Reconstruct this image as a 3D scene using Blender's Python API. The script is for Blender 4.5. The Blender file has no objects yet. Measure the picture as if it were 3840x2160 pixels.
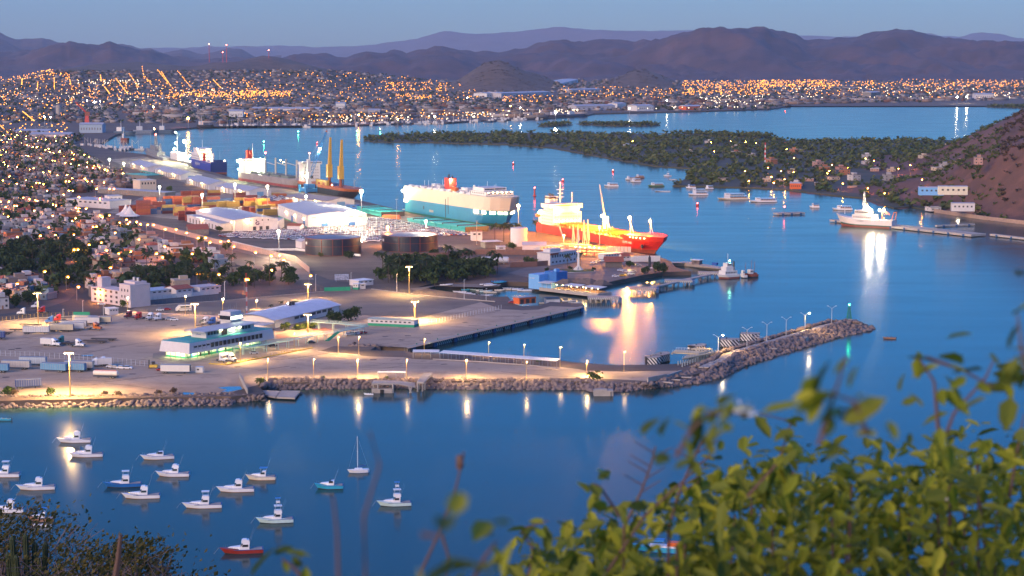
import bpy, math, random
import numpy as np
from mathutils import Vector, Matrix, noise
from mathutils.geometry import tessellate_polygon
SC = bpy.context.scene
COL = SC.collection
R = math.radians
rnd = random.Random(7)
# ---------------- camera ----------------
FPX = 70 / 36 * 3840      # focal length in photo pixels
CAMH = 148.0              # metres above the water
VH = 186.0                # row of the true horizon
PITCH = math.atan((1080 - VH) / FPX)
cam = bpy.data.objects.new('camera', bpy.data.cameras.new('camera'))
COL.objects.link(cam)
cam.location = (0, 0, CAMH)
cam.rotation_euler = (math.pi / 2 - PITCH, 0, 0)
cam.data.lens = 70
cam.data.sensor_width = 36
cam.data.clip_start = 0.3
cam.data.clip_end = 120000
cam.data.dof.use_dof = True
cam.data.dof.focus_distance = 900
cam.data.dof.aperture_fstop = 7.0
SC.camera = cam
# ---------------- world: dusk sky, sun just gone behind the camera's left shoulder ----------------
SUN_EL, SUN_ROT = 4.0, 222.0
world = bpy.data.worlds.new('World')
SC.world = world
world.use_nodes = True
wn = world.node_tree.nodes
wl = world.node_tree.links
sky = wn.new('ShaderNodeTexSky')
sky.sky_type = 'NISHITA'
sky.sun_disc = False
sky.sun_elevation = R(SUN_EL)
sky.sun_rotation = R(SUN_ROT)
sky.altitude = 150
sky.air_density = 1.0
sky.dust_density = 0.3
sky.ozone_density = 6.0
tint = wn.new('ShaderNodeMix'); tint.data_type = 'RGBA'; tint.blend_type = 'MULTIPLY'
tint.inputs[0].default_value = 1.0
tint.inputs[7].default_value = (0.67, 0.96, 1.08, 1)
wl.new(sky.outputs[0], tint.inputs[6])
bg = wn['Background']
wl.new(tint.outputs[2], bg.inputs[0])
bg.inputs[1].default_value = 0.15
sun = bpy.data.objects.new('sun', bpy.data.lights.new('sun', 'SUN'))
COL.objects.link(sun)
sun.data.energy = 1.0
sun.data.angle = R(40)
sun.data.color = (1.0, 0.66, 0.42)
sun.rotation_euler = (R(90 - 22), 0, R(-42))
SC.view_settings.view_transform = 'Standard'
SC.view_settings.look = 'None'
SC.view_settings.exposure = 2.1
SC.view_settings.gamma = 1.0
cy = SC.cycles
cy.max_bounces = 4
cy.diffuse_bounces = 2
cy.glossy_bounces = 2
cy.transmission_bounces = 2
cy.volume_bounces = 0
cy.transparent_max_bounces = 4
cy.caustics_reflective = False
cy.caustics_refractive = False
cy.sample_clamp_indirect = 4.0
cy.sample_clamp_direct = 0.0
cy.use_light_tree = True
cy.use_denoising = True
cy.denoiser = 'OPENIMAGEDENOISE'
# ---------------- measuring: photo pixel -> point of a level plane ----------------
REG = dict(A1=(0,900,2.196),A2=(480,1000,2.5875),A3=(1300,1000,2.5875),A4=(2200,1000,2.1467),A5=(0,1500,2.196),
 A6=(800,1500,2.195),A7=(1800,1400,1.9064),A8=(2740,1100,1.3673),B1=(0,60,2.6833),B2=(900,60,2.576),B3=(1880,60,2.576),
 B4=(2840,60,2.576),B5=(0,460,2.8975),B6=(700,480,2.8975),B7=(1400,580,2.1467),B8=(2340,440,1.7173),O=(0,0,0.67083),
 C1=(1480,640,4.2617),C2=(1960,700,4.2617),C3=(900,560,4.2617),C4=(3100,700,3.4811),C5=(560,1100,4.2617),
 C6=(2420,1180,5.152),C7=(2500,940,6.44),C8=(0,1120,4.829),D3=(700,560,8.587),D4=(300,300,4.5283),D5=(2300,620,3.68),D6=(1500,1030,3.22),D7=(2880,640,6.5875),S=(0,0,1.0))
CA, SA = math.cos(PITCH), math.sin(PITCH)
def S(t, x, y):
 r = REG[t]
 return r[0] + x / r[2], r[1] + y / r[2]
def ray(t, x, y):
 u, v = S(t, x, y)
 a, b = (u - 1920) / FPX, (1080 - v) / FPX
 return Vector((a, CA + b * SA, -SA + b * CA))
def P(t, x, y, z=0.0):
 d = ray(t, x, y)
 k = (z - CAMH) / d.z
 return Vector((d.x * k, d.y * k, z))
def PD(t, x, y, dist):               # the point of the ray at a given depth along +Y
 d = ray(t, x, y)
 k = dist / d.y
 return Vector((d.x * k, dist, CAMH + d.z * k))
def HT(t, x, yb, yt, z=0.0):         # height of a vertical thing with its foot at (x, yb) on level z and its top at row yt
 p = P(t, x, yb, z)
 return PD(t, x, yt, p.y).z - z
def ang(a, b):
 return math.atan2(b.y - a.y, b.x - a.x)
# ---------------- materials ----------------
MATS = {}
def M(name, col, rough=0.7, metal=0.0, var=0.10, scale=0.6, bump=0.0, bscale=None, obj_rand=0.0, coat=0.0, spec=0.5):
 if name in MATS: return MATS[name]
 m = bpy.data.materials.new(name); m.use_nodes = True
 nt = m.node_tree; n = nt.nodes; l = nt.links
 b = n['Principled BSDF']
 b.inputs['Roughness'].default_value = rough
 b.inputs['Metallic'].default_value = metal
 b.inputs['Coat Weight'].default_value = coat
 b.inputs['Specular IOR Level'].default_value = spec
 tc = n.new('ShaderNodeTexCoord')
 nz = n.new('ShaderNodeTexNoise'); nz.inputs['Scale'].default_value = scale; nz.inputs['Detail'].default_value = 5
 nz.inputs['Roughness'].default_value = 0.65
 l.new(tc.outputs['Object'], nz.inputs['Vector'])
 mr = n.new('ShaderNodeMapRange')
 mr.inputs[1].default_value = 0.3; mr.inputs[2].default_value = 0.7
 mr.inputs[3].default_value = 1 - var; mr.inputs[4].default_value = 1 + var
 l.new(nz.outputs[0], mr.inputs[0])
 fac = mr.outputs[0]
 if obj_rand:
  oi = n.new('ShaderNodeObjectInfo')
  m2 = n.new('ShaderNodeMapRange'); m2.inputs[3].default_value = 1 - obj_rand; m2.inputs[4].default_value = 1 + obj_rand
  l.new(oi.outputs['Random'], m2.inputs[0])
  mm = n.new('ShaderNodeMath'); mm.operation = 'MULTIPLY'
  l.new(fac, mm.inputs[0]); l.new(m2.outputs[0], mm.inputs[1]); fac = mm.outputs[0]
 mx = n.new('ShaderNodeMix'); mx.data_type = 'RGBA'; mx.blend_type = 'MULTIPLY'; mx.inputs[0].default_value = 1
 mx.inputs[6].default_value = (*col, 1)
 l.new(fac, mx.inputs[7])
 l.new(mx.outputs[2], b.inputs['Base Color'])
 if bump:
  nb = n.new('ShaderNodeTexNoise'); nb.inputs['Scale'].default_value = bscale or scale * 6; nb.inputs['Detail'].default_value = 4
  l.new(tc.outputs['Object'], nb.inputs['Vector'])
  bp = n.new('ShaderNodeBump'); bp.inputs['Strength'].default_value = bump; bp.inputs['Distance'].default_value = 0.2
  l.new(nb.outputs[0], bp.inputs['Height']); l.new(bp.outputs[0], b.inputs['Normal'])
 MATS[name] = m
 return m
def ME(name, col, strength):          # lit lamp, window or screen
 if name in MATS: return MATS[name]
 m = bpy.data.materials.new(name); m.use_nodes = True
 nt = m.node_tree; n = nt.nodes
 n.remove(n['Principled BSDF'])
 e = n.new('ShaderNodeEmission'); e.inputs[0].default_value = (*col, 1); e.inputs[1].default_value = strength
 nt.links.new(e.outputs[0], n['Material Output'].inputs[0])
 MATS[name] = m
 return m
def MI(name, cols, rough=0.8, per='island', var=0.08):   # colour picked per loose piece (or per object) from a list
 if name in MATS: return MATS[name]
 m = bpy.data.materials.new(name); m.use_nodes = True
 n = m.node_tree.nodes; l = m.node_tree.links
 b = n['Principled BSDF']; b.inputs['Roughness'].default_value = rough
 cr = n.new('ShaderNodeValToRGB'); cr.color_ramp.interpolation = 'CONSTANT'
 e = cr.color_ramp.elements
 while len(e) < len(cols): e.new(0.5)
 for i, c in enumerate(cols):
  e[i].position = i / len(cols); e[i].color = (*c, 1)
 if per == 'island':
  g = n.new('ShaderNodeNewGeometry'); src = g.outputs['Random Per Island']
 else:
  g = n.new('ShaderNodeObjectInfo'); src = g.outputs['Random']
 l.new(src, cr.inputs[0])
 tc = n.new('ShaderNodeTexCoord'); nz = n.new('ShaderNodeTexNoise'); nz.inputs['Scale'].default_value = 0.4; nz.inputs['Detail'].default_value = 5
 l.new(tc.outputs['Object'], nz.inputs['Vector'])
 mr = n.new('ShaderNodeMapRange'); mr.inputs[1].default_value = .3; mr.inputs[2].default_value = .7
 mr.inputs[3].default_value = 1 - var; mr.inputs[4].default_value = 1 + var
 l.new(nz.outputs[0], mr.inputs[0])
 mx = n.new('ShaderNodeMix'); mx.data_type = 'RGBA'; mx.blend_type = 'MULTIPLY'; mx.inputs[0].default_value = 1
 l.new(cr.outputs[0], mx.inputs[6]); l.new(mr.outputs[0], mx.inputs[7]); l.new(mx.outputs[2], b.inputs['Base Color'])
 MATS[name] = m
 return m
# ---------------- mesh building ----------------
class MB:
 def __init__(s): s.v = []; s.f = []
 def add(s, vs, fs):
  o = len(s.v); s.v.extend(tuple(p) for p in vs); s.f.extend(tuple(i + o for i in f) for f in fs); return s
 def box(s, c, d, rz=0.0, taper=1.0, ry=0.0):
  hx, hy, hz = d[0] / 2, d[1] / 2, d[2] / 2
  vs = []
  for z, t in ((-hz, 1.0), (hz, taper)):
   for x, y in ((-hx, -hy), (hx, -hy), (hx, hy), (-hx, hy)): vs.append(Vector((x * t, y * t, z)))
  m = Matrix.Rotation(rz, 3, 'Z') @ Matrix.Rotation(ry, 3, 'Y')
  c = Vector(c)
  return s.add([m @ p + c for p in vs], [(3, 2, 1, 0), (4, 5, 6, 7), (0, 1, 5, 4), (1, 2, 6, 5), (2, 3, 7, 6), (3, 0, 4, 7)])
 def b(s, x0, x1, y0, y1, z0, z1): return s.box(((x0 + x1) / 2, (y0 + y1) / 2, (z0 + z1) / 2), (x1 - x0, y1 - y0, z1 - z0))
 def hexa(s, lo, hi): return s.add(list(lo) + list(hi), [(3, 2, 1, 0), (4, 5, 6, 7), (0, 1, 5, 4), (1, 2, 6, 5), (2, 3, 7, 6), (3, 0, 4, 7)])
 def prism(s, poly, z0, z1):       # level polygon (any outline), extruded upward
  n = len(poly)
  a = sum(poly[i][0] * poly[(i + 1) % n][1] - poly[(i + 1) % n][0] * poly[i][1] for i in range(n))
  if a < 0: poly = poly[::-1]
  vs = [(p[0], p[1], z0) for p in poly] + [(p[0], p[1], z1) for p in poly]
  tri = tessellate_polygon([[Vector((p[0], p[1], 0)) for p in poly]])
  fs = []
  for t in tri:
   x = [poly[i] for i in t]
   ccw = (x[1][0]-x[0][0])*(x[2][1]-x[0][1]) - (x[1][1]-x[0][1])*(x[2][0]-x[0][0]) > 0
   u = t if ccw else t[::-1]
   fs.append(tuple(i + n for i in u)); fs.append(tuple(u[::-1]))
  fs += [(i, (i + 1) % n, (i + 1) % n + n, i + n) for i in range(n)]
  return s.add(vs, fs)
 def side(s, prof, y0, y1):        # x-z outline extruded along y
  n = len(prof)
  vs = [(p[0], y0, p[1]) for p in prof] + [(p[0], y1, p[1]) for p in prof]
  return s.add(vs, [tuple(range(n)), tuple(range(2 * n - 1, n - 1, -1))] + [((i + 1) % n, i, i + n, (i + 1) % n + n) for i in range(n)])
 def cyl(s, p0, p1, r0, r1=None, n=8, cap=True):
  p0 = Vector(p0); p1 = Vector(p1); r1 = r0 if r1 is None else r1
  d = p1 - p0
  if d.length < 1e-6: return s
  q = d.to_track_quat('Z', 'Y').to_matrix()
  vs = []
  for p, r in ((p0, r0), (p1, r1)):
   for i in range(n):
    a = 2 * math.pi * i / n
    vs.append(q @ Vector((r * math.cos(a), r * math.sin(a), 0)) + p)
  fs = [(i, (i + 1) % n, (i + 1) % n + n, i + n) for i in range(n)]
  if cap: fs += [tuple(range(n - 1, -1, -1)), tuple(range(n, 2 * n))]
  return s.add(vs, fs)
 def tube(s, pts, r0, r1=None, n=6):
  pts = [Vector(p) for p in pts]; r1 = r0 if r1 is None else r1
  rings = []
  for i, p in enumerate(pts):
   d = pts[min(i + 1, len(pts) - 1)] - pts[max(i - 1, 0)]
   q = d.to_track_quat('Z', 'Y').to_matrix()
   r = r0 + (r1 - r0) * i / max(1, len(pts) - 1)
   rings.append([q @ Vector((r * math.cos(2 * math.pi * k / n), r * math.sin(2 * math.pi * k / n), 0)) + p for k in range(n)])
  return s.loft(rings, True, True)
 def loft(s, rings, closed=True, cap=False):
  n = len(rings[0]); vs = [p for r in rings for p in r]; fs = []
  m = n if closed else n - 1
  for j in range(len(rings) - 1):
   for i in range(m):
    fs.append((j * n + i, j * n + (i + 1) % n, (j + 1) * n + (i + 1) % n, (j + 1) * n + i))
  if cap: fs += [tuple(range(n - 1, -1, -1)), tuple(range((len(rings) - 1) * n, len(rings) * n))]
  return s.add(vs, fs)
 def ico(s, c, r, sx=1, sy=1, sz=1, jit=0.0, rg=None, sub=0):
  V, Fc = ICO[sub]
  rg = rg or rnd
  return s.add([(c[0] + p[0] * r * sx * (1 + rg.uniform(-jit, jit)), c[1] + p[1] * r * sy * (1 + rg.uniform(-jit, jit)),
                       c[2] + p[2] * r * sz * (1 + rg.uniform(-jit, jit))) for p in V], Fc)
 def quad(s, a, b, c, d): return s.add([a, b, c, d], [(0, 1, 2, 3)])
 def mesh(s, name, mat, smooth=False):
  me = bpy.data.meshes.new(name)
  me.from_pydata(s.v, [], s.f)
  if mat: me.materials.append(mat)
  if smooth: me.polygons.foreach_set('use_smooth', [True] * len(me.polygons))
  me.update()
  return me
 def obj(s, name, mat, parent=None, smooth=False, **kw):
  return mk(name, s.mesh(name, mat, smooth), parent, **kw)
def _ico():
 t = (1 + 5 ** .5) / 2
 v = [Vector(p).normalized() for p in ((-1,t,0),(1,t,0),(-1,-t,0),(1,-t,0),(0,-1,t),(0,1,t),(0,-1,-t),(0,1,-t),(t,0,-1),(t,0,1),(-t,0,-1),(-t,0,1))]
 f = [(0,11,5),(0,5,1),(0,1,7),(0,7,10),(0,10,11),(1,5,9),(5,11,4),(11,10,2),(10,7,6),(7,1,8),(3,9,4),(3,4,2),(3,2,6),(3,6,8),(3,8,9),(4,9,5),(2,4,11),(6,2,10),(8,6,7),(9,8,1)]
 out = [(v, f)]
 for _ in range(2):
  v = list(v); cache = {}; nf = []
  def mid(a, b):
   k = (min(a, b), max(a, b))
   if k not in cache:
    v.append(((v[a] + v[b]) / 2).normalized()); cache[k] = len(v) - 1
   return cache[k]
  for a, b, c in f:
   x, y, z = mid(a, b), mid(b, c), mid(c, a)
   nf += [(a, x, z), (b, y, x), (c, z, y), (x, y, z)]
  f = nf; out.append((v, f))
 return out
ICO = _ico()
def mk(name, data, parent=None, loc=None, rz=0.0, label=None, cat=None, group=None, kind=None, sc=None):
 o = bpy.data.objects.new(name, data)
 COL.objects.link(o)
 if parent: o.parent = parent
 if loc is not None: o.location = loc
 if rz: o.rotation_euler = (0, 0, rz)
 if sc is not None: o.scale = sc if not isinstance(sc, (int, float)) else (sc, sc, sc)
 if label: o['label'] = label
 if cat: o['category'] = cat
 if group: o['group'] = group
 if kind: o['kind'] = kind
 return o
def T(name, label, cat, loc=(0, 0, 0), rz=0.0, group=None, sc=None):
 return mk(name, None, None, loc, rz, label, cat, group, None, sc)
def dup(o, loc=None, rz=None, label=None, group=None, parent=None, sc=None, mats=None):
 c = o.copy(); COL.objects.link(c)
 if parent is not None: c.parent = parent
 if loc is not None: c.location = loc
 if rz is not None: c.rotation_euler = (0, 0, rz)
 if sc is not None: c.scale = sc if not isinstance(sc, (int, float)) else (sc, sc, sc)
 if label: c['label'] = label
 if group: c['group'] = group
 for ch in KIDS.get(o.name, ()) or o.children: dup(ch, parent=c)
 return c
KIDS = {}
def batch(name, V, Fc, xf, mat, kind='stuff', parent=None, label=None, cat=None, group=None):
 """one mesh of many copies of a template; xf rows: x, y, z, rz, sx, sy, sz"""
 V = np.array([tuple(p) for p in V], float); xf = np.array(xf, float)
 n, k = len(xf), len(V)
 c, s_ = np.cos(xf[:, 3])[:, None], np.sin(xf[:, 3])[:, None]
 X = V[None, :, 0] * xf[:, 4:5]; Y = V[None, :, 1] * xf[:, 5:6]; Z = V[None, :, 2] * xf[:, 6:7]
 out = np.stack([X * c - Y * s_ + xf[:, 0:1], X * s_ + Y * c + xf[:, 1:2], Z + xf[:, 2:3]], -1).reshape(-1, 3)
 sizes = np.array([len(f) for f in Fc]); flat = np.array([i for f in Fc for i in f])
 loops = (flat[None, :] + (np.arange(n) * k)[:, None]).reshape(-1)
 tot = np.tile(sizes, n); start = np.concatenate([[0], np.cumsum(tot)[:-1]])
 me = bpy.data.meshes.new(name)
 me.vertices.add(n * k); me.vertices.foreach_set('co', out.reshape(-1))
 me.loops.add(len(loops)); me.loops.foreach_set('vertex_index', loops)
 me.polygons.add(len(tot)); me.polygons.foreach_set('loop_start', start); me.polygons.foreach_set('loop_total', tot)
 me.update(calc_edges=True)
 me.materials.append(mat)
 return mk(name, me, parent, kind=kind, label=label, cat=cat, group=group)
def fbm(x, y, s, o=4, seed=0.0):
 return noise.fractal(Vector((x / s + seed, y / s - seed, seed * 1.7)), 0.9, 2.0, o)
def inpoly(x, y, poly):
 c = False; j = len(poly) - 1
 for i in range(len(poly)):
  a, b = poly[i], poly[j]
  if (a[1] > y) != (b[1] > y) and x < (b[0] - a[0]) * (y - a[1]) / (b[1] - a[1]) + a[0]: c = not c
  j = i
 return c
# ================= water, land, hills, mountains =================
ZQ = 2.6      # level of the quays and the town
mw = bpy.data.materials.new('harbour_water'); mw.use_nodes = True
_n = mw.node_tree.nodes; _l = mw.node_tree.links
_b = _n['Principled BSDF']
_b.inputs['Base Color'].default_value = (0.020, 0.054, 0.052, 1)
_b.inputs['Roughness'].default_value = 0.11
_b.inputs['IOR'].default_value = 1.33; _b.inputs['Specular IOR Level'].default_value = 0.11
_tc = _n.new('ShaderNodeTexCoord')
_mp = _n.new('ShaderNodeMapping'); _mp.inputs['Scale'].default_value = (0.010, 0.045, 1)
_nz = _n.new('ShaderNodeTexNoise'); _nz.inputs['Scale'].default_value = 1.0; _nz.inputs['Detail'].default_value = 6
_l.new(_tc.outputs['Object'], _mp.inputs[0]); _l.new(_mp.outputs[0], _nz.inputs['Vector'])
_mr = _n.new('ShaderNodeMapRange'); _mr.inputs[1].default_value = .35; _mr.inputs[2].default_value = .7
_mr.inputs[3].default_value = 0.15; _mr.inputs[4].default_value = 0.205
_cx = _n.new('ShaderNodeCombineXYZ'); _cx.inputs[0].default_value = 1.0; _l.new(_cx.outputs[0], _b.inputs['Tangent']); _b.inputs['Anisotropic'].default_value = 0.4
_l.new(_nz.outputs[0], _mr.inputs[0]); _l.new(_mr.outputs[0], _b.inputs['Roughness'])
_mp2 = _n.new('ShaderNodeMapping'); _mp2.inputs['Scale'].default_value = (0.12, 0.35, 1)
_nz2 = _n.new('ShaderNodeTexNoise'); _nz2.inputs['Scale'].default_value = 1.0; _nz2.inputs['Detail'].default_value = 5
_l.new(_tc.outputs['Object'], _mp2.inputs[0]); _l.new(_mp2.outputs[0], _nz2.inputs['Vector'])
_bp = _n.new('ShaderNodeBump'); _bp.inputs['Strength'].default_value = 0.015; _bp.inputs['Distance'].default_value = 0.25
_l.new(_nz2.outputs[0], _bp.inputs['Height']); _l.new(_bp.outputs[0], _b.inputs['Normal'])
MB().quad((-45000, -3000, 0), (45000, -3000, 0), (45000, 60000, 0), (-45000, 60000, 0)).obj('water', mw, kind='structure')
# ground of the quays and yards: worn concrete with dirt, oil and pale dust
def ground_mat(name, c1, c2, c3, s1=0.02, s2=0.15):
 m = bpy.data.materials.new(name); m.use_nodes = True
 n = m.node_tree.nodes; l = m.node_tree.links; b = n['Principled BSDF']; b.inputs['Roughness'].default_value = 0.85
 tc = n.new('ShaderNodeTexCoord')
 a = n.new('ShaderNodeTexNoise'); a.inputs['Scale'].default_value = s1; a.inputs['Detail'].default_value = 8; a.inputs['Roughness'].default_value = .6
 a2 = n.new('ShaderNodeTexNoise'); a2.inputs['Scale'].default_value = s2; a2.inputs['Detail'].default_value = 8; a2.inputs['Roughness'].default_value = .7
 mp = n.new('ShaderNodeMapping'); mp.inputs['Scale'].default_value = (1, 2.2, 1); mp.inputs['Rotation'].default_value = (0, 0, 0.4)
 l.new(tc.outputs['Object'], mp.inputs[0]); l.new(mp.outputs[0], a.inputs['Vector']); l.new(tc.outputs['Object'], a2.inputs['Vector'])
 r1 = n.new('ShaderNodeValToRGB'); e = r1.color_ramp.elements
 e[0].position = .36; e[0].color = (*c1, 1); e[1].position = .64; e[1].color = (*c2, 1)
 l.new(a.outputs[0], r1.inputs[0])
 r2 = n.new('ShaderNodeMapRange'); r2.inputs[1].default_value = .52; r2.inputs[2].default_value = .75
 r2.inputs[3].default_value = 0; r2.inputs[4].default_value = .75
 l.new(a2.outputs[0], r2.inputs[0])
 mx = n.new('ShaderNodeMix'); mx.data_type = 'RGBA'; mx.inputs[7].default_value = (*c3, 1)
 l.new(r2.outputs[0], mx.inputs[0]); l.new(r1.outputs[0], mx.inputs[6]); l.new(mx.outputs[2], b.inputs['Base Color'])
 MATS[name] = m
 return m
m_quay = ground_mat('quay_concrete', (.20, .16, .13), (.30, .25, .20), (.13, .10, .085))
m_dirt = ground_mat('dirt_yard', (.15, .115, .085), (.25, .19, .135), (.09, .07, .055), .015, .08)
m_town = ground_mat('town_ground', (.085, .062, .045), (.15, .105, .075), (.045, .045, .028), .02, .06)
m_asph = ground_mat('asphalt', (.045, .043, .042), (.07, .065, .06), (.03, .03, .03), .03, .2)
m_scrub = ground_mat('scrub_ground', (.045, .05, .022), (.085, .075, .04), (.10, .07, .045), .01, .05)
m_hill = ground_mat('dry_hill', (.085, .045, .03), (.15, .07, .045), (.24, .10, .065), .012, .06)
m_mount = ground_mat('mountain_scrub', (.050, .036, .052), (.105, .060, .066), (.026, .024, .032), .003, .014)
m_rock = M('rip_rap_rock', (.20, .155, .14), .9, var=.35, scale=.9, bump=.5)
m_conc = M('concrete', (.36, .32, .28), .85, var=.18, scale=.35)
m_concd = M('dark_concrete', (.20, .18, .16), .9, var=.25, scale=.5)
m_white = M('white_paint', (.74, .73, .72), .6, var=.06, scale=.5)
m_steel = M('grey_steel', (.30, .31, .32), .5, .3, var=.15)
m_dark = M('dark_metal', (.03, .03, .035), .5, var=.2)
m_glass = M('dark_glass', (.02, .025, .03), .12, var=.1)
m_rubber = M('rubber', (.02, .02, .02), .8)
def land(name, pts, z, mat, zb=-.6, kind='structure'):
 return MB().prism([(p.x, p.y) for p in pts], zb, z).obj(name, mat, kind=kind)
def tr(t, *xy): return [P(t, xy[i], xy[i + 1]) for i in range(0, len(xy), 2)]
# the mainland with its quays, traced along the waterline
far = 10500
shore = (tr('O', -700, 1040, 0, 1024, 300, 1017, 560, 1012) + tr('A2', 1000, 1320, 1330, 1285, 1240, 1180, 1500, 1185) +
 tr('A3', 60, 1165, 700, 1165, 1300, 1165, 2000, 1165, 2350, 1175) + tr('A4', 160, 980, 420, 975, 700, 945, 900, 905, 1080, 865, 1020, 850, 880, 812, 700, 828, 420, 835, 230, 838) +
 tr('A3', 2250, 985, 2080, 965, 1300, 915, 640, 886, 560, 868, 230, 862, 300, 812, 590, 830, 620, 826, 2296, 430, 2296, 402, 1976, 384,
 1880, 420, 1700, 428, 1640, 408, 1560, 330, 1450, 335, 1000, 285, 700, 240, 860, 190, 1100, 200, 1300, 206, 1480, 196, 1560, 186, 1760, 190, 1800, 215, 2360, 245) +
 tr('B7', 1810, 1100, 1880, 1062, 2150, 1005, 2330, 975, 2560, 970, 2430, 935, 2390, 885, 2290, 850, 2000, 800) +
 tr('B7', 1780, 715, 1255, 640, 1050, 612, 950, 604, 600, 560, 240, 480, 0, 442) + tr('B6', 2230, 900, 1830, 800, 1500, 735, 1180, 672, 520, 575, 300, 505, 0, 430) +
 tr('B5', 2050, 480, 1830, 420, 1560, 360, 1250, 330, 1180, 305, 1080, 250, 1180, 190, 1250, 150) +
 tr('B1', 1320, 1165, 1780, 1150, 1990, 1130, 2500, 1118) + tr('B2', 0, 1075, 900, 1075, 1500, 1048, 2000, 1040, 2300, 1020) +
 tr('B3', 0, 1014, 460, 992, 820, 970, 900, 950, 1500, 936, 2000, 925, 2576, 906) + tr('B4', 200, 896, 350, 862, 1400, 850, 1500, 850, 1800, 832, 2400, 826, 2576, 812, 3200, 800) +
 [Vector((9000, far, 0)), Vector((-6000, far, 0)), Vector((-1700, 2600, 0)), Vector((-700, 850, 0))])
land('ground', shore, ZQ, m_town)
SHORE = [(p.x, p.y) for p in shore]
# far plain and the low hills of the town
HILLS = []     # x, y, height, radius across, radius along
def hill_at(u, v, d, rx, ry):
 p = PD('S', u, v, d); HILLS.append((p.x, p.y, p.z - ZQ, rx, ry))
hill_at(470, 236, 7300, 330, 800); hill_at(330, 252, 7000, 240, 600); hill_at(620, 246, 7200, 260, 600)
hill_at(1000, 214, 7500, 240, 500); hill_at(860, 232, 7300, 260, 500); hill_at(1120, 246, 7300, 200, 400); hill_at(720, 252, 7200, 300, 500)
hill_at(1300, 272, 7800, 300, 400)
hill_at(1868, 231, 7000, 125, 260); hill_at(1800, 268, 7050, 90, 200); hill_at(1960, 262, 7050, 110, 220); hill_at(2040, 305, 7000, 90, 180)
hill_at(2400, 260, 7700, 95, 220); hill_at(2330, 285, 7650, 75, 180); hill_at(2460, 280, 7700, 75, 180)
def gz(x, y):
 z = ZQ
 if y > 4500:
  for hx, hy, hh, rx, ry in HILLS:
   q = ((x - hx) / rx) ** 2 + ((y - hy) / ry) ** 2
   if q < 9: z = max(z, ZQ + hh * math.exp(-q * .75))
 return z
def grid(name, xs, ys, fn, mat, smooth=True, **kw):
 nx = len(xs[0]) if isinstance(xs[0], (list, tuple)) else len(xs)
 mb = MB()
 for j, y in enumerate(ys):
  row = xs[j] if isinstance(xs[0], (list, tuple)) else xs
  for x in row: mb.v.append((x, y, fn(x, y)))
 for j in range(len(ys) - 1):
  for i in range(nx - 1):
   mb.f.append((j * nx + i, j * nx + i + 1, (j + 1) * nx + i + 1, (j + 1) * nx + i))
 return mb.obj(name, mat, smooth=smooth, **kw)
ys = [5200 + 60 * i for i in range(80)]
def plainz(x, y):
 z = gz(x, y)
 return z + (max(0, z - 8) * .12 * fbm(x, y, 160) if z > 8 else 0) - 0.4 + min(1, max(0, (y - 5300) / 200)) * .6
grid('plain', [[y * (-.36 + .0062 * i) for i in range(117)] for y in ys], ys, plainz, m_town, kind='structure')
# mountain ranges: ridge outline at its own distance, slopes with spurs and gullies on both sides
def ridge(name, t_pts, dist, fore, mat, seed, rough=.2, lo=0.0, spur=900):
 pts = sorted(S(t, x, y) for t, x, y in t_pts)
 us = [p[0] for p in pts]; vs = [p[1] for p in pts]
 n = 210
 u0, u1 = us[0], us[-1]
 rows = 30
 rings = []
 for j in range(rows + 9):
  f = j / rows                       # 0 at the foot, 1 on the crest, beyond: the back slope
  ring = []
  for i in range(n + 1):
   u = u0 + (u1 - u0) * i / n
   v = float(np.interp(u, us, vs))
   crest = PD('S', u, v, dist)
   y = dist - fore * (1 - f) if f <= 1 else dist + (f - 1) * fore * 1.2
   x = crest.x * y / dist
   h = max(5, crest.z)
   if f <= 1:
    nzv = fbm(x, y * .55, spur, 5, seed)
    g = f ** 1.15 + (0.85 * nzv) * math.sin(math.pi * min(1, f)) ** 1.0 * (0.9 if f < .97 else .2)
    z = lo + (h - lo) * max(-.05, min(1.0, g)) + (rough * 34 * fbm(x, y, spur * .12, 3, seed + 3) if f > .05 else 0)
   else:
    z = h * max(0, 1 - (f - 1) * 2.2)
   ring.append((x, y, z))
  rings.append(ring)
 MB().loft(rings, closed=False).obj(name, mat, smooth=True, kind='structure')
def tp(t, *xy): return [(t, xy[i], xy[i + 1]) for i in range(0, len(xy), 2)]
ridge('mountains', tp('S', -500, 190, 700, 178, 1000, 172) + tp('B2', 500, 290, 700, 300, 1100, 290, 1600, 240, 1800, 200, 1960, 145, 2100, 165, 2300, 182) +
      tp('B3', 200, 150, 400, 135, 600, 108, 900, 140, 1300, 150, 1800, 130, 2200, 120) + tp('B4', 400, 190, 1000, 200, 1640, 175, 1800, 195, 1950, 205, 2150, 160, 2350, 178, 2500, 215, 3000, 250), 42000, 9000, m_mount, 2.2, .8, spur=3000)
ridge('mountains', tp('B1', -900, 120, -500, 60, -250, 90, 0, 168, 100, 205, 210, 237, 330, 232, 430, 214, 520, 240, 640, 278, 760, 310, 900, 330, 1050, 300, 1250, 286, 1300, 290, 1420, 330) +
      tp('B1', 1520, 326, 1640, 370, 1830, 338, 1950, 370, 2050, 380) + tp('B1', 2300, 320, 2420, 340) + tp('B2', 160, 400, 400, 380), 21000, 5000, m_mount, 5.1, .5, spur=1700)
ridge('mountains', tp('B1', -900, 330, -400, 380, 0, 372, 150, 376, 350, 350, 550, 302, 700, 270, 850, 290, 1000, 302, 1110, 281, 1250, 310, 1400, 348, 1530, 345, 1620, 380, 1720, 402, 1900, 420, 2100, 440, 2300, 420) +
      tp('B2', 160, 410, 400, 402), 13500, 3200, m_mount, 9.7, .5, lo=ZQ, spur=1000)
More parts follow.
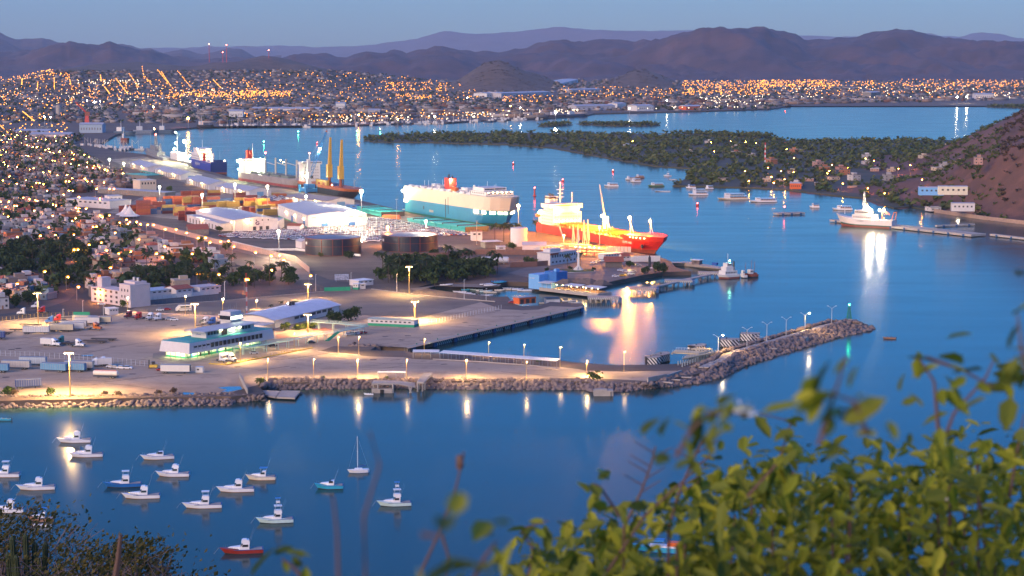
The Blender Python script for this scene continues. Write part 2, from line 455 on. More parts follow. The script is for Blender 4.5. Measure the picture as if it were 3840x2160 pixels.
ridge('mountains', tp('B2', 250, 440, 400, 400, 650, 360, 800, 360, 1000, 400, 1050, 385, 1250, 345, 1340, 355, 1480, 333, 1620, 355, 1920, 303, 2050, 315, 2270, 355, 2400, 342) +
      tp('B3', 0, 350, 200, 325, 300, 280, 480, 230, 600, 230, 700, 245, 800, 240, 940, 205, 1080, 220, 1280, 255, 1380, 232, 1530, 250, 1650, 200, 1850, 165, 2000, 145, 2200, 155, 2450, 140) +
      tp('B4', 80, 133, 200, 150, 340, 170, 420, 200, 480, 232, 700, 225, 1000, 200, 1200, 150, 1340, 128, 1500, 150, 1650, 190, 1800, 215, 1950, 235, 2150, 245, 2800, 235, 3400, 260), 12500, 3000, m_mount, 14.3, .5, lo=ZQ, spur=900)
ridge('mountains', tp('B3', 1300, 480, 1600, 470, 2200, 430) + tp('B4', 0, 470, 400, 440, 800, 420, 1100, 440, 1400, 400, 1600, 320, 1900, 258, 2300, 246, 2576, 250, 3000, 230, 3500, 300), 11000, 1700, m_mount, 21.0, .5, lo=ZQ, spur=700)
# the wooded peninsula across the channel, and the mangrove islands
pen = (tr('B2', 1195, 1200, 1300, 1222, 1800, 1226, 2576, 1247) + tr('B3', 240, 1262, 480, 1278) +
 tr('B8', 0, 285, 200, 318, 430, 334, 400, 400, 312, 445, 560, 452, 760, 456, 1050, 470, 1220, 492, 1400, 512, 1540, 524, 1640, 560, 1740, 590, 1850, 582, 2000, 610, 2150, 632, 2350, 660, 2576, 687, 2900, 725) +
 [Vector((1450, 1600, 0)), Vector((2300, 3000, 0))] + tr('B8', 2600, 150, 2300, 152, 1700, 148, 1100, 152, 985, 150) + tr('B3', 1440, 1150, 1290, 1140, 700, 1140, 0, 1130) + tr('B2', 1880, 1140, 1500, 1155, 1300, 1170))
land('peninsula', pen, 1.2, m_scrub)
PEN = [(p.x, p.y) for p in pen]
isl = [tr('B3', 352, 1066, 450, 1068, 560, 1062, 690, 1052, 600, 1046, 430, 1052), tr('B3', 720, 1044, 850, 1054, 1100, 1064, 1400, 1064, 1540, 1056, 1440, 1046, 1000, 1044),
       tr('B8', 225, 106, 400, 112, 700, 130, 860, 134, 985, 128, 900, 118, 500, 106), tr('B4', 2200, 880, 2576, 892, 3000, 893, 3000, 876, 2400, 874)]
for k, p in enumerate(isl): land('island', p, .8, m_scrub)
ISL = [[(p.x, p.y) for p in q] for q in isl]
# the dry hill at the right end of the peninsula
def rhill(x, y):
 h = 0
 for (cx, cy_, hh, rx, ry) in RH:
  q = ((x - cx) / rx) ** 2 + ((y - cy_) / ry) ** 2
  h = max(h, hh * math.exp(-q)) if q < 6 else h
 return h
RH = []
for (tx, ty, d, rx, ry) in ((2560, 35, 2350, 62, 240), (2760, -60, 2300, 95, 300), (2440, 92, 2430, 50, 200), (2330, 128, 2500, 60, 160), (2540, 235, 1960, 60, 150), (2780, 100, 1880, 110, 200), (2400, 400, 1880, 60, 60), (2250, 480, 1840, 60, 45)):
 p = PD('B8', tx, ty, d); RH.append((p.x, p.y, p.z, rx, ry))
def edge_dist(x, y, poly):
 best = 1e9; j = len(poly) - 1
 for i in range(len(poly)):
  ax, ay = poly[j]; bx, by = poly[i]; j = i
  dx, dy = bx - ax, by - ay
  t = max(0, min(1, ((x - ax) * dx + (y - ay) * dy) / (dx * dx + dy * dy + 1e-9)))
  best = min(best, math.hypot(x - ax - t * dx, y - ay - t * dy))
 return best
def penz(x, y):
 h = rhill(x, y)
 if h > .5:
  k = edge_dist(x, y, PEN) if inpoly(x, y, PEN) else 0
  k = max(0, min(1, (k - 8) / 75)); h *= k * k * (3 - 2 * k)
 return max(1.2, h + (min(1, h / 8) * 5 * fbm(x, y, 40, 5, 3.3))) if h > 1.5 else 1.19
_p0, _p1 = P('B8', 2000, 560), P('B8', 2900, 300)
hill_o = grid('hill', [300 + 11 * i for i in range(110)], [1450 + 16 * i for i in range(100)], lambda x, y: (penz(x, y) - .2 if inpoly(x, y, PEN) else -1.0), m_hill, kind='structure')
# ================= yards, quays, revetments, jetty =================
def sheet(name, pts, mat, dz=.03):
 mb = MB(); poly = [(p.x, p.y) for p in pts]
 n = len(poly)
 for p in poly: mb.v.append((p[0], p[1], ZQ + dz))
 for t in tessellate_polygon([[Vector((p[0], p[1], 0)) for p in poly]]):
  x = [poly[i] for i in t]
  ccw = (x[1][0]-x[0][0])*(x[2][1]-x[0][1]) - (x[1][1]-x[0][1])*(x[2][0]-x[0][0]) > 0
  mb.f.append(t if ccw else t[::-1])
 return mb.obj(name, mat, kind='structure')
def tq(t, *xy): return [P(t, xy[i], xy[i + 1], ZQ) for i in range(0, len(xy), 2)]
# joints between the poured slabs give the pavement its faint grid
m_slab = ground_mat('slab_pavement', (.33, .24, .165), (.47, .355, .25), (.17, .12, .085), .016, .11)
sheet('pavement', tq('A1', -500, 1300, 0, 1282, 900, 1272, 1900, 1258) + tq('A2', 1080, 1195, 1250, 1150, 1450, 1078, 2400, 1088) + tq('A3', 300, 1083, 1200, 1088, 2300, 1083) +
      tq('A4', 100, 900, 470, 920, 760, 850, 720, 838, 300, 845, 0, 838) + tq('A3', 2250, 995, 2080, 975, 1300, 925, 640, 895, 560, 880, 230, 872, 100, 860, 0, 840) + tq('A2', 1850, 825, 2000, 770, 2190, 780) +
      tq('A3', 0, 760, 300, 770, 580, 785, 600, 795, 2285, 400, 2280, 396, 1980, 382, 1860, 418, 1700, 423, 1500, 412, 1300, 345, 1060, 405, 720, 492, 250, 480) +
      tq('A2', 2300, 470, 1500, 480, 1060, 492, 0, 440) + tq('A1', 1000, 602, 850, 622, 590, 640, 0, 668, -500, 705), m_slab, .03)
sheet('dirt_yard', tq('A2', 0, 434, 1060, 488, 1500, 476, 2300, 466) + tq('A3', 250, 476, 720, 488, 1060, 402, 1300, 343, 1440, 333, 1150, 312, 600, 262, 250, 213, 0, 218) +
      tq('A2', 1900, 238, 900, 330, 140, 376), m_dirt, .04)
sheet('road', tq('A1', -500, 690, 0, 655, 600, 618, 860, 610, 1000, 590, 1080, 560, 1180, 500) + tq('A2', 900, 262, 1900, 195, 1700, 120, 1560, 20, 1700, 20, 1960, 130, 2400, 190, 1900, 236, 900, 326, 140, 372, 60, 400) +
      tq('A1', 1040, 596, 860, 616, 600, 624, 0, 664, -500, 700), m_asph, .05)
_rd = tq('A1', -400, 640, 0, 612, 350, 570, 560, 500, 640, 430, 560, 360, 700, 350, 800, 440, 820, 520, 1080, 540, 1000, 590, 860, 612, 600, 622, 0, 662, -400, 690)
sheet('road_junction', _rd, m_asph, .07)
# avenue beside the port wall
AV = [P('A2', 1690, 130, ZQ), P('B6', 1180, 1470, ZQ), P('B6', 640, 1330, ZQ), P('B5', 1990, 1190, ZQ), P('B5', 1250, 1030, ZQ), P('B5', 880, 965, ZQ)]
def strip(name, pts, w, mat, z=.06, **kw):
 mb = MB(); rings = []
 for i, p in enumerate(pts):
  d = (pts[min(i + 1, len(pts) - 1)] - pts[max(i - 1, 0)]); d.z = 0; d.normalize(); nrm = Vector((-d.y, d.x, 0))
  rings.append([p + nrm * w / 2 + Vector((0, 0, z)), p - nrm * w / 2 + Vector((0, 0, z))])
 return mb.loft(rings, closed=False).obj(name, mat, kind='structure', **kw)
m_avenue = ground_mat('worn_avenue', (.16, .12, .10), (.22, .17, .14), (.10, .08, .07), .03, .2)
strip('avenue', AV, 15, m_avenue)
# car lot, container yard, quay apron
LOT = [P('B6', 330, 1180, ZQ), P('B6', 1240, 1225, ZQ), P('B6', 1880, 1250, ZQ), P('C1', 660, 1040, ZQ), P('C1', 1250, 1030, ZQ), P('C1', 420, 880, ZQ), P('C1', 0, 800, ZQ), P('B6', 1960, 975, ZQ), P('B6', 1320, 1095, ZQ), P('B6', 520, 1140, ZQ)]
sheet('car_lot', LOT, m_asph, .04)
sheet('container_yard', [P('B5', 1160, 980, ZQ), P('B6', 0, 1000, ZQ), P('B6', 860, 960, ZQ), P('B6', 1080, 830, ZQ), P('B6', 900, 740, ZQ), P('B6', 0, 690, ZQ), P('B5', 1560, 800, ZQ)], m_quay, .04)
sheet('quay_apron', tq('B7', 950, 606, 600, 563, 240, 484, 0, 446) + tq('B6', 2230, 905, 1830, 806, 1500, 742, 1180, 680, 520, 582, 300, 512, 0, 437) + tq('B5', 2050, 490, 1830, 428, 1560, 366) +
      tq('B5', 1180, 400, 1420, 500, 2000, 650) + tq('B6', 0, 620, 320, 690, 700, 745, 1060, 770, 1400, 850, 1900, 880) + tq('C1', 0, 760, 180, 800, 1150, 960, 1230, 1030), m_quay, .05)
sheet('parking_area', tq('B7', 1080, 955, 1240, 905, 1420, 870, 1750, 830, 1860, 840, 2100, 870, 2240, 885, 2200, 940, 2140, 960, 1880, 1030, 1840, 1030, 1760, 1000, 1240, 985), m_avenue, .06)
sheet('beach', tq('A3', 690, 235, 860, 186, 1100, 195, 1300, 202, 1480, 190, 1500, 170, 1000, 165, 600, 215), M('sand', (.20, .16, .12), .9), .05)
# ---- loose rock ----
_rg = random.Random(3)
ROCKS = []
for k in range(6):
 mb = MB(); mb.ico((0, 0, 0), 1, 1, .8, .7, .28, _rg)
 ROCKS.append(mb.mesh('rock', m_rock))
def revetment(name, label, lines, n_single, spacing, smin, smax, rows, seed):
 """rocks dumped between an upper line and a lower line (lists of points)"""
 rg = random.Random(seed)
 th = T(name, label, 'rocks', lines[0][0][0])
 base = lines[0][0][0]
 spots = []
 for up, lo in lines:
  def walk(pts):
   L = [0]
   for i in range(1, len(pts)): L.append(L[-1] + (pts[i] - pts[i - 1]).length)
   return L
  Lu, Ll = walk(up), walk(lo)
  def at(pts, L, f):
   s = f * L[-1]
   for i in range(1, len(pts)):
    if s <= L[i] + 1e-9:
     q = (s - L[i - 1]) / max(1e-6, L[i] - L[i - 1]); return pts[i - 1].lerp(pts[i], q)
   return pts[-1]
  n = int(max(Lu[-1], Ll[-1]) / spacing)
  for i in range(n):
   for j in range(rows):
    f = min(1, max(0, (i + rg.uniform(-.5, .5)) / n)); g = (j + rg.uniform(-.4, .4)) / (rows - 1)
    p = at(up, Lu, f).lerp(at(lo, Ll, f), max(-.05, min(1.08, g)))
    spots.append((p.x, p.y, p.z + rg.uniform(-.25, .35), rg.uniform(0, 6.28), rg.uniform(smin, smax) * rg.choice((.7, 1, 1, 1.3))))
  rings = [[at(up, Lu, i / 40) + Vector((0, 0, .05)) for i in range(41)], [at(lo, Ll, i / 40) - Vector((0, 0, .35)) for i in range(41)]]
  MB().loft([[a - base for a in r] for r in rings], closed=False).obj('rubble_bed', m_rock, th)
 spots.sort(key=lambda s: -s[4])
 for s in spots[:n_single]:
  o = mk('rock', ROCKS[rg.randrange(6)], th, (s[0] - base.x, s[1] - base.y, s[2] - base.z), sc=(s[4], s[4], s[4]))
  o.rotation_euler = (rg.uniform(-.5, .5), rg.uniform(-.5, .5), s[3])
 V, Fc = ICO[0]
 for k in range(3):
  rr = random.Random(seed + k)
  Vj = [Vector((v.x * rr.uniform(.75, 1.25), v.y * rr.uniform(.6, 1.0), v.z * rr.uniform(.5, .9))) for v in V]
  batch('rubble', Vj, Fc, [(s[0] - base.x, s[1] - base.y, s[2] - base.z, s[3], s[4], s[4], s[4]) for s in spots[n_single:][k::3]], m_rock, parent=th)
 return th
def zl(t, z, *xy): return [P(t, xy[i], xy[i + 1], z) for i in range(0, len(xy), 2)]
revetment('rock_revetment', 'sloping bank of brown boulders below the truck yard', [(zl('A1', 2.4, -300, 1300, 0, 1292, 900, 1284, 1900, 1272) + zl('A2', 2.2, 1050, 1245, 1330, 1262),
      zl('A1', 0, -300, 1392, 0, 1385, 900, 1372, 1900, 1362) + zl('A2', 0, 1000, 1322, 1350, 1292))], 150, 1.55, .75, 1.5, 6, 11)
revetment('rock_revetment', 'long low bank of pale boulders along the terminal access road', [(zl('A2', 3.4, 1290, 1165, 1420, 1092, 1500, 1084, 1900, 1098, 2400, 1102) + zl('A3', 2.6, 300, 1098, 1200, 1100, 2300, 1100) + zl('A4', 2.6, 70, 935, 300, 935, 560, 945),
      zl('A2', 0, 1260, 1195, 1500, 1192, 2400, 1182) + zl('A3', 0, 300, 1180, 1200, 1190, 2330, 1195) + zl('A4', 0, 60, 1010, 300, 1005, 620, 970))], 200, 1.5, .7, 1.45, 6, 12)
jet_top = zl('A4', 3.4, 1010, 818, 1130, 770, 1210, 700, 1400, 645, 1600, 585, 1770, 535, 1930, 490, 2090, 445, 2190, 450)
jet_lo = zl('A4', 0, 900, 935, 1110, 882, 1190, 832, 1400, 757, 1600, 692, 1850, 622, 2050, 562, 2250, 517, 2312, 492)
jet_in = [p + Vector((-7, 5, 0)) for p in jet_top]
jetin_lo = [Vector((p.x - 5, p.y + 4.5, 0)) for p in jet_in]
revetment('rock_jetty', 'curving breakwater of brown boulders with broken slabs on top', [(jet_top, jet_lo), (jet_in, jetin_lo), (zl('A4', 2.4, 560, 935, 760, 870, 900, 830, 1010, 818), zl('A4', 0, 620, 972, 800, 945, 900, 935, 920, 930)),
      ([jet_top[-1], jet_in[-1]], [jet_lo[-1], jetin_lo[-1]])], 200, 1.5, .9, 1.8, 5, 13)
MB().loft([[a for a in jetin_lo], [a - Vector((0, 0, .7)) for a in jet_in], [a - Vector((0, 0, .7)) for a in jet_top], [a for a in jet_lo]], closed=False).obj('jetty_core', m_concd, kind='structure')
# broken concrete slabs of the jetty road
jr = T('jetty_road', 'cracked concrete slab road on top of the boulder breakwater', 'road', P('A4', 940, 812, 3.3))
jc = zl('A4', 3.45, 940, 812, 1100, 742, 1200, 685, 1400, 628, 1600, 570, 1760, 523, 1900, 480, 2090, 438)
rg = random.Random(5)
for i in range(len(jc) - 1):
 a, b = jc[i], jc[i + 1]; n = max(2, int((b - a).length / 6)); d = (b - a).normalized(); nr = Vector((-d.y, d.x, 0))
 for k in range(n):
  for s in (-1.15, 1.15):
   c = a.lerp(b, (k + .5) / n) + nr * s * 1.05 - jr.location
   mb = MB(); mb.box((0, 0, 0), ((b - a).length / n - .12, 2.25, .35))
   o = mb.obj('slab', m_conc, jr, loc=c + Vector((0, 0, rg.uniform(-.08, .08))))
   o.rotation_euler = (rg.uniform(-.03, .03), rg.uniform(-.03, .03), math.atan2(d.y, d.x) + rg.uniform(-.03, .03))
for (x, y, L, a) in ((1300, 690, 9, .9), (1360, 672, 8, 1.0), (1250, 700, 7, .8), (1500, 660, 4, 0), (1495, 655, 3, 1.5), (1700, 590, 6, .9), (1950, 500, 9, .95), (1880, 525, 8, .95), (640, 930, 7, -.6), (800, 890, 5, -.2), (720, 910, 4, -.4), (700, 895, 6, .9)):
 p = P('A4', x, y, 2.4) - jr.location
 MB().box((0, 0, 0), (L, .9, .5)).obj('fallen_slab', m_conc, jr, loc=p, rz=a)
for (x, y) in ((1520, 640), (1755, 590), (2155, 448)):
 MB().box((0, 0, 0), (3.2, 2.6, 3.0)).obj('concrete_block', m_conc, jr, loc=P('A4', x, y, 2.0) - jr.location, rz=.9)
# retaining walls near the root of the jetty
w = T('retaining_wall', 'grey stepped concrete wall beside the boulders near the jetty root', 'wall', P('A4', 490, 925, ZQ))
for (x0, y0, x1, y1, h) in ((490, 930, 640, 900, 2.2), (640, 900, 760, 858, 1.6)):
 a, b = P('A4', x0, y0, ZQ), P('A4', x1, y1, ZQ); c = (a + b) / 2 - w.location
 MB().box((c.x, c.y, h / 2 - .1), ((b - a).length, .8, h), ang(a, b)).obj('wall_segment', m_conc, w)
# green navigation tower at the jetty head
m_green = M('green_paint', (.02, .20, .11), .5)
p = P('A4', 2112, 436, 3.6)
lt = T('navigation_tower', 'green lattice navigation light tower on a pale block at the jetty head', 'beacon', p)
MB().box((0, 0, .3), (3.4, 3.4, 1.4)).obj('plinth', m_conc, lt)
for sx in (-1, 1):
 for sy in (-1, 1): MB().cyl((sx * 1.15, sy * 1.15, .9), (sx * .42, sy * .42, 7.4), .14, .10, 6).obj('leg', m_green, lt)
mb = MB()
for k in range(5):
 z0, z1 = .9 + k * 1.3, .9 + (k + 1) * 1.3; r0, r1 = 1.15 - .146 * k, 1.15 - .146 * (k + 1)
 for (ax, ay, bx, by) in ((-1, -1, 1, -1), (1, -1, 1, 1), (1, 1, -1, 1), (-1, 1, -1, -1)):
  mb.cyl((ax * r0, ay * r0, z0), (bx * r1, by * r1, z1), .07, n=4); mb.cyl((bx * r0, by * r0, z0), (ax * r1, ay * r1, z1), .07, n=4); mb.cyl((ax * r1, ay * r1, z1), (bx * r1, by * r1, z1), .07, n=4)
mb.obj('bracing', m_green, lt)
MB().cyl((0, 0, 7.4), (0, 0, 7.6), .95, n=12).cyl((0, 0, 7.6), (0, 0, 8.5), .4, n=10).obj('lantern_platform', m_green, lt)
MB().ico((0, 0, 8.75), .32).obj('lantern', ME('green_lantern', (.05, 1, .45), 40), lt)
# ---- lamp builders ----
def point(name, parent, loc, col, power, r=.35, down=0):
 L = bpy.data.lights.new(name, 'SPOT' if down else 'POINT')
 if down: L.spot_size = R(down); L.spot_blend = .7
 L.color = col; L.energy = power; L.shadow_soft_size = r
 o = bpy.data.objects.new(name, L); COL.objects.link(o); o.parent = parent; o.location = loc
 return o
WARM, SODIUM, WHITE = (1, .60, .21), (1, .31, .045), (1, .82, .54)
m_pole = M('ochre_pole', (.55, .36, .12), .6)
m_polew = M('pale_pole', (.60, .58, .54), .6)
m_lampw = ME('lamp_warm', WARM, 30)
m_lamps = ME('lamp_sodium', SODIUM, 75)
m_lampx = ME('lamp_white', WHITE, 60)
def mast(t, x, yb, yt, label, power=9000, heads=4, z=None, face=-1.57, col=WARM, br=1):
 p = P(t, x, yb, ZQ if z is None else z); h = HT(t, x, yb, yt, p.z)
 o = T('flood_mast', label, 'light mast', p, face + 1.57, 'flood light masts of the port')
 MB().cyl((0, 0, -.1), (0, 0, h), .32, .16, 8).obj('pole', m_pole, o)
 MB().box((0, 0, h), (3.4, .35, .22)).obj('crossbar', m_pole, o)
 for k in range(heads):
  xx = (k - (heads - 1) / 2) * 3.2 / max(1, heads - 1)
  hd = MB().box((xx, -.3, h - .45), (.75, .5, .5)).obj('floodlight', m_dark, o)
  MB().box((xx, -.40, h - .74), (.62, .55, .06)).obj('lens', ME('flood_lens%d' % br, col, 30 * br), hd)
 point('flood_beam', o, (0, -.6, h - 1.2), col, power * 2.4, .6, 174)
 return o
def lamp_post(t, x, yb, yt, label, lit=True, power=1500, z=None, double=False, col=WARM, glob=None, group='slim lamp posts of the terminal', poles=None, side=0):
 p = P(t, x, yb, ZQ if z is None else z); h = HT(t, x, yb, yt, p.z)
 o = T('lamp_post', label, 'lamp post', p, 0, group)
 MB().cyl((0, 0, -.1), (0, 0, h if not double else h * .86), .16, .10, 6).obj('pole', poles or m_pole, o)
 if double:
  for s in (-1, 1):
   MB().cyl((0, 0, h * .85), (s * 1.9, 0, h), .07, n=5).obj('arm', m_polew, o)
   hd = MB().box((s * 2.2, 0, h), (.8, .3, .2)).obj('lamp_head', m_polew, o)
   if s == side: MB().ico((s * 2.2, 0, h - .15), .32).obj('bulb', m_lampx, o)
  if side: point('lamp_light', o, (side * 2.2, 0, h - .6), col, power, .35, 174)
 else:
  MB().box((.25, 0, h), (.9, .3, .18)).obj('lamp_head', m_polew, o)
  if lit:
   MB().box((.3, 0, h - .14), (.55, .24, .08)).obj('lens', glob or m_lampw, o)
   point('lamp_light', o, (.3, 0, h - .5), col, power, .35, 172)
 return o
mast('A1', 578, 1290, 918, 'tall flood mast standing on the shore edge of the truck yard', 26000, 5, br=3)
mast('A1', 315, 690, 428, 'tall flood mast beside the yellow fence and the parked trailers', 9000, 4)
mast('A2', 655, 650, 348, 'tall flood mast behind the terminal building', 12000, 4)
mast('A2', 1747, 640, 452, 'tall flood mast beside the trimmed hedge and the raised walkway', 10000, 4)
mast('A2', 1748, 330, 158, 'tall flood mast on the far edge of the dirt yard by the road', 8000, 4)
mast('A3', 607, 266, -10, 'tallest flood mast in front of the dark tree belt', 9000, 4)
mast('A3', 662, 520, 325, 'flood mast behind the long green and white shed', 16000, 3, br=2)
for (t, x, yb, yt, pw, tx) in (('A3', 118, 865, 678, 700, 'at the corner of the basin'), ('A3', 753, 838, 702, 500, 'behind the start of the long canopy'), ('A3', 1378, 868, 732, 500, 'behind the middle of the long canopy'),
 ('A3', 1720, 892, 754, 500, 'behind the last bay of the long canopy'), ('A3', 2070, 972, 780, 900, 'at the free end of the long canopy'), ('A3', 2327, 1062, 910, 3800, 'beside the flat-topped shore tree'),
 ('A3', 1160, 1092, 902, 3800, 'between the ruined pier and the shore tree'), ('A3', 105, 1087, 899, 3800, 'just left of the small white shelter'), ('A3', 582, 1090, 902, 900, 'just right of the small white shelter'), ('A3', 1742, 1090, 922, 1200, 'on the boulder bank opposite the canopy end'),
 ('A2', 1357, 1090, 892, 1800, 'beside the shrub at the bend of the shore'), ('A2', 1802, 1090, 895, 1000, 'on the pale boulder bank near the bollards'), ('A2', 2040, 848, 682, 1800, 'at the rocky inner corner of the basin'), ('A2', 1613, 822, 642, 1900, 'on the yellow kerb below the raised walkway'),
 ('A2', 1090, 928, 737, 2400, 'beside the parked white tractor units at the terminal'), ('A4', 300, 848, 684, 600, 'near the root of the striped dolphins')):
 lamp_post(t, x, yb, yt, 'slim ochre lamp post ' + tx, power=pw * 2.6)
for (x, yb, yt, sd, tx) in ((905, 700, 628, 0, 'behind the trestle'), (1058, 692, 548, 1, 'next to the striped trestle, one arm lit'), (1290, 642, 488, 0, 'between the two striped dolphins and the road'), (1450, 602, 446, 0, 'where the gangway meets the jetty'),
 (1605, 567, 406, 0, 'halfway along the jetty'), (1757, 522, 372, 1, 'towards the jetty head, one arm lit'), (1972, 460, 316, 0, 'next to the green tower')):
 lamp_post('A4', x, yb, yt, 'grey twin-arm lamp post ' + tx, z=3.3, double=True, side=sd, power=3500, group='twin-arm lamp posts along the jetty', poles=m_polew)
for (t, x, yb, yt, tx) in (('A1', 1527, 612, 462, 'beside the parked motorhome'), ('A1', 1835, 632, 487, 'on the red kerb of the truck yard'), ('A2', 1247, 412, 327, 'behind the control tower'), ('A2', 1550, 400, 352, 'near the shrubs behind the curved-roof hall'), ('A1', 1050, 600, 475, 'in the trees at the yard gate')):
 o = lamp_post(t, x, yb, yt, 'slim street lamp with a bright white globe ' + tx, power=2600, group='street lamps of the truck yard')
 MB().ico((.3, 0, HT(t, x, yb, yt, ZQ) - .1), .38).obj('globe', m_lampx, o)
for (t, x, yb, yt, tx) in (('A2', 940, 322, 145, 'by the road wall'), ('A1', 1850, 490, 345, 'by the low white houses'), ('A1', 683, 620, 500, 'by the green gate'), ('A1', 520, 636, 570, 'in the yellow fence'), ('A1', 852, 620, 528, 'by the gatehouse'), ('A3', 487, 250, 72, 'behind the dirt yard fence'), ('A3', 1353, 330, 212, 'on the fence by the moored skiffs'), ('A2', 1822, 240, 78, 'at the bend of the avenue'), ('A3', 1140, 318, 128, 'over the moored skiffs'),
 ('A2', 2165, 215, 60, 'by the green hoarding')):
 lamp_post(t, x, yb, yt, 'plain unlit utility pole ' + tx, lit=False, group='unlit poles round the yard', poles=m_polew)
# ---- fences, kerbs ----
def fence(label, t, pts, n, h, mat, wires=True, name='post_fence', z=None, dots=()):
 ps = [P(t, pts[i], pts[i + 1], ZQ if z is None else z) for i in range(0, len(pts), 2)]
 th = T(name, label, 'fence', ps[0])
 L = [0]
 for i in range(1, len(ps)): L.append(L[-1] + (ps[i] - ps[i - 1]).length)
 pm = MB().cyl((0, 0, -.05), (0, 0, h), .085, n=5).mesh('post', mat)
 mb = MB(); prev = None
 for k in range(n + 1):
  s = L[-1] * k / n
  i = next(i for i in range(1, len(ps)) if s <= L[i] + 1e-6)
  q = ps[i - 1].lerp(ps[i], (s - L[i - 1]) / max(1e-6, L[i] - L[i - 1])) - ps[0]
  mk('post', pm, th, q)
  if wires and prev is not None:
   for zz in (.15, h * .5, h - .05): mb.cyl(prev + Vector((0, 0, zz)), q + Vector((0, 0, zz)), .022, n=3, cap=False)
  prev = q
 if wires: mb.obj('rails', mat, th)
 return th
m_yel = M('yellow_paint', (.62, .42, .06), .6)
m_whitef = M('fence_white', (.6, .6, .58), .6)
m_darkf = M('fence_dark', (.10, .11, .11), .6)
fence('yellow post fence on the low wall beside the truck road', 'A1', (-300, 690, 0, 668, 290, 640, 600, 622), 26, 2.2, m_yel)
fence('thin white post fence dividing the truck yard', 'A1', (-200, 945, 0, 953, 640, 985, 1215, 1042, 1680, 1098), 50, 2.6, m_whitef)
fence('dark mesh fence along the far side of the dirt yard', 'A2', (140, 380, 560, 352, 900, 330, 1300, 295, 1900, 238), 50, 2.4, m_darkf)
fence('dark mesh fence between the dirt yard and the moored skiffs', 'A3', (230, 215, 600, 265, 1150, 315, 1440, 338), 40, 2.4, m_darkf)
fence('dark mesh fence behind the parked tractor units', 'A2', (180, 440, 560, 470, 1150, 490), 34, 2.2, m_darkf)
fence('white post fence crossing the quay behind the green and white shed', 'A3', (735, 560, 870, 548, 1260, 462, 1500, 412), 26, 2.4, m_whitef)
fence('low yellow railing on the kerb in front of the terminal', 'A2', (800, 935, 950, 945, 1300, 880, 1780, 785), 34, 1.1, m_yel, name='railing')
def kerb(label, t, pts, w, h, mat, name='kerb', z=None):
 ps = [P(t, pts[i], pts[i + 1], ZQ if z is None else z) for i in range(0, len(pts), 2)]
 mb = MB()
 for a, b in zip(ps, ps[1:]):
  c = (a + b) / 2 - ps[0]; mb.box((c.x, c.y, h / 2 - .05), ((b - a).length + w * .4, w, h + .1), ang(a, b))
 return mb.obj(name, mat, loc=ps[0], kind='structure')
kerb('', 'A2', (0, 442, 560, 468, 1060, 494), .7, .45, M('pink_kerb', (.55, .38, .33), .8))
kerb('', 'A1', (-300, 695, 0, 674, 290, 646, 600, 630), .5, .5, m_conc)
kerb('', 'A2', (140, 384, 560, 356, 900, 334, 1900, 243), .5, .4, m_conc)
kerb('', 'A3', (240, 220, 600, 268, 1150, 318, 1440, 342), .6, .5, m_conc)
kerb('', 'A2', (790, 945, 950, 955, 1300, 888, 1790, 790), .8, .5, m_yel)
kerb('', 'A3', (840, 900, 1300, 925, 1800, 962, 2040, 988), .6, .4, m_conc)
kerb('', 'A2', (1850, 828, 2250, 862), .6, .4, m_conc)
# ---- sheet-piled quay with fenders ----
def stripes(name, c1, c2, sc=1.0, rot=.8):
 m = bpy.data.materials.new(name); m.use_nodes = True
 n = m.node_tree.nodes; l = m.node_tree.links; b = n['Principled BSDF']; b.inputs['Roughness'].default_value = .75
 tc = n.new('ShaderNodeTexCoord'); sx = n.new('ShaderNodeSeparateXYZ'); l.new(tc.outputs['Object'], sx.inputs[0])
 def mth(op, a, bb):
  q = n.new('ShaderNodeMath'); q.operation = op
  for i, vv in enumerate((a, bb)):
   if isinstance(vv, (int, float)): q.inputs[i].default_value = vv
   elif vv is not None: l.new(vv, q.inputs[i])
  return q.outputs[0]
 s = mth('ADD', mth('MULTIPLY', sx.outputs[0], sc), mth('MULTIPLY', sx.outputs[2], rot * sc))
 fr = mth('GREATER_THAN', mth('FRACT', s, None), .5)
 mx = n.new('ShaderNodeMix'); mx.data_type = 'RGBA'; mx.inputs[6].default_value = (*c1, 1); mx.inputs[7].default_value = (*c2, 1)
 l.new(fr, mx.inputs[0]); l.new(mx.outputs[2], b.inputs['Base Color'])
 return m
m_strQ = stripes('quay_stripes', (.42, .42, .40), (.06, .07, .08), .55, .7)
m_strD = stripes('dolphin_stripes', (.75, .72, .66), (.02, .02, .022), .62, .85)
m_strP = stripes('pier_stripes', (.62, .60, .57), (.10, .09, .08), .8, .6)
m_bluef = M('blue_fender', (.02, .09, .22), .6)
a, b = P('A3', 610, 828), P('A3', 2297, 432)
qw = T('quay_wall', 'long striped quay wall with dark blue fenders on the inner basin', 'quay wall', a, ang(a, b))
Lq = (b - a).length
MB().b(0, Lq, 0, .5, -.5, 1.9).obj('striped_face', m_strQ, qw)
MB().b(-.2, Lq + .3, -.25, 1.6, 1.9, ZQ + .12).obj('coping', m_conc, qw)
for k in range(10):
 x = 3 + (Lq - 6) * k / 9
 MB().b(x - 1.3, x + 1.3, -1.0, .02, -.3, 2.1).obj('fender', m_bluef, qw)
 MB().cyl((x + 5, 1, ZQ + .1), (x + 5, 1, ZQ + .7), .25, .35, 8).obj('bollard', m_green, qw)
for k in range(6):
 x = 14 + (Lq - 26) * k / 6
 MB().b(x - .6, x + .6, -.5, .02, .1, 1.3).obj('tyre_fender', m_rubber, qw)
a2, b2 = P('A3', 320, 806), P('A3', 600, 830)
o = T('pile_wall', 'rusty sheet pile wall at the inner corner of the basin', 'quay wall', a2, ang(a2, b2))
n = 22; Lp = (b2 - a2).length
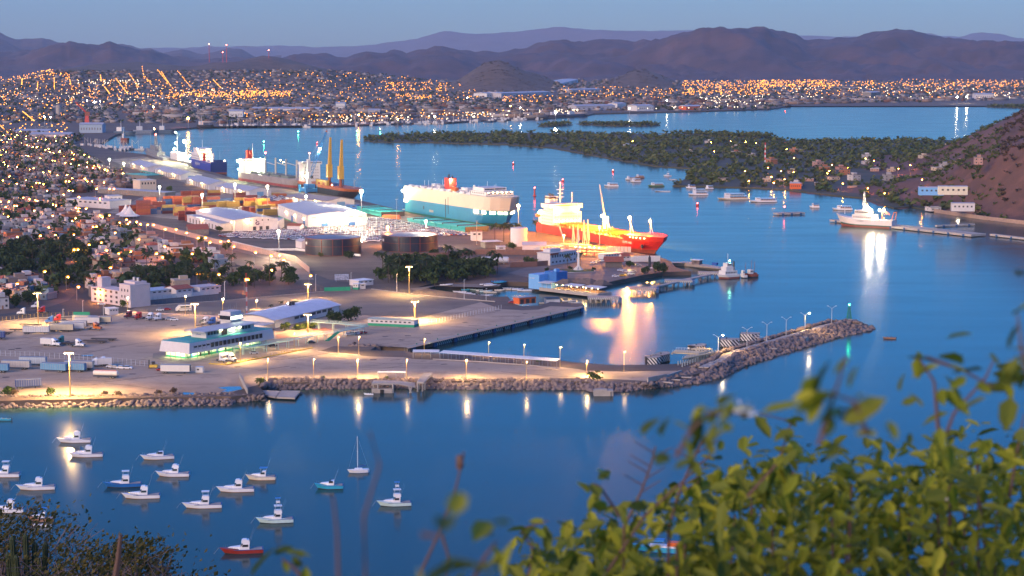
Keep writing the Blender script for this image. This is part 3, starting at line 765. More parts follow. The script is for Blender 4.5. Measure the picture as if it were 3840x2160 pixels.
for k in range(n): MB().box((Lp * (k + .5) / n, -.3 * (k % 2), 1.0), (Lp / n, .5, 3.1)).obj('sheet_pile', m_concd, o)
revetment('rock_heap', 'heap of grey rubble at the inner end of the basin', [(zl('A3', 2.6, 20, 770, 150, 765, 320, 772), zl('A3', 0, 40, 835, 200, 845, 320, 815))], 30, 1.6, .8, 1.6, 5, 15)
# ---- long canopy over the waiting walkway ----
m_canopy = M('canopy_sheet', (.72, .70, .66), .5, var=.12, scale=.4)
cp = T('walkway_canopy', 'long low pale roof over the waterfront walkway', 'canopy', P('A3', 640, 895, ZQ))
seg = [(640, 892, 900, 892), (900, 897, 1375, 932), (1375, 932, 1775, 962), (1775, 962, 2035, 982)]
for i, (x0, y0, x1, y1) in enumerate(seg):
 a, b = P('A3', x0, y0, ZQ), P('A3', x1, y1, ZQ); d = (b - a).normalized(); nn = Vector((-d.y, d.x, 0)); Ls = (b - a).length
 o = a - cp.location
 zr = 3.0
 lo = [o + Vector((0, 0, zr)), o + d * (Ls - .15) + Vector((0, 0, zr)), o + d * (Ls - .15) + nn * 4.5 + Vector((0, 0, zr + .5)), o + nn * 4.5 + Vector((0, 0, zr + .5))]
 MB().hexa(lo, [q + Vector((0, 0, .16)) for q in lo]).obj('roof_sheet', m_canopy, cp)
 k = max(2, int(Ls / 4.2))
 for j in range(k + 1):
  q = o + d * (Ls * j / k * .98 + .2)
  MB().cyl(q + nn * .5, q + nn * .5 + Vector((0, 0, zr + .05)), .09, n=5).obj('post', m_steel, cp)
  MB().cyl(q + nn * 3.8, q + nn * 3.8 + Vector((0, 0, zr + .4)), .09, n=5).obj('post', m_steel, cp)
sh = T('shelter', 'small white shelter roof beside the ruined pier', 'shelter', P('A3', 297, 1083, ZQ))
MB().b(0, 12.5, 0, 3.6, 2.5, 2.68).obj('roof', m_white, sh)
for k in range(4):
 for y in (.3, 3.3): MB().cyl((.4 + k * 3.9, y, 0), (.4 + k * 3.9, y, 2.55), .08, n=5).obj('post', m_steel, sh)
# ---- ruined loading pier on legs, low platforms ----
rp = T('ruined_pier', 'derelict concrete pier with collapsed deck on leaning legs', 'pier', P('A3', 250, 1230, 0))
def rel(t, x, y, z): return P(t, x, y, z) - rp.location
def deck(pts, th): return [Vector((p.x, p.y, p.z - th)) for p in pts], pts
lo, hi = deck([rel('A3', 240, 1130, 4.2), rel('A3', 480, 1130, 4.2), rel('A3', 510, 1105, 4.2), rel('A3', 260, 1102, 4.2)], .8); MB().hexa(lo, hi).obj('deck', m_conc, rp)
lo, hi = deck([rel('A3', 480, 1130, 4.15), rel('A3', 665, 1165, 2.4), rel('A3', 660, 1125, 3.4), rel('A3', 510, 1105, 4.15)], .5); MB().hexa(lo, hi).obj('sagging_slab', m_conc, rp)
lo, hi = deck([rel('A3', 680, 1115, 4.6), rel('A3', 752, 1118, 4.6), rel('A3', 832, 1034, 5.0), rel('A3', 752, 1030, 5.0)], .8); MB().hexa(lo, hi).obj('deck', m_conc, rp)
for (x, y, h, dx) in ((262, 1200, 4, 0), (450, 1225, 4, 0), (300, 1225, 4, .1), (420, 1195, 4, 0), (610, 1225, 2.6, .5), (630, 1225, 2.8, -.6), (690, 1215, 4, 0), (735, 1210, 4, .1), (760, 1195, 4, 0), (705, 1190, 4, 0), (815, 1110, 4, 0)):
 p = rel('A3', x, y, 0); MB().cyl((p.x, p.y, -.5), (p.x + dx * 2, p.y, h), .42, n=6).obj('leg', m_conc, rp)
p = rel('A3', 345, 1222, 0); MB().box((p.x, p.y, .6), (9, 3, 2.4)).obj('footing', m_conc, rp); MB().box((p.x, p.y - 1.6, .7), (1.6, .4, 1.8)).obj('tyre_fender', m_rubber, rp)
fp = T('landing_platform', 'low concrete landing platform of two slabs below the bend', 'pier', P('A2', 1240, 1235, 0))
for (q0, q1, q2, q3) in (((1240, 1225), (1430, 1262), (1480, 1205), (1290, 1195)), ((1440, 1262), (1620, 1270), (1672, 1203), (1490, 1200))):
 pts = [P('A2', x, y, 1.3) - fp.location for x, y in (q0, q1, q2, q3)]
 MB().hexa([Vector((p.x, p.y, .55)) for p in pts], pts).obj('slab', m_conc, fp)
for (x, y) in ((1430, 1275), (1615, 1285), (1680, 1235), (1530, 1270)):
 p = P('A2', x, y, 0) - fp.location; MB().cyl((p.x, p.y, -.5), (p.x, p.y, .9), .4, n=6).obj('leg', m_concd, fp)
ob = T('old_caisson', 'broken concrete block standing in the water off the boulder bank', 'concrete block', P('A4', 135, 1040, 0))
MB().box((0, 1.5, .9), (8.4, 4.5, 3.0)).obj('block', m_conc, ob); MB().box((3.1, -.9, .6), (.4, .5, 2.6)).obj('crack_pillar', m_concd, ob); MB().box((-1, 1.2, 2.5), (5, 3, .7)).obj('cap', m_conc, ob)
# fallen ramp, puddles
a, b = P('A2', 1085, 1080, ZQ), P('A2', 1160, 1235, ZQ)
MB().box((0, 0, 1.1), ((b - a).length, .5, 2.2)).obj('boundary_wall', m_conc, loc=(a + b) / 2, rz=ang(a, b), label='bare concrete wall running down to the bend in the shore', cat='wall')
m_pud = M('puddle_water', (.03, .045, .06), .05)
sheet('puddle', tq('A2', 870, 1175, 960, 1165, 1090, 1162, 1108, 1190, 980, 1215, 905, 1212, 960, 1195), m_pud, .06)
sheet('puddle', tq('A2', 530, 1222, 690, 1225, 680, 1242, 540, 1242), m_pud, .06)
sheet('puddle', tq('A1', 665, 950, 770, 945, 760, 955, 680, 960), m_pud, .06)
# faint tyre arcs and joints of the pavement
for pts in (('A1', 20, 830, 480, 770, 900, 700), ('A1', 600, 960, 900, 890, 1280, 830), ('A3', 150, 1000, 400, 985, 540, 960), ('A3', 1500, 1020, 2000, 1060, 2300, 1075)):
 ps = [P(pts[0], pts[i], pts[i + 1], ZQ) for i in range(1, len(pts), 2)]
 strip('pavement_joint', ps, .5, M('tar_joint', (.06, .05, .045), .9), .045)
# ---- striped dolphins and the trestle inside the jetty ----
def dolphin(t, x0, y0, x1, y1, w, top, label):
 a, b = P(t, x0, y0, 0), P(t, x1, y1, 0)
 o = T('mooring_dolphin', label, 'dolphin', a, ang(a, b), 'striped mooring dolphins')
 L = (b - a).length
 MB().prism([(0, 0), (L * .6, 0), (L, w * .45), (L, w), (0, w)], .5, top - .2).obj('striped_skirt', m_strD, o)
 MB().prism([(-.1, -.1), (L * .6, -.1), (L + .1, w * .44), (L + .1, w + .1), (-.1, w + .1)], top - .2, top).obj('deck', m_conc, o)
 for i in range(6):
  MB().cyl((L * (i + .5) / 6.5, .8 + w * .3 * (i % 2), -.6), (L * (i + .5) / 6.5, .8 + w * .3 * (i % 2), .6), .35, n=6).obj('pile', m_concd, o)
 MB().b(-.5, -.1, .5, w * .7, .2, top).obj('fender', m_rubber, o)
 MB().cyl((L * .3, w * .5, top), (L * .3, w * .5, top + .7), .3, .4, 8).obj('bollard', m_dark, o)
 return o
dolphin('A4', 492, 798, 612, 795, 6, 3.9, 'striped dolphin nearest the tip of the trestle')
dolphin('A4', 612, 778, 706, 755, 6, 3.9, 'striped dolphin against the side of the trestle')
dolphin('A4', 880, 705, 995, 690, 6, 3.9, 'striped dolphin behind the high end of the trestle')
dolphin('A4', 1076, 650, 1222, 654, 7, 4.0, 'striped dolphin joined to the jetty by a level gangway')
dolphin('A4', 1238, 606, 1386, 610, 7, 4.2, 'striped dolphin joined to the jetty by a sloping gangway')
for (x0, y0, x1, y1, z0, z1, lb) in ((1225, 622, 1430, 624, 3.4, 3.4, 'level concrete gangway from the dolphin to the jetty'), (1360, 562, 1480, 600, 4.2, 3.6, 'sloping concrete gangway from the farther dolphin to the jetty')):
 a, b = P('A4', x0, y0, z0), P('A4', x1, y1, z1); d = (b - a); L = d.length
 o = T('gangway', lb, 'gangway', a, ang(a, b))
 MB().hexa([Vector((0, -.6, -.4)), Vector((L, -.6, z1 - z0 - .4)), Vector((L, .6, z1 - z0 - .4)), Vector((0, .6, -.4))], [Vector((0, -.6, 0)), Vector((L, -.6, z1 - z0)), Vector((L, .6, z1 - z0)), Vector((0, .6, 0))]).obj('beam', m_conc, o)
 MB().box((L / 2, .55, .5), (L, .05, .06)).obj('handrail', m_polew, o)
tr_ = T('access_trestle', 'pale timbered access trestle on grey legs with striped heads', 'trestle', P('A4', 760, 745, 0))
def tl(x, y, z): return P('A4', x, y, z) - tr_.location
for (q, z) in ((((770, 742), (1035, 690), (985, 680), (800, 712)), 5.0), (((690, 690), (900, 700), (985, 682), (720, 668)), 5.4), (((840, 660), (990, 665), (1000, 655), (870, 650)), 5.2), (((690, 700), (725, 672), (715, 668), (680, 695)), 5.3)):
 pts = [tl(x, y, z) for x, y in q]
 MB().hexa([Vector((p.x, p.y, z - .5)) for p in pts], pts).obj('deck', M('pale_timber', (.46, .37, .22), .8), tr_)
for i in range(14):
 f = i / 13; p = tl(770 + 270 * f, 835 - 105 * f, 1.0)
 MB().cyl((p.x, p.y, -1), (p.x, p.y, 4.6), .3, n=6).obj('leg', M('bluegrey_leg', (.26, .30, .31), .7), tr_)
 p2 = p + Vector((-1.5, 5, 0)); MB().cyl((p2.x, p2.y, -1), (p2.x, p2.y, 4.6), .3, n=6).obj('leg', MATS['bluegrey_leg'], tr_)
mb = MB()
for (x0, y0, x1, y1) in ((690, 690, 900, 700), (720, 668, 985, 682), (770, 742, 1035, 690)):
 a, b = tl(x0, y0, 5.3), tl(x1, y1, 5.3); n = 12
 for k in range(n + 1): mb.cyl(a.lerp(b, k / n), a.lerp(b, k / n) + Vector((0, 0, 1.1)), .05, n=4)
 for zz in (.55, 1.1): mb.cyl(a + Vector((0, 0, zz)), b + Vector((0, 0, zz)), .05, n=4)
mb.obj('railing', m_polew, tr_)
# ---- T-head finger piers off the point ----
def thead(t, x0, y0, x1, y1, w, top, label):
 a, b = P(t, x0, y0, 0), P(t, x1, y1, 0); L = (b - a).length
 o = T('pier_head', label, 'pier', a, ang(a, b), 'striped pier heads off the point')
 MB().b(0, L, 0, w, top - 1.2, top).obj('striped_deck', m_strP, o)
 MB().b(.2, L - .2, .2, w - .2, top + .004, top + .06).obj('deck_top', m_conc, o)
 n = max(5, int(L / 3))
 for k in range(n):
  for y in (.7, w - .7): MB().cyl((L * (k + .5) / n, y, -.6), (L * (k + .5) / n, y, top - 1.1), .38, n=6).obj('pile', m_conc, o)
 MB().b(L, L + 1.6, .3, w - .3, .3, top - .1).obj('fender', m_bluef, o)
thead('A4', 12, 292, 262, 292, 9, 3.2, 'striped pier head standing alone in the orange glow')
thead('A4', 335, 216, 560, 218, 9, 3.2, 'striped pier head next to the one standing alone')
thead('A4', 625, 152, 850, 154, 9, 3.2, 'striped pier head on the walkway with a blue fender block')
thead('A4', 895, 88, 1092, 90, 9, 3.2, 'striped pier head beside the moored white tug')
def walkway(t, pts, z, w, label):
 ps = [P(t, pts[i], pts[i + 1], z) for i in range(0, len(pts), 2)]
 o = T('walkway', label, 'walkway', ps[0])
 for a, b in zip(ps, ps[1:]):
  c = (a + b) / 2 - ps[0]; MB().box((c.x, c.y, -.3), ((b - a).length, w, .6), ang(a, b)).obj('deck', m_conc, o)
  n = max(2, int((b - a).length / 9))
  for k in range(n): q = a.lerp(b, (k + .5) / n) - ps[0]; MB().box((q.x, q.y, -z / 2 - .5), (.9, w * .8, z)).obj('pile', m_conc, o)
walkway('A4', (500, 168, 730, 120), 2.8, 3.5, 'narrow walkway on piles leading to the pier head with the blue block')
walkway('A4', (780, 105, 1000, 58), 2.8, 3.5, 'narrow walkway on piles leading towards the white tug')
# stone mole with a kiosk beyond the tug
mo = T('stone_mole', 'pale stone mole with a striped end and a small kiosk', 'pier', P('C7', 440, 380, 0))
def ml(x, y, z=0): return P('C7', x, y, z) - mo.location
MB().hexa([ml(430, 372), ml(1360, 515), ml(1440, 470), ml(560, 330)], [ml(435, 290, 2.6), ml(1370, 450, 2.6), ml(1430, 412, 2.6), ml(560, 262, 2.6)]).obj('mole', M('pale_stone', (.46, .38, .32), .85, var=.2), mo)
MB().hexa([ml(100, 375), ml(430, 372), ml(540, 330), ml(110, 330)], [ml(100, 300, 2.6), ml(432, 292, 2.6), ml(540, 262, 2.6), ml(110, 268, 2.6)]).obj('striped_end', m_strP, mo)
k = T('kiosk', 'small kiosk with a flat white roof on the stone mole', 'kiosk', P('C7', 730, 325, 2.6), -.6)
MB().b(-3, 3, -2.2, 2.2, 0, 2.9).obj('wall', M('kiosk_wood', (.16, .12, .11), .8), k); MB().b(-3.8, 3.8, -3, 3, 2.9, 3.15).obj('roof', m_white, k); MB().b(-1, 1, -2.26, -2.2, 1.2, 2.2).obj('hatch', m_dark, k)
k = T('water_bin', 'blue open skip on the stone mole', 'skip', P('C7', 1165, 350, 2.6), -.6)
MB().box((0, 0, .8), (3.4, 2, 1.6), taper=1.15).obj('body', M('blue_skip', (.02, .08, .30), .6), k); MB().box((0, 0, 1.64), (4.1, 2.5, .1)).obj('rim', MATS['blue_skip'], k)
k = T('parasol', 'closed lime green parasol on the stone mole', 'parasol', P('C7', 590, 262, 2.6)); MB().cyl((0, 0, 0), (0, 0, .8), .05, n=5).obj('pole', m_steel, k); MB().cyl((0, 0, .8), (0, 0, 2.8), .45, .05, 6).obj('canopy', M('lime_cloth', (.3, .6, .15), .8), k)
rs_ = random.Random(44); mb = MB()
YD = [(q.x, q.y) for q in tq('A1', 0, 1270, 1900, 1250) + tq('A3', 300, 1075, 2200, 1075, 2000, 985, 640, 905, 100, 850) + tq('A2', 2190, 790) + tq('A3', 580, 780, 1900, 440, 1060, 415, 250, 490) + tq('A2', 1060, 500, 0, 450) + tq('A1', 0, 690)]
for k in range(150):       # tyre arcs and oil drips
 p = P('A1', rs_.uniform(0, 2400), rs_.uniform(650, 1250), 0) if k % 2 else P('A3', rs_.uniform(0, 2200), rs_.uniform(400, 1070), 0)
 a = rs_.uniform(-.5, .9); c = rs_.uniform(-.03, .03); n = rs_.randrange(3, 12); w = rs_.uniform(.12, .4) if k % 3 else rs_.uniform(.6, 1.6); prev = None
 for i in range(n if k % 3 else 2):
  if not inpoly(p.x, p.y, YD): break
  nr = Vector((-math.sin(a), math.cos(a), 0)) * w; e = [Vector((p.x, p.y, ZQ + .065)) + nr, Vector((p.x, p.y, ZQ + .065)) - nr]
  if prev: mb.quad(prev[0], prev[1], e[1], e[0])
  prev = e; p = p + Vector((math.cos(a), math.sin(a), 0)) * 3; a += c
mb.obj('tyre_marks', M('tyre_mark', (.10, .075, .055), .9, var=.3), kind='structure')
# ================= ships =================
def hull(par, L, B, levels, bow=.22, stern=.10, rake=.05, transom=.8, D=None, plo=1.5, phi=2.6, sheer=0.0, srake=0.0, n=16):
 D = D or levels[-1][1]
 def ring(z):
  f = max(0, min(1, z / D)); LL = L * (1 + rake * (f - .5)); p = plo + (phi - plo) * f; x00 = -srake * L * f
  xs = []
  for i in range(n + 1):
   s = i / n; s = 1 - (1 - s) ** 1.35
   if s < stern: w = transom + (1 - transom) * math.sin(s / stern * math.pi / 2)
   elif s > 1 - bow: w = max(.015, 1 - ((s - 1 + bow) / bow) ** p)
   else: w = 1.0
   zz = z + sheer * f * max(0, (s - .6) / .4) ** 2
   xs.append((x00 + s * (LL - x00), w * B / 2, zz))
  return [Vector((x, -y, zz)) for x, y, zz in xs] + [Vector((x, y, zz)) for x, y, zz in reversed(xs)]
 for i, (z0, z1, mat, nm) in enumerate(levels):
  k = 3 if z1 - z0 > 3 else 2
  rings = [ring(z0 + (z1 - z0) * j / k) for j in range(k + 1)]
  mb = MB(); mb.loft(rings, closed=True)
  if i == len(levels) - 1: mb.f.append(tuple(range(len(mb.v) - len(rings[0]), len(mb.v))))
  mb.obj(nm, mat, par, smooth=False)
def text(par, s, size, loc, rot, mat, name='lettering', depth=.02):
 cu = bpy.data.curves.new(name, 'FONT'); cu.body = s; cu.size = size; cu.extrude = depth
 tmp = bpy.data.objects.new('tmp', cu); COL.objects.link(tmp)
 me = bpy.data.meshes.new_from_object(tmp.evaluated_get(bpy.context.evaluated_depsgraph_get()))
 bpy.data.objects.remove(tmp); me.materials.clear(); me.materials.append(mat)
 o = mk(name, me, par, loc); o.rotation_euler = rot
 return o
def winrow(par, x0, x1, y, z, h, n, mat, name='window', w=None, face='y', gap=.45):
 """row of separate panes on a wall facing -y (face 'y') or +x (face 'x')"""
 st = (x1 - x0) / n
 for i in range(n):
  c = x0 + st * (i + .5); ww = st * (1 - gap)
  if face == 'y': MB().b(c - ww / 2, c + ww / 2, y - .06, y + .02, z, z + h).obj(name, mat, par)
  else: MB().b(y - .02, y + .06, c - ww / 2, c + ww / 2, z, z + h).obj(name, mat, par)
def glow(par, loc, mat, r=.4, col=None, power=0, name='deck_lamp'):
 MB().ico(loc, r).obj(name, mat, par)
 if power: point(name + '_light', par, (loc[0], loc[1], loc[2] - r - .2), col, power, r)
m_cream = M('cream_hull', (.60, .50, .38), .55, var=.05, scale=.1)
m_teal = M('teal_hull', (.02, .20, .34), .5, var=.10, scale=.1)
m_boot = M('green_boot', (.02, .12, .08), .6)
m_red = M('red_hull', (.46, .02, .012), .5, var=.12, scale=.1)
m_rust = M('rust_boot', (.25, .07, .04), .7, var=.25)
m_orange = M('orange_paint', (.62, .12, .02), .5)
m_shipw = M('ship_white', (.62, .60, .57), .55, var=.05)
m_litwin = ME('lit_window', (1, .78, .35), 3.5)
m_black = M('black_hull', (.025, .026, .032), .5, var=.2)
def ship(name, label, t, x0, y0, x1, y1, B, cat='ship', vis='r'):
 """stern foot (x0,y0) and bow foot (x1,y1) of the side one sees"""
 a, b = P(t, x0, y0), P(t, x1, y1); an = ang(a, b); L = (b - a).length
 nrm = Vector((-math.sin(an), math.cos(an), 0)) * (B / 2 if vis == 'r' else -B / 2)
 return T(name, label, cat, a + nrm, an), L
# ---- car carrier ----
cc, L = ship('car_carrier', 'huge box-shaped car carrier ship, cream above and teal below, at the quay', 'B7', 245, 467, 1130, 610, 31)
B = 31; L *= .825
hull(cc, L, B, [(-1, 1.6, m_boot, 'boot_topping'), (1.6, 13, m_teal, 'lower_hull')], bow=.14, rake=.08, transom=.92, D=25, plo=1.3, phi=3.2)
hull(cc, L * 1.005, B + .2, [(13, 24.5, m_cream, 'upper_hull')], bow=.12, rake=.04, transom=.95, D=25, plo=2.4, phi=3.2)
MB().b(6, L - 14, -B / 2 + 1.5, B / 2 - 1.5, 24.5, 25.0).obj('weather_deck', M('deck_grey', (.36, .35, .36), .7), cc)
for i in range(10):
 x = 8 + i * 12.5
 MB().cyl((x, -B / 2 + 2.6, 24.6), (x + 7.5, -B / 2 + 2.6, 24.6), 1.9, n=10).obj('vent_housing', m_shipw, cc)
 MB().cyl((x + 4, B / 2 - 2.6, 24.6), (x + 10, B / 2 - 2.6, 24.6), 1.8, n=10).obj('vent_housing', m_shipw, cc)
br = MB().b(L - 46, L - 16, -13.5, 13.5, 25, 28.2).obj('deckhouse', m_shipw, cc)
bx = MB().b(L - 44, L - 24, -11, 11, 28.2, 31.2).obj('bridge', m_shipw, cc)
winrow(bx, -10, 10, L - 24, 29.4, 1.1, 14, m_glass, face='x', gap=.2)
winrow(br, -12, 12, L - 16, 26.2, 1.2, 8, m_dark, face='x', gap=.6)
winrow(br, L - 45, L - 18, -13.5, 26.2, 1.2, 8, m_dark, gap=.6)
fn = MB().b(58, 68, -3.5, 3.5, 25, 35).obj('funnel', M('funnel_red', (.55, .05, .03), .5), cc)
MB().cyl((62, -1, 35), (62, -1, 38), .8, n=8).cyl((65, 1, 35), (65, 1, 37), .6, n=8).obj('exhaust', m_dark, fn)
MB().box((L - 72, -B / 2 + 1.5, 27.2), (9, 3.2, 2.8)).ico((L - 72, -B / 2 + 1.5, 28.4), 2.6, 1.7, .7, .7).obj('lifeboat', m_orange, cc)
for (x, y, h) in ((L - 38, 0, 8), (L - 30, 4, 6), (L - 20, -3, 6), (L - 50, -2, 7), (28, -4, 6), (40, 4, 7), (12, 0, 5)): MB().cyl((x, y, 24), (x, y, 25 + h + (3 if x > L - 48 else 0)), .3, .15, 6).obj('mast', m_shipw, cc)
MB().ico((L - 52, -5, 31), 1.3).obj('radome', m_shipw, cc)
for (x, y, w, d) in ((20, 3, 8, 5), (44, -4, 6, 4), (80, 2, 12, 6), (100, -5, 5, 4), (118, 5, 8, 5), (135, -3, 6, 5)): MB().b(x, x + w, y, y + d, 25, 27.4).obj('deck_box', m_shipw, cc)
# mooring deck openings, lit from inside, round the bow
for (s, sg, w) in ((.83, -1, 8), (.90, -1, 4), (.945, -1, 5), (.975, -1, 4), (.992, -1, 3), (.975, 1, 4), (.94, 1, 5)):
 f = max(0, (s - .86) / .14); hw = B / 2 * max(.02, 1 - f ** 2.1)
 MB().box((0, 0, 0), (w, .9, 2.8)).obj('mooring_opening', m_litwin, cc, loc=(s * L * .995, sg * (hw + .05), 11.2), rz=-sg * math.atan2(B / 2 * 2.1 * f ** 1.1, .14 * L))
MB().b(40, 41.6, -B / 2 - .12, -B / 2 + .1, 6, 9).obj('side_door', m_dark, cc); MB().b(83, 84.4, -B / 2 - .12, -B / 2 + .1, 1.7, 18).obj('pilot_ladder_recess', m_dark, cc); MB().b(88, 89, -B / 2 - .12, -B / 2 + .1, 5, 20).obj('rubbing_strip', m_dark, cc)
MB().b(52, 60, -B / 2 - .1, -B / 2 + .1, 4.4, 6.5).obj('hull_mark', m_conc, cc)
MB().b(.5, 7, -B / 2 - .1, -B / 2 + .5, 10.2, 12.6).obj('stern_opening', m_litwin, cc)
text(cc, 'SUPREME ACE', 2.6, (L * .80, -B / 2 - .12, 8.2), (math.pi / 2, 0, .02), m_shipw)
MB().b(-16, 1, -9, -3, 1.2, 2.2).obj('stern_ramp', m_steel, cc)
glow(cc, (69.5, -3, 33.5), m_lampx, 1.0, WHITE, 3000); glow(cc, (3, -B / 2 - 2.6, 20.5), m_lampx, .8, WARM, 26000)
for i in range(6): glow(cc, (L - 15.7, -11 + i * 4.4, 27.6), m_lampw, .35)
# ---- tanker ----
tk, L = ship('tanker', 'bright red tanker ship with white superstructure under blazing deck lamps', 'B7', 1290, 640, 2270, 832, 28, vis='r')
B = 28; L *= .9
hull(tk, L, B, [(-1, 3.0, m_rust, 'boot_topping'), (3.0, 9.5, m_red, 'hull')], bow=.2, rake=.07, transom=.85, D=9.5, plo=1.6, phi=2.6)
tf = T('forecastle_pivot', '', '') if False else None
mbf = MB(); ringsF = []
for z, k in ((9.5, 1.0), (13.2, 1.06)):
 pts = []
 for i in range(9):
  f = i / 8; w = B / 2 * k * max(.03, 1 - f ** 2.6); pts.append((L * .845 + f * L * (.19 + .02 * (k - 1) * 10), w))
 ringsF.append([Vector((x, -y, z)) for x, y in pts] + [Vector((x, y, z)) for x, y in reversed(pts)])
mbf.loft(ringsF, closed=True); mbf.f.append(tuple(range(18, 36)))
mbf.obj('forecastle', m_red, tk)
m_reddeck = M('red_deck', (.40, .07, .03), .6, var=.2)
MB().b(30, L * .85, -B / 2 + 1, B / 2 - 1, 9.5, 9.75).obj('main_deck', m_reddeck, tk)
sp = MB().b(11, 33, -12.5, 12.5, 9.5, 20).obj('accommodation', m_shipw, tk)
s2 = MB().b(13, 31, -11, 11, 20, 23).obj('upper_accommodation', m_shipw, tk)
s3 = MB().b(16, 30, -15, 15, 23, 26.2).obj('bridge', m_shipw, tk)
winrow(s3, -10.5, 10.5, 30, 24.5, 1.0, 14, m_dark, face='x', gap=.18)
for k in range(4): winrow(sp, -11.5, 11.5, 33, 10.8 + k * 2.5, .9, 10, m_dark, face='x', gap=.68)
for k in range(4): winrow(sp, 12, 32, -12.5, 10.8 + k * 2.5, .9, 6, m_dark, gap=.7)
fn = MB().b(2.5, 11, -5, 2, 20, 31).obj('funnel', m_shipw, tk); MB().b(2.2, 11.3, -5.3, 2.3, 29, 30.5).obj('funnel_band', m_dark, fn); MB().cyl((5, -2, 31), (5, -2, 33), 1, n=8).cyl((8, -1, 31), (8, -1, 32.6), 1, n=8).obj('exhaust', m_dark, fn)
MB().b(1, 12, -10, 8, 9.5, 20).obj('engine_casing', m_shipw, tk)
rm = MB().cyl((20, 0, 26), (20, 0, 42), .7, .4, 8).obj('radar_mast', m_shipw, tk)
for z, w in ((31, 7), (34, 5), (37, 6)): MB().box((20, 0, z), (.6, w, .5)).obj('crosstree', m_shipw, rm)
MB().cyl((25, 8, 26), (25, 8, 35), .5, .3, 8).obj('signal_mast', m_shipw, tk); MB().ico((22, -6, 29), 1.2).obj('radome', m_shipw, tk); MB().ico((20, 0, 42.2), .5).obj('masthead_lamp', ME('red_beacon', (1, .08, .05), 25), tk)
MB().ico((8, -14, 16), 2.2, 2.0, .8, .8).obj('lifeboat', m_orange, tk)
rgs = random.Random(4)
for i in range(9):
 y = -8 + i * 2; MB().cyl((34, y, 10.5 + .2 * (i % 3)), (L * .84, y, 10.5 + .2 * (i % 3)), .32, n=6).obj('cargo_pipe', m_reddeck if i % 3 else m_orange, tk)
for i in range(22):
 x = 40 + i * 5.2; MB().b(x, x + .6, -10, 10, 9.7, 11.8).obj('pipe_support', m_orange, tk)
 MB().cyl((x + 2, -B / 2 + 1.4, 9.6), (x + 2, -B / 2 + 1.4, 11.4), .35, n=6).obj('deck_valve', m_shipw if i % 4 == 0 else m_orange, tk)
mb = MB()
for i in range(48): mb.cyl((34 + i * 2.7, -B / 2 + .4, 9.6), (34 + i * 2.7, -B / 2 + .4, 10.8), .06, n=4)
mb.cyl((34, -B / 2 + .4, 10.8), (L * .84, -B / 2 + .4, 10.8), .06, n=4); mb.cyl((34, -B / 2 + .4, 10.2), (L * .84, -B / 2 + .4, 10.2), .05, n=4)
mb.obj('guard_rail', m_orange, tk)
MB().cyl((L * .52, 1, 9.7), (L * .52, 1, 22), 1.1, .9, 8).obj('crane_pedestal', m_shipw, tk); MB().cyl((L * .52, 1, 22), (L * .40, 8, 44), .8, .4, 6).obj('crane_boom', m_cream, tk)
for (s, h) in ((.56, 17), (.76, 20), (.93, 22)):
 ms = MB().cyl((L * s, 0, 9.7), (L * s, 0, h + 4), .5, .3, 6).obj('lamp_mast', m_shipw, tk); MB().cyl((L * s + 4, 1.5, 9.7), (L * s, 0, h), .22, n=5).obj('mast_stay', m_shipw, ms)
m_tkl = ME('tanker_lamp', (1, .42, .09), 140)
for (x, y, z, r, pw) in ((L * .52, -1, 21.5, 1.0, 60000), (L * .56, -.6, 20.5, 1.1, 60000), (L * .76, -.6, 23.5, 1.1, 60000), (L * .93, -.5, 23.5, .7, 12000), (34, -9, 22.5, .9, 6000), (34, 9, 22.6, .7, 4500)):
 glow(tk, (x, y, z), m_tkl, r, (1, .34, .03), pw * 2.4)
for i in range(7): glow(tk, (33.6, -11 + i * 3.6, 13.2), m_lampw, .4)
for i in range(5): glow(tk, (L * (.9 + .02 * i), -B / 2 * (1 - (.26 + i * .1) ** 2.6 * .9) - .3, 11.8), m_lampw, .25)
glow(tk, (8, -13.2, 18), m_lampx, .6, WARM, 5000)
text(tk, 'SUPER AGE', 2.4, (L * .84, -B / 2 * 1.0 - .25, 6.6), (math.pi / 2, 0, .1), m_shipw)
MB().cyl((L * .955, -B / 2 * .62, 5.5), (L * .955, -B / 2 * .62 - 1.2, 5.5), 1.5, n=8).obj('anchor_pocket', m_dark, tk)
MB().cyl((50, -B / 2 - 1, 10), (64, -B / 2 - 5, 4), .7, n=5).obj('gangway', m_steel, tk)
# ---- grey bulk carrier ----
m_bulk = M('bulk_grey', (.30, .26, .24), .6, var=.15, scale=.15); m_bred = M('bulk_red', (.30, .07, .06), .6, var=.2, scale=.2)
bk, L = ship('bulk_carrier', 'grey bulk carrier with red boot-topping and red funnel at the long quay', 'B6', 545, 590, 1215, 690, 26)
B = 26
hull(bk, L, B, [(-1, 5.2, m_bred, 'boot_topping'), (5.2, 11.5, m_bulk, 'hull')], bow=.18, rake=.05, transom=.85)
ac = MB().b(6, 24, -12, 12, 11.5, 27).obj('accommodation', m_shipw, bk)
winrow(ac, -11, 11, 24, 24.6, 1.2, 12, m_dark, face='x', gap=.2)
winrow(ac, 7, 23, -12, 24.6, 1.2, 7, m_dark, gap=.3)
for k in range(4): winrow(ac, -10, 10, 24, 13 + k * 2.7, .8, 8, m_dark, face='x', gap=.7)
fn = MB().b(3, 9, -3, 3, 27, 36).obj('funnel', MATS['funnel_red'], bk); MB().cyl((5, 0, 36), (5, 0, 39), .7, n=8).obj('exhaust', m_dark, fn)
MB().cyl((16, 0, 27), (16, 0, 44), .5, .25, 6).obj('mast', m_shipw, bk)
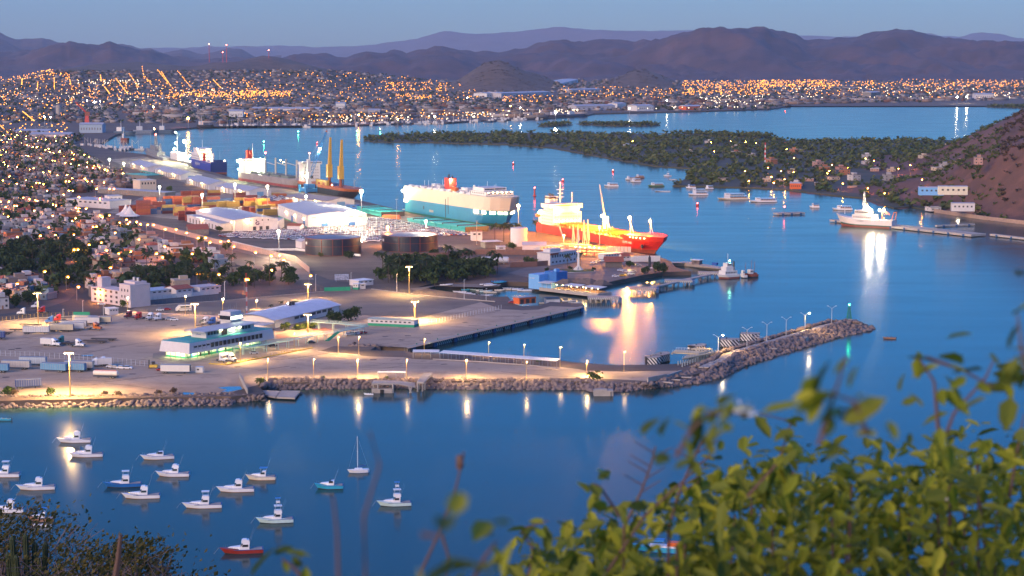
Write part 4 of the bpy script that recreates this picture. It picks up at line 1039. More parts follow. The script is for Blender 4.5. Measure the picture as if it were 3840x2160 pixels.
for i in range(4):
 x = 42 + i * 28
 MB().b(x - 14, x + 6, -8, 8, 11.5, 13.6).obj('hatch_cover', M('hatch_green', (.16, .19, .16), .7), bk)
 MB().cyl((x + 10, 0, 11.5), (x + 10, 0, 31), 1.3, 1.0, 8).obj('crane_post', M('bulk_pale', (.42, .41, .36), .6), bk)
 MB().cyl((x + 10, 0, 22 + i), (x - 10, -2, 24 + i), .5, n=5).obj('crane_jib', MATS['bulk_pale'], bk)
m_grl = ME('green_white_lamp', (.9, 1, .45), 180)
for (x, y, z, r, pw) in ((4, -13, 24, 1.1, 9000), (27, 4, 26, 1.3, 12000), (29, 2, 14, 1.0, 5000), (4, -12.5, 15, .7, 3000)): glow(bk, (x, y, z), m_grl, r, (.95, 1, .6), pw)
for (s, z) in ((.55, 29), (.60, 27), (.85, 25)): glow(bk, (L * s, 0, z), m_lampw, .6)
MB().ico((52, 0, 35), .8).obj('masthead_lamp', MATS['red_beacon'], bk)
# ---- container feeder with yellow cranes ----
m_ycr = M('crane_yellow', (.60, .34, .05), .5, var=.1)
fd, L = ship('container_feeder', 'container feeder ship with black hull, orange bulwark and two upright yellow cranes', 'B6', 1190, 690, 1735, 790, 21)
B = 21
hull(fd, L, B, [(-1, 1.2, m_rust, 'boot_topping'), (1.2, 8.6, m_black, 'hull'), (8.6, 11.4, M('orange_bulwark', (.42, .12, .04), .6, var=.2), 'bulwark')], bow=.2, rake=.14, transom=.85, phi=3.2)
ac = MB().b(6, 19, -9.5, 9.5, 9, 29).obj('accommodation', m_shipw, fd); bg_ = MB().b(8, 19.5, -11.5, 11.5, 29, 32).obj('bridge', m_shipw, fd)
winrow(bg_, -10.5, 10.5, 19.5, 30.4, 1, 12, m_dark, face='x', gap=.2)
for k in range(6): winrow(ac, -8, 8, 19, 11 + k * 3, .8, 7, m_dark, face='x', gap=.7)
MB().cyl((13, 0, 32), (13, 0, 40), .8, .5, 6).obj('mast', m_shipw, fd); MB().ico((13, 0, 40.5), .7).obj('masthead_lamp', MATS['red_beacon'], fd)
MB().b(1, 6, -4, 4, 9, 24).obj('funnel', m_steel, fd)
for i, s in enumerate((.58, .80)):
 x = L * s
 pd = MB().cyl((x, -5, 9), (x, -5, 20), 2.0, 1.6, 8).obj('crane_pedestal', m_rust, fd)
 MB().box((x, -5, 26), (5.4, 5.0, 13)).obj('crane_house', m_ycr, fd)
 MB().hexa([Vector((x - .4, -6.8, 30)), Vector((x + 2.6, -6.8, 30)), Vector((x + 2.6, -3.2, 30)), Vector((x - .4, -3.2, 30))], [Vector((x + 3.4, -6, 60 - i)), Vector((x + 5, -6, 60 - i)), Vector((x + 5, -4.2, 60 - i)), Vector((x + 3.4, -4.2, 60 - i))]).obj('crane_jib', m_ycr, fd)
cols = [M('box_yellow', (.50, .33, .07), .6), M('box_red', (.30, .06, .035), .6), M('box_blue', (.03, .09, .24), .6)]
for i in range(10): MB().b(L * .38 + (i % 5) * 6.4, L * .38 + (i % 5) * 6.4 + 6.1, -9, -9 + 2.4, 11.4 + 2.6 * (i // 5), 13.9 + 2.6 * (i // 5)).obj('deck_container', cols[i % 2 if i < 5 else 0], fd)
for i in range(12): MB().b(L * .4 + (i % 6) * 6.4, L * .4 + (i % 6) * 6.4 + 6.1, -5 + 3 * (i // 6), -2.6 + 3 * (i // 6), 11.4, 14.0).obj('deck_container', cols[(i * 7) % 3], fd)
MB().cyl((L * .69, 4, 11), (L * .69, 4, 22), .5, n=6).obj('deck_post', m_dark, fd); MB().cyl((L * .93, 2, 11), (L * .93, 2, 21), .4, n=6).obj('foremast', m_steel, fd)
glow(fd, (L * .72, -10, 13), m_lamps, .4); glow(fd, (16, -10, 20), m_lampw, .6, WARM, 6000)
text(fd, 'BBC', 2.0, (L * .86, -B / 2 + 1.2, 6.4), (math.pi / 2, 0, .25), m_shipw)
# ---- blue ro-ro ship seen from astern ----
m_bluh = M('cobalt_hull', (.025, .045, .30), .5, var=.1); m_blus = M('navy_stern', (.012, .03, .14), .5)
rr, L = ship('cargo_ferry', 'cobalt blue ro-ro ship with a box stern and lit white superstructure', 'D3', 770, 790, 40, 600, 20, vis='l')
B = 20
hull(rr, L, B, [(-1, 1.6, m_rust, 'boot_topping'), (1.6, 12.8, m_bluh, 'hull')], bow=.2, rake=.1, transom=1.0, stern=.02)
MB().b(-.7, .1, -B / 2, B / 2, 2.5, 13.6).obj('stern_door', m_blus, rr); MB().b(-.5, 3, -B / 2 + 5, B / 2 - 4.5, 13.6, 16.5).obj('stern_block', m_blus, rr)
ac = MB().b(L * .5, L * .86, -9, 9, 12.8, 21).obj('accommodation', m_shipw, rr); a2 = MB().b(L * .55, L * .8, -8, 8, 21, 27).obj('bridge_block', m_shipw, rr)
for k in range(2): winrow(ac, L * .52, L * .85, 9.0, 14 + k * 3, 1, 10, m_dark, gap=.6); winrow(ac, -8, 8, L * .5 - .06, 14 + k * 3.4, 1.6, 5, m_litwin, face='x', gap=.4)
winrow(a2, -7, 7, L * .55 - .06, 22.5, 1.2, 5, m_litwin, face='x', gap=.4)
MB().cyl((L * .68, 0, 27), (L * .68, 0, 37), .4, .2, 6).obj('mast', m_shipw, rr); MB().cyl((6, -3, 13), (6, -3, 27), .25, .12, 6).obj('stern_mast', m_steel, rr)
MB().b(L * .44, L * .47, 3, 6, 12.8, 22).obj('red_stair_tower', MATS['funnel_red'], rr)
for i in range(9): glow(rr, (L * .49 + (i % 3) * 8, 8.5 - (i % 4) * 4, 20 + (i // 3) * 3), m_lampw, .55, WARM, 500)
glow(rr, (2, 8, 15.5), m_lampw, .5); glow(rr, (2, -8, 15.5), m_lampw, .5)
text(rr, 'baja ferries', 6.0, (L * .66, B / 2 + .15, 7.2), (math.pi / 2, 0, math.pi), m_shipw)
# ---- grey naval ship and brightly lit trawler beyond the sheds ----
m_navy = M('naval_grey', (.20, .21, .22), .6)
nv, L = ship('naval_ship', 'dark grey naval vessel with a stepped tower mast behind the sheds', 'B5', 1760, 432, 1540, 340, 13, vis='l')
hull(nv, L, 13, [(-1, 6, m_navy, 'hull')], bow=.3, rake=.1)
MB().b(L * .25, L * .8, -5, 5, 6, 11).obj('deckhouse', m_navy, nv); MB().b(L * .4, L * .65, -4, 4, 11, 17).obj('bridge', m_navy, nv)
MB().box((L * .5, 0, 24), (7, 5, 15), taper=.45).obj('tower_mast', m_navy, nv); MB().box((L * .3, 0, 16), (5, 4, 12), taper=.5).obj('tower_mast', m_navy, nv); MB().cyl((L * .75, 0, 11), (L * .75, 0, 34), .5, .3, 6).obj('foremast', m_navy, nv)
MB().cyl((L * .15, 0, 6), (L * .15, 0, 9), 2, 1.5, 8).cyl((L * .15, 0, 8.5), (L * .05, 0, 9.5), .3, n=5).obj('gun', m_navy, nv)
MB().ico((L * .5, 0, 32.2), .9).obj('masthead_lamp', MATS['red_beacon'], nv); glow(nv, (L * .5, 2, 40), m_lampw, 1.0)
lw, L = ship('work_ship', 'work ship ablaze with yellow-white deck lamps', 'B5', 2060, 470, 1790, 420, 12, vis='l')
hull(lw, L, 12, [(-1, 5, m_steel, 'hull')], bow=.3, rake=.1)
MB().b(L * .5, L * .8, -5, 5, 5, 14).obj('deckhouse', m_shipw, lw); MB().cyl((L * .65, 0, 14), (L * .65, 0, 40), .6, .3, 6).obj('mast', m_shipw, lw); MB().cyl((L * .3, 0, 5), (L * .3, 0, 30), .6, .4, 6).obj('derrick', m_steel, lw)
m_hot = ME('work_lamp', (1, .95, .55), 300)
for (x, z, r, pw) in ((.30, 30, 2.0, 60000), (.72, 18, 1.2, 15000), (.66, 26, 1.0, 9000), (.2, 9, 1.2, 20000), (.12, 12, .8, 9000), (.5, 12, .8, 6000), (.66, 40, .7, 2000)): glow(lw, (L * x, 2, z), m_hot, r, (1, .93, .6), pw)
# ---- white research vessel at the far pier ----
rv, L = ship('research_vessel', 'white research vessel floodlit at the long low pier', 'C4', 850, 548, 205, 512, 10, vis='l'); rv.scale = (1.12, 1.2, 1.4)
hull(rv, L, 10, [(-1, .9, m_rust, 'boot_topping'), (.9, 1.5, m_boot, 'waterline_band'), (1.5, 4.6, m_shipw, 'hull')], bow=.34, rake=.1, sheer=2.6, transom=.9)
MB().b(L * .34, L * .72, -4.4, 4.4, 4.6, 7.4).obj('deckhouse', m_shipw, rv); ub = MB().b(L * .42, L * .68, -3.8, 3.8, 7.4, 10).obj('bridge', m_shipw, rv)
winrow(rv, L * .36, L * .7, 4.4 + .06, 5.6, .7, 9, m_dark, gap=.6); winrow(ub, L * .43, L * .67, 3.8 + .06, 8.5, .8, 8, m_dark, gap=.25)
MB().box((L * .52, 0, 11.4), (4, 3, 2.8), taper=.7).obj('mast_house', m_shipw, rv); lm = MB().obj('lattice_mast', m_shipw, rv) if False else None
mb = MB()
for sx in (-1, 1):
 for sy in (-1, 1): mb.cyl((L * .55 + sx * .9, sy * .9, 12.5), (L * .55 + sx * .3, sy * .3, 21), .14, n=5)
for k in range(5): mb.box((L * .55, 0, 13.6 + k * 1.7), (1.6 - k * .2, 1.6 - k * .2, .15))
mb.obj('lattice_mast', m_shipw, rv); MB().ico((L * .55, 0, 19.5), .8).obj('radome', m_shipw, rv)
MB().b(0, L * .3, -4.4, 4.4, 4.5, 4.7).obj('working_deck', m_steel, rv)
for s in (-1, 1): MB().cyl((L * .02, s * 3.2, 4.6), (L * -.01, s * 2.2, 9.5), .35, n=6).obj('a_frame_leg', m_orange, rv)
MB().cyl((-.6, -2.4, 9.5), (-.6, 2.4, 9.5), .35, n=6).obj('a_frame_beam', m_orange, rv); MB().cyl((L * .2, 2, 4.6), (L * .2, 2, 11), .4, n=6).cyl((L * .2, 2, 11), (L * .06, 2, 8), .3, n=6).obj('deck_crane', m_orange, rv)
MB().cyl((L * .9, 0, 7), (L * .9, 0, 12), .3, .1, 6).obj('jackstaff', m_shipw, rv)
m_rvl = ME('research_lamp', (1, .82, .48), 90)
for (x, y, z, r, pw) in ((.38, 4.2, 10.5, .75, 5200), (.43, 3, 11.5, .6, 3500), (.24, 3, 10.5, .7, 5200), (.16, 3, 10.8, .6, 4400), (.33, 4.7, 6.8, .5, 2000)): glow(rv, (L * x, y, z), m_rvl, r, (1, .78, .42), pw * .5)
text(rv, 'B I P MEXICO', .9, (L * .62, 5.12, 3.3), (math.pi / 2, 0, math.pi), m_dark)
# pier of the research vessel
def deckpier(label, t, near, far_, top, mat_side, group=None):
 a = [P(t, near[i], near[i + 1], 0) for i in (0, 2)]; w = far_
 L = (a[1] - a[0]).length
 o = T('long_pier', label, 'pier', a[0], ang(a[0], a[1]), group)
 MB().b(0, L, 0, w, .5, top).obj('deck', m_conc, o); MB().b(0, L, -.25, -.01, .5, top - .1).obj('striped_edge', mat_side, o)
 n = max(3, int(L / 16))
 for k in range(n): MB().b(L * (k + .5) / n - .9, L * (k + .5) / n + .9, -.9, -.26, .1, top - .2).obj('fender', m_bluef, o)
 for k in range(n * 2): MB().cyl((L * (k + .5) / n / 2, w / 2, -.6), (L * (k + .5) / n / 2, w / 2, .6), .4, n=6).obj('pile', m_concd, o)
 return o
deckpier('long low pier with a striped edge where the white research vessel lies', 'C4', (40, 462, 1890, 660), 16, 2.2, m_strP)
deckpier('short white pontoon behind the long low pier', 'C4', (1440, 530, 1935, 508), 3, 1.6, m_strP)
deckpier('row of pale pier blocks leading off from the long pier', 'C4', (2130, 648, 2900, 738), 4, 2.0, m_strP)
deckpier('pale floating pontoon with a red light pole in the open channel', 'B8', (992, 632, 1166, 626), 9, 1.9, m_strP)
p = P('D7', 405, 1040, 1.9); o = T('beacon_pole', 'thin red-topped light pole on the pale pontoon', 'beacon', p); MB().cyl((0, 0, -.05), (0, 0, 5.2), .14, n=6).obj('pole', m_dark, o); MB().ico((0, 0, 5.4), .45).obj('lamp', MATS['red_beacon'], o)
# ---- tug and small working boats at the stone mole ----
tg, L = ship('tug_boat', 'white high-sided tug boat moored at the stone mole', 'C7', 1790, 660, 1345, 690, 9, cat='tug', vis='l')
tg.rotation_euler = (0, 0, tg.rotation_euler[2])
hull(tg, L, 9, [(-.6, 1.0, m_rust, 'boot_topping'), (1.0, 2.4, m_shipw, 'hull')], bow=.35, rake=.08)
d1 = MB().b(L * .15, L * .8, -3.6, 3.6, 2.4, 5.0).obj('deckhouse', m_shipw, tg); d2 = MB().b(L * .25, L * .72, -3, 3, 5, 7.4).obj('upper_deckhouse', m_shipw, tg); d3 = MB().b(L * .38, L * .64, -2.4, 2.4, 7.4, 9.8).obj('wheelhouse', m_shipw, tg)
winrow(d3, L * .39, L * .63, 2.4 + .06, 8.5, .7, 5, m_dark, gap=.2); winrow(d1, L * .18, L * .78, 3.6 + .06, 3.4, .9, 7, m_dark, gap=.5)
MB().cyl((L * .3, 2.6, 2.4), (L * .3, 2.6, 11), .55, n=8).obj('funnel', m_dark, tg); MB().cyl((L * .5, 0, 9.8), (L * .5, 0, 16), .16, n=6).obj('mast', m_shipw, tg); glow(tg, (L * .3, -2, 11), ME('green_lamp', (.3, 1, .6), 40), .35)
def workboat(label, t, x0, y0, x1, y1, B, hullmat, vis='l', masts=2, mm=None):
 o, L = ship('fishing_boat', label, t, x0, y0, x1, y1, B, cat='fishing boat', vis=vis)
 hull(o, L, B, [(-.5, .5, m_black, 'boot_topping'), (.5, 2.0, hullmat, 'hull')], bow=.4, rake=.1, sheer=1.0)
 h = MB().b(L * .45, L * .75, -B * .3, B * .3, 2, 5).obj('wheelhouse', m_shipw, o); winrow(h, L * .47, L * .73, B * .3 + .06 if vis == 'l' else -B * .3, 3.6, .7, 4, m_dark, gap=.3)
 for k in range(masts): MB().cyl((L * (.25 + .3 * k), 0, 2), (L * (.25 + .3 * k) - .5, 0, 10 + k), .14, n=5).obj('mast', mm or m_rust, o)
 MB().b(L * .1, L * .4, -B * .3, B * .3, 2, 2.9).obj('winch', m_rust, o)
 return o
workboat('small white work boat between the tug and the red-masted trawler', 'C7', 1960, 665, 1820, 670, 4.5, m_shipw, masts=1)
workboat('rusty trawler with two red masts beside the tug', 'C7', 2230, 640, 1980, 655, 6, m_rust, masts=2)
# ---- buoys ----
for (t, x, y, tx) in (('B7', 1298, 332, 'tall red channel buoy between the car carrier and the tanker'),):
 o = T('channel_buoy', tx, 'buoy', P(t, x, y, 0)); MB().cyl((0, 0, -.6), (0, 0, .8), 2.0, 1.8, 10).obj('float', MATS['funnel_red'], o); MB().cyl((0, 0, .8), (0, 0, 8), .9, .7, 8).obj('tower', MATS['funnel_red'], o); MB().ico((0, 0, 8.4), .5).obj('lantern', MATS['red_beacon'], o)
for (t, x, y) in (('B7', 1127, 80), ('B7', 1526, 216), ('B7', 1929, 140), ('D5', 1160, 560), ('B4', 268, 928), ('B6', 1418, 172)):
 o = T('marker_buoy', 'round red marker buoy floating on open water', 'buoy', P(t, x, y, 0), group='round red marker buoys'); MB().ico((0, 0, .7), 1.6, sub=1).obj('float', MATS['funnel_red'], o); MB().ico((0, 0, 2.5), .4).obj('lantern', MATS['red_beacon'], o)
for (t, x, y) in (('B2', 563, 1135), ('B2', 1130, 1130), ('B2', 1355, 1110), ('B2', 230, 1235)):
 o = T('marker_buoy', 'green-lit marker buoy floating in the far channel', 'buoy', P(t, x, y, 0), group='green-lit marker buoys'); MB().cyl((0, 0, -.5), (0, 0, 3), 1.4, .6, 8).obj('float', m_green, o); MB().ico((0, 0, 3.6), .8).obj('lantern', ME('green_beacon', (.1, 1, .45), 30), o)
# ================= port buildings =================
def frame3(t, ax, ay, bx, by, z=None):
 z = ZQ if z is None else z
 a, b = P(t, ax, ay, z), P(t, bx, by, z)
 return a, ang(a, b), (b - a).length
m_wallw = M('white_wall', (.60, .56, .54), .8, var=.07, scale=.25)
m_wallp = M('pink_wall', (.62, .50, .47), .8, var=.07, scale=.25)
m_roofg = M('grey_sheet_roof', (.46, .45, .47), .55, var=.14, scale=.15)
m_rooft = M('terracotta_roof', (.30, .09, .05), .8, var=.2)
m_tealp = M('turquoise_paint', (.03, .36, .33), .6, var=.1)
m_greenw = M('green_wall', (.02, .28, .15), .7)
m_bluedoor = M('blue_door', (.03, .14, .38), .6)
m_litg = ME('green_tube_light', (.85, 1, .50), 9)
m_litin = M('lit_interior', (.62, .62, .5), .8)
# ---- ferry terminal ----
p, an, L = frame3('C5', 640, 1075, 2005, 815)
W = 19
tm = T('ferry_terminal', 'long two-storey ferry terminal with sloping white parapet and turquoise roof deck', 'building', p, an)
def trap(par, x0, x1, y0, y1, z0, z1, sl, mat, name):
 return MB().hexa([Vector((x0, y0, z0)), Vector((x1, y0, z0)), Vector((x1, y1, z0)), Vector((x0, y1, z0))], [Vector((x0 + sl, y0 + sl * .6, z1)), Vector((x1 - sl, y0 + sl * .6, z1)), Vector((x1 - sl, y1 - sl * .6, z1)), Vector((x0 + sl, y1 - sl * .6, z1))]).obj(name, mat, par)
MB().b(3, L - 5, 4.5, W - 1, 0, 3.0).obj('ground_floor', m_litin, tm)
MB().b(2.9, L - 4.9, 4.4, W - .9, -.05, 1.0).obj('green_dado', m_greenw, tm)
up = trap(tm, 0, L, 0, W, 3.0, 8.0, 1.0, m_wallw, 'upper_storey')
MB().b(1.1, L - 1.1, .8, W - .8, 8.0, 8.12).obj('roof_deck', m_tealp, tm)
n = 17
for k in range(n):
 x = 3.6 + k * 2.95; big = k >= 4
 MB().b(x, x + 2.3, .14 if big else .3, .62, 4.4 if big else 5.0, 6.6 if big else 6.3).obj('window', m_glass, up)
 MB().b(x - .12, x, .10, .62, 4.3, 6.7).obj('mullion', m_steel, up)
for k in range(12): MB().cyl((2 + k * 5, 1.2, 0), (2 + k * 5, 1.2, 3.0), .16, n=6).obj('column', m_greenw, tm)
for k in range(5): MB().cyl((.8, 3 + k * 3.2, 0), (.8, 3 + k * 3.2, 3.0), .2, n=6).obj('column', m_concd, tm)
for k in range(10): MB().b(5 + k * 5, 7.6 + k * 5, 3.4, 3.7, 2.72, 2.86).obj('ceiling_lamp', m_litg, tm)
for k in range(3): MB().b(1.4, 2.2, 5 + k * 4.4, 7.4 + k * 4.4, 2.72, 2.86).obj('ceiling_lamp', m_litg, tm)
for k in range(8): MB().b(6 + k * 6, 7.2 + k * 6, 4.35, 4.42, 0, 2.2).obj('door', m_dark if k % 3 else m_bluedoor, tm)
mb = MB()
for k in range(26): mb.cyl((1.2 + (L - 2.4) * k / 25, .95, 8.1), (1.2 + (L - 2.4) * k / 25, .95, 9.1), .05, n=4)
for k in range(8): mb.cyl((1.2, .95 + (W - 2) * k / 7, 8.1), (1.2, .95 + (W - 2) * k / 7, 9.1), .05, n=4)
for zz in (8.6, 9.1): mb.box((L / 2, .95, zz), (L - 2.4, .06, .06)).box((1.2, W / 2, zz), (.06, W - 2, .06)).box((L / 2, W - .95, zz), (L - 2.4, .06, .06))
mb.obj('roof_railing', M('pale_green_rail', (.35, .55, .48), .6), tm)
ph = MB().b(17, 52, 4.5, 14, 8.12, 11.4).obj('penthouse', m_wallw, tm)
MB().b(13.5, 55, 2.6, 15.4, 11.4, 11.75).obj('penthouse_roof', m_roofg, tm)
for k in range(4): MB().b(18 + k * 2.1, 19.7 + k * 2.1, 4.42, 4.52, 9.4, 11).obj('window', m_dark, ph)
for k in range(3): MB().b(43 + k * 2.2, 44.8 + k * 2.2, 4.42, 4.52, 9.4, 11).obj('window', m_dark, ph)
MB().b(28, 32, 4.40, 4.52, 8.2, 11).obj('brown_shutter', M('brown_shutter', (.14, .04, .03), .6), ph)
for x in (26.5, 36, 40): MB().b(x, x + 1.4, 3.7, 4.1, 10.9, 11.1).obj('wall_lamp', m_litg, ph)
text(ph, 'aduana', 1.2, (16.95, 11, 9.4), (math.pi / 2, 0, -math.pi / 2), m_bluedoor)
tw = MB().b(46, 54, 14.5, 21, 8, 17).obj('control_tower', m_wallw, tm)
MB().b(45.6, 54.4, 14.1, 21.4, 13.0, 15.0).obj('tower_window_band', m_glass, tw); MB().b(45.8, 54.2, 14.0, 14.06, 13.2, 14.6).obj('lit_pane', ME('tower_lit', (.8, 1, .75), 2.2), tw)
MB().b(45.2, 54.8, 13.7, 21.8, 15.0, 15.5).b(45.2, 54.8, 13.7, 21.8, 12.4, 12.9).obj('tower_ledge', m_wallw, tw)
for k in range(6): MB().cyl((46 + k * 1.5, 17, 17), (46 + k * 1.5, 17, 18.5 + (k % 3)), .06, n=4).obj('antenna', m_steel, tw)
pts = [P('C5', x, y, ZQ) for x, y in ((50, 1040), (640, 1110), (720, 1100), (2050, 830), (1500, 760), (60, 960))]
sheet('terminal_pavement', pts, m_quay, .14)
for k in range(3): point('arcade_light', tm, (8 + k * 20, 2.8, 2.6), (.9, 1, .55), 260, .5)
point('arcade_light', tm, (1.6, 9, 2.6), (.9, 1, .55), 200, .5)
point('roof_light', tm, (36, 2.9, 10.8), (.85, 1, .6), 260, .3)
# lattice radio mast behind the terminal
p = P('A2', 1153, 520, ZQ); h = HT('A2', 1153, 520, 60, ZQ)
rmst = T('radio_mast', 'thin red and white lattice radio mast behind the terminal', 'mast', p)
for k in range(10):
 mb = MB()
 for a in range(3):
  q = Vector((.35 * math.cos(a * 2.09), .35 * math.sin(a * 2.09), 0)); q2 = Vector((.35 * math.cos(a * 2.09 + 2.09), .35 * math.sin(a * 2.09 + 2.09), 0))
  z0, z1 = h * k / 10, h * (k + 1) / 10
  mb.cyl(q + Vector((0, 0, z0)), q + Vector((0, 0, z1)), .07, n=4)
  for j in range(3): mb.cyl(q + Vector((0, 0, z0 + (z1 - z0) * j / 3)), q2 + Vector((0, 0, z0 + (z1 - z0) * (j + 1) / 3)), .05, n=3)
 mb.obj('mast_section', MATS['funnel_red'] if k % 2 else m_shipw, rmst)
# ---- curved-roof hall behind the hedge ----
p, an, L = frame3('A2', 1420, 600, 2050, 445)
hl = T('exhibition_hall', 'long low hall with a pale curved roof behind the hedge', 'hall', p, an)
W = 26; n = 12
mb = MB(); r0, r1 = [], []
for i in range(n + 1):
 a = i / n; z = 4.4 + 2.6 * math.sin(math.pi * a) ; y = -1 + (W + 2) * a
 r0.append((-1.5, y, z)); r1.append((L + 1, y, z))
mb.loft([r0, r1], closed=False); mb.loft([[(x, y, z - .3) for x, y, z in r1], [(x, y, z - .3) for x, y, z in r0]], closed=False)
mb.obj('curved_roof', M('pale_sheet_roof', (.62, .60, .62), .5, var=.1, scale=.2), hl, smooth=True)
wl_ = MB().b(0, L, 0, W, 0, 4.4).obj('wall', m_wallw, hl); mb = MB(); mb.side([(0, 4.4), (0, 4.41)], 0, 1) if False else None
MB().loft([[(0, y, 4.3) for _, y, _ in r0], [(0, y, max(4.3, z - .3)) for _, y, z in r0]], closed=False).obj('gable', m_wallw, hl)
for k in range(7): MB().b(L * .3 + k * 6, L * .3 + k * 6 + 4.6, -.06, .04, 2.2, 3.6).obj('window', m_dark, wl_)
MB().cyl((L * .55, W * .5, 7), (L * .55, W * .5, 9), .9, n=8).cyl((L * .6, W * .5, 7), (L * .6, W * .5, 9), .9, n=8).obj('roof_tank', m_dark, hl)
MB().b(-14, -1.6, -2, 9, 3.1, 3.4).b(-13.6, -13.3, -1.6, -1.3, 0, 3.1).b(-2.2, -1.9, -1.6, -1.3, 0, 3.1).b(-13.6, -13.3, 8.3, 8.6, 0, 3.1).obj('side_canopy', m_roofg, hl)
p, an, L = frame3('A2', 1480, 700, 2150, 590); sheet('terracotta_court', [P('A2', x, y, ZQ) for x, y in ((1440, 700), (1700, 680), (2000, 610), (1900, 590), (1600, 625), (1440, 660))], M('terracotta_paving', (.36, .15, .10), .8), .05)
# ---- raised pedestrian walkway ----
ww = T('raised_walkway', 'long green-railed pedestrian walkway raised on slim legs', 'walkway', P('A2', 990, 850, ZQ))
wk = [P('A2', x, y, ZQ + 3.6) - ww.location for x, y in ((985, 778), (1160, 785), (1500, 726), (2315, 578), (2060, 552), (1785, 535))]
for a, b in zip(wk, wk[1:]):
 d = (b - a); L_ = d.length; c = (a + b) / 2
 MB().box((c.x, c.y, c.z), (L_ + 1.2, 2.2, .3), ang(a, b)).obj('deck', M('pale_green_steel', (.40, .55, .47), .6), ww)
 n = max(3, int(L_ / 1.6)); mb = MB(); nr = Vector((-d.y, d.x, 0)).normalized()
 for s in (-1, 1):
  for k in range(n + 1): q = a.lerp(b, k / n) + nr * s; mb.cyl(q, q + Vector((0, 0, 1.15)), .055, n=4)
  for zz in (.6, 1.15): mb.cyl(a + nr * s + Vector((0, 0, zz)), b + nr * s + Vector((0, 0, zz)), .05, n=4)
 mb.obj('railing', MATS['pale_green_steel'], ww)
 n = max(2, int(L_ / 7))
 for k in range(n):
  for s in (-.8, .8): q = a.lerp(b, (k + .5) / n) + nr * s; MB().cyl((q.x, q.y, -.05), (q.x, q.y, q.z), .15, n=6).obj('leg', MATS['pale_green_steel'], ww)
q = wk[2].lerp(wk[3], .52); MB().hexa([Vector((q.x - 1, q.y - 2, 0)), Vector((q.x + 1, q.y - 2, 0)), Vector((q.x + 6, q.y + 4, q.z)), Vector((q.x + 4.4, q.y + 5, q.z))], [Vector((q.x - 1, q.y - 2, .3)), Vector((q.x + 1, q.y - 2, .3)), Vector((q.x + 6, q.y + 4, q.z + .3)), Vector((q.x + 4.4, q.y + 5, q.z + .3))]).obj('stair', m_greenw, ww)
# ---- long white and green shed, guard booths, gate house ----
def shed(name, label, t, ax, ay, bx, by, W, h, wall, roof, cat='building', z=None, dado=None, doors=0, dmat=None, wins=0, flat=True, over=.4, rise=1.6, group=None):
 p, an, L = frame3(t, ax, ay, bx, by, z)
 o = T(name, label, cat, p, an, group)
 if flat:
  w = MB().b(0, L, 0, W, 0, h).obj('wall', wall, o); MB().b(-over, L + over, -over, W + over, h, h + .22).obj('roof', roof, o)
 else:
  mb = MB(); mb.side([(0, 0), (L, 0), (L, h), (0, h)], 0, W) if False else None
  prof = [(0, 0), (W, 0), (W, h), (W / 2, h + rise), (0, h)]
  mb = MB(); mb.add([(0, y, z_) for y, z_ in prof] + [(L, y, z_) for y, z_ in prof], [(4, 3, 2, 1, 0), (5, 6, 7, 8, 9), (0, 1, 6, 5), (1, 2, 7, 6), (3, 4, 9, 8), (2, 3, 8, 7), (4, 0, 5, 9)])
  w = mb.obj('wall', wall, o)
  for s in (0, 1):
   y0, y1 = (-over, W / 2) if s == 0 else (W + over, W / 2); z0 = h - over * rise / (W / 2)
   lo = [Vector((-over, y0, z0 + .05)), Vector((L + over, y0, z0 + .05)), Vector((L + over, y1, h + rise + .05)), Vector((-over, y1, h + rise + .05))]
   MB().hexa(lo, [v + Vector((0, 0, .22)) for v in lo]).obj('roof_slope', roof, o)
 if dado: MB().b(-.03, L + .03, -.03, W + .03, 0, h * .4).obj('painted_dado', dado, o)
 for k in range(doors): x = L * (k + .5) / doors; MB().b(x - 1.2, x + 1.2, -.10, .05, 0, min(3, h * .75)).obj('door', dmat or m_bluedoor, o)
 if wins: winrow(o, L * .05, L * .95, 0, h * .62, h * .2, wins, m_dark, gap=.5)
 return o, L
shed('quay_shed', 'long low white shed with a green base on the quay', 'A3', 205, 572, 655, 592, 7, 3.6, m_wallw, M('sage_roof', (.35, .42, .36), .7), dado=m_greenw, wins=9)
MB().b(5, 6.2, -.12, .0, 0, 2.3)
shed('guard_booth', 'small white guard booth with a green base by the dirt yard', 'A2', 2180, 222, 2232, 224, 4, 3.4, m_wallw, m_white, dado=m_greenw, wins=2)
shed('guard_booth', 'plain white guard booth next to the green-based one', 'A2', 2250, 220, 2305, 216, 4, 3.2, m_wallw, m_white, wins=1)
shed('gatehouse', 'pale gatehouse with green panels at the truck gate', 'A1', 900, 618, 975, 612, 6, 3.4, m_wallw, m_white, wins=3)
MB().b(0, 9, 0, .12, 0, 2).obj('green_hoarding', m_greenw, loc=P('A1', 605, 622, ZQ), label='green sheet hoarding panel beside the truck gate', cat='hoarding')
MB().b(0, 16, 0, .12, 0, 2.4).obj('green_hoarding', m_greenw, loc=P('A2', 1905, 240, ZQ), label='green sheet hoarding panel along the far road', cat='hoarding', rz=.25)
shed('roadside_office', 'low white roadside office with a flat roof and water tank', 'A2', 2240, 190, 2380, 175, 9, 3.2, m_wallw, m_white, wins=3)
o = T('billboard', 'small roadside billboard on two posts by the far road', 'billboard', P('A2', 2005, 150, ZQ), .2); MB().b(0, 9, 0, .2, 1.2, 5).obj('panel', M('poster', (.30, .33, .42), .6, var=.7, scale=.8), o)
for x in (1, 8): MB().cyl((x, .1, 0), (x, .1, 1.3), .12, n=5).obj('post', m_steel, o)
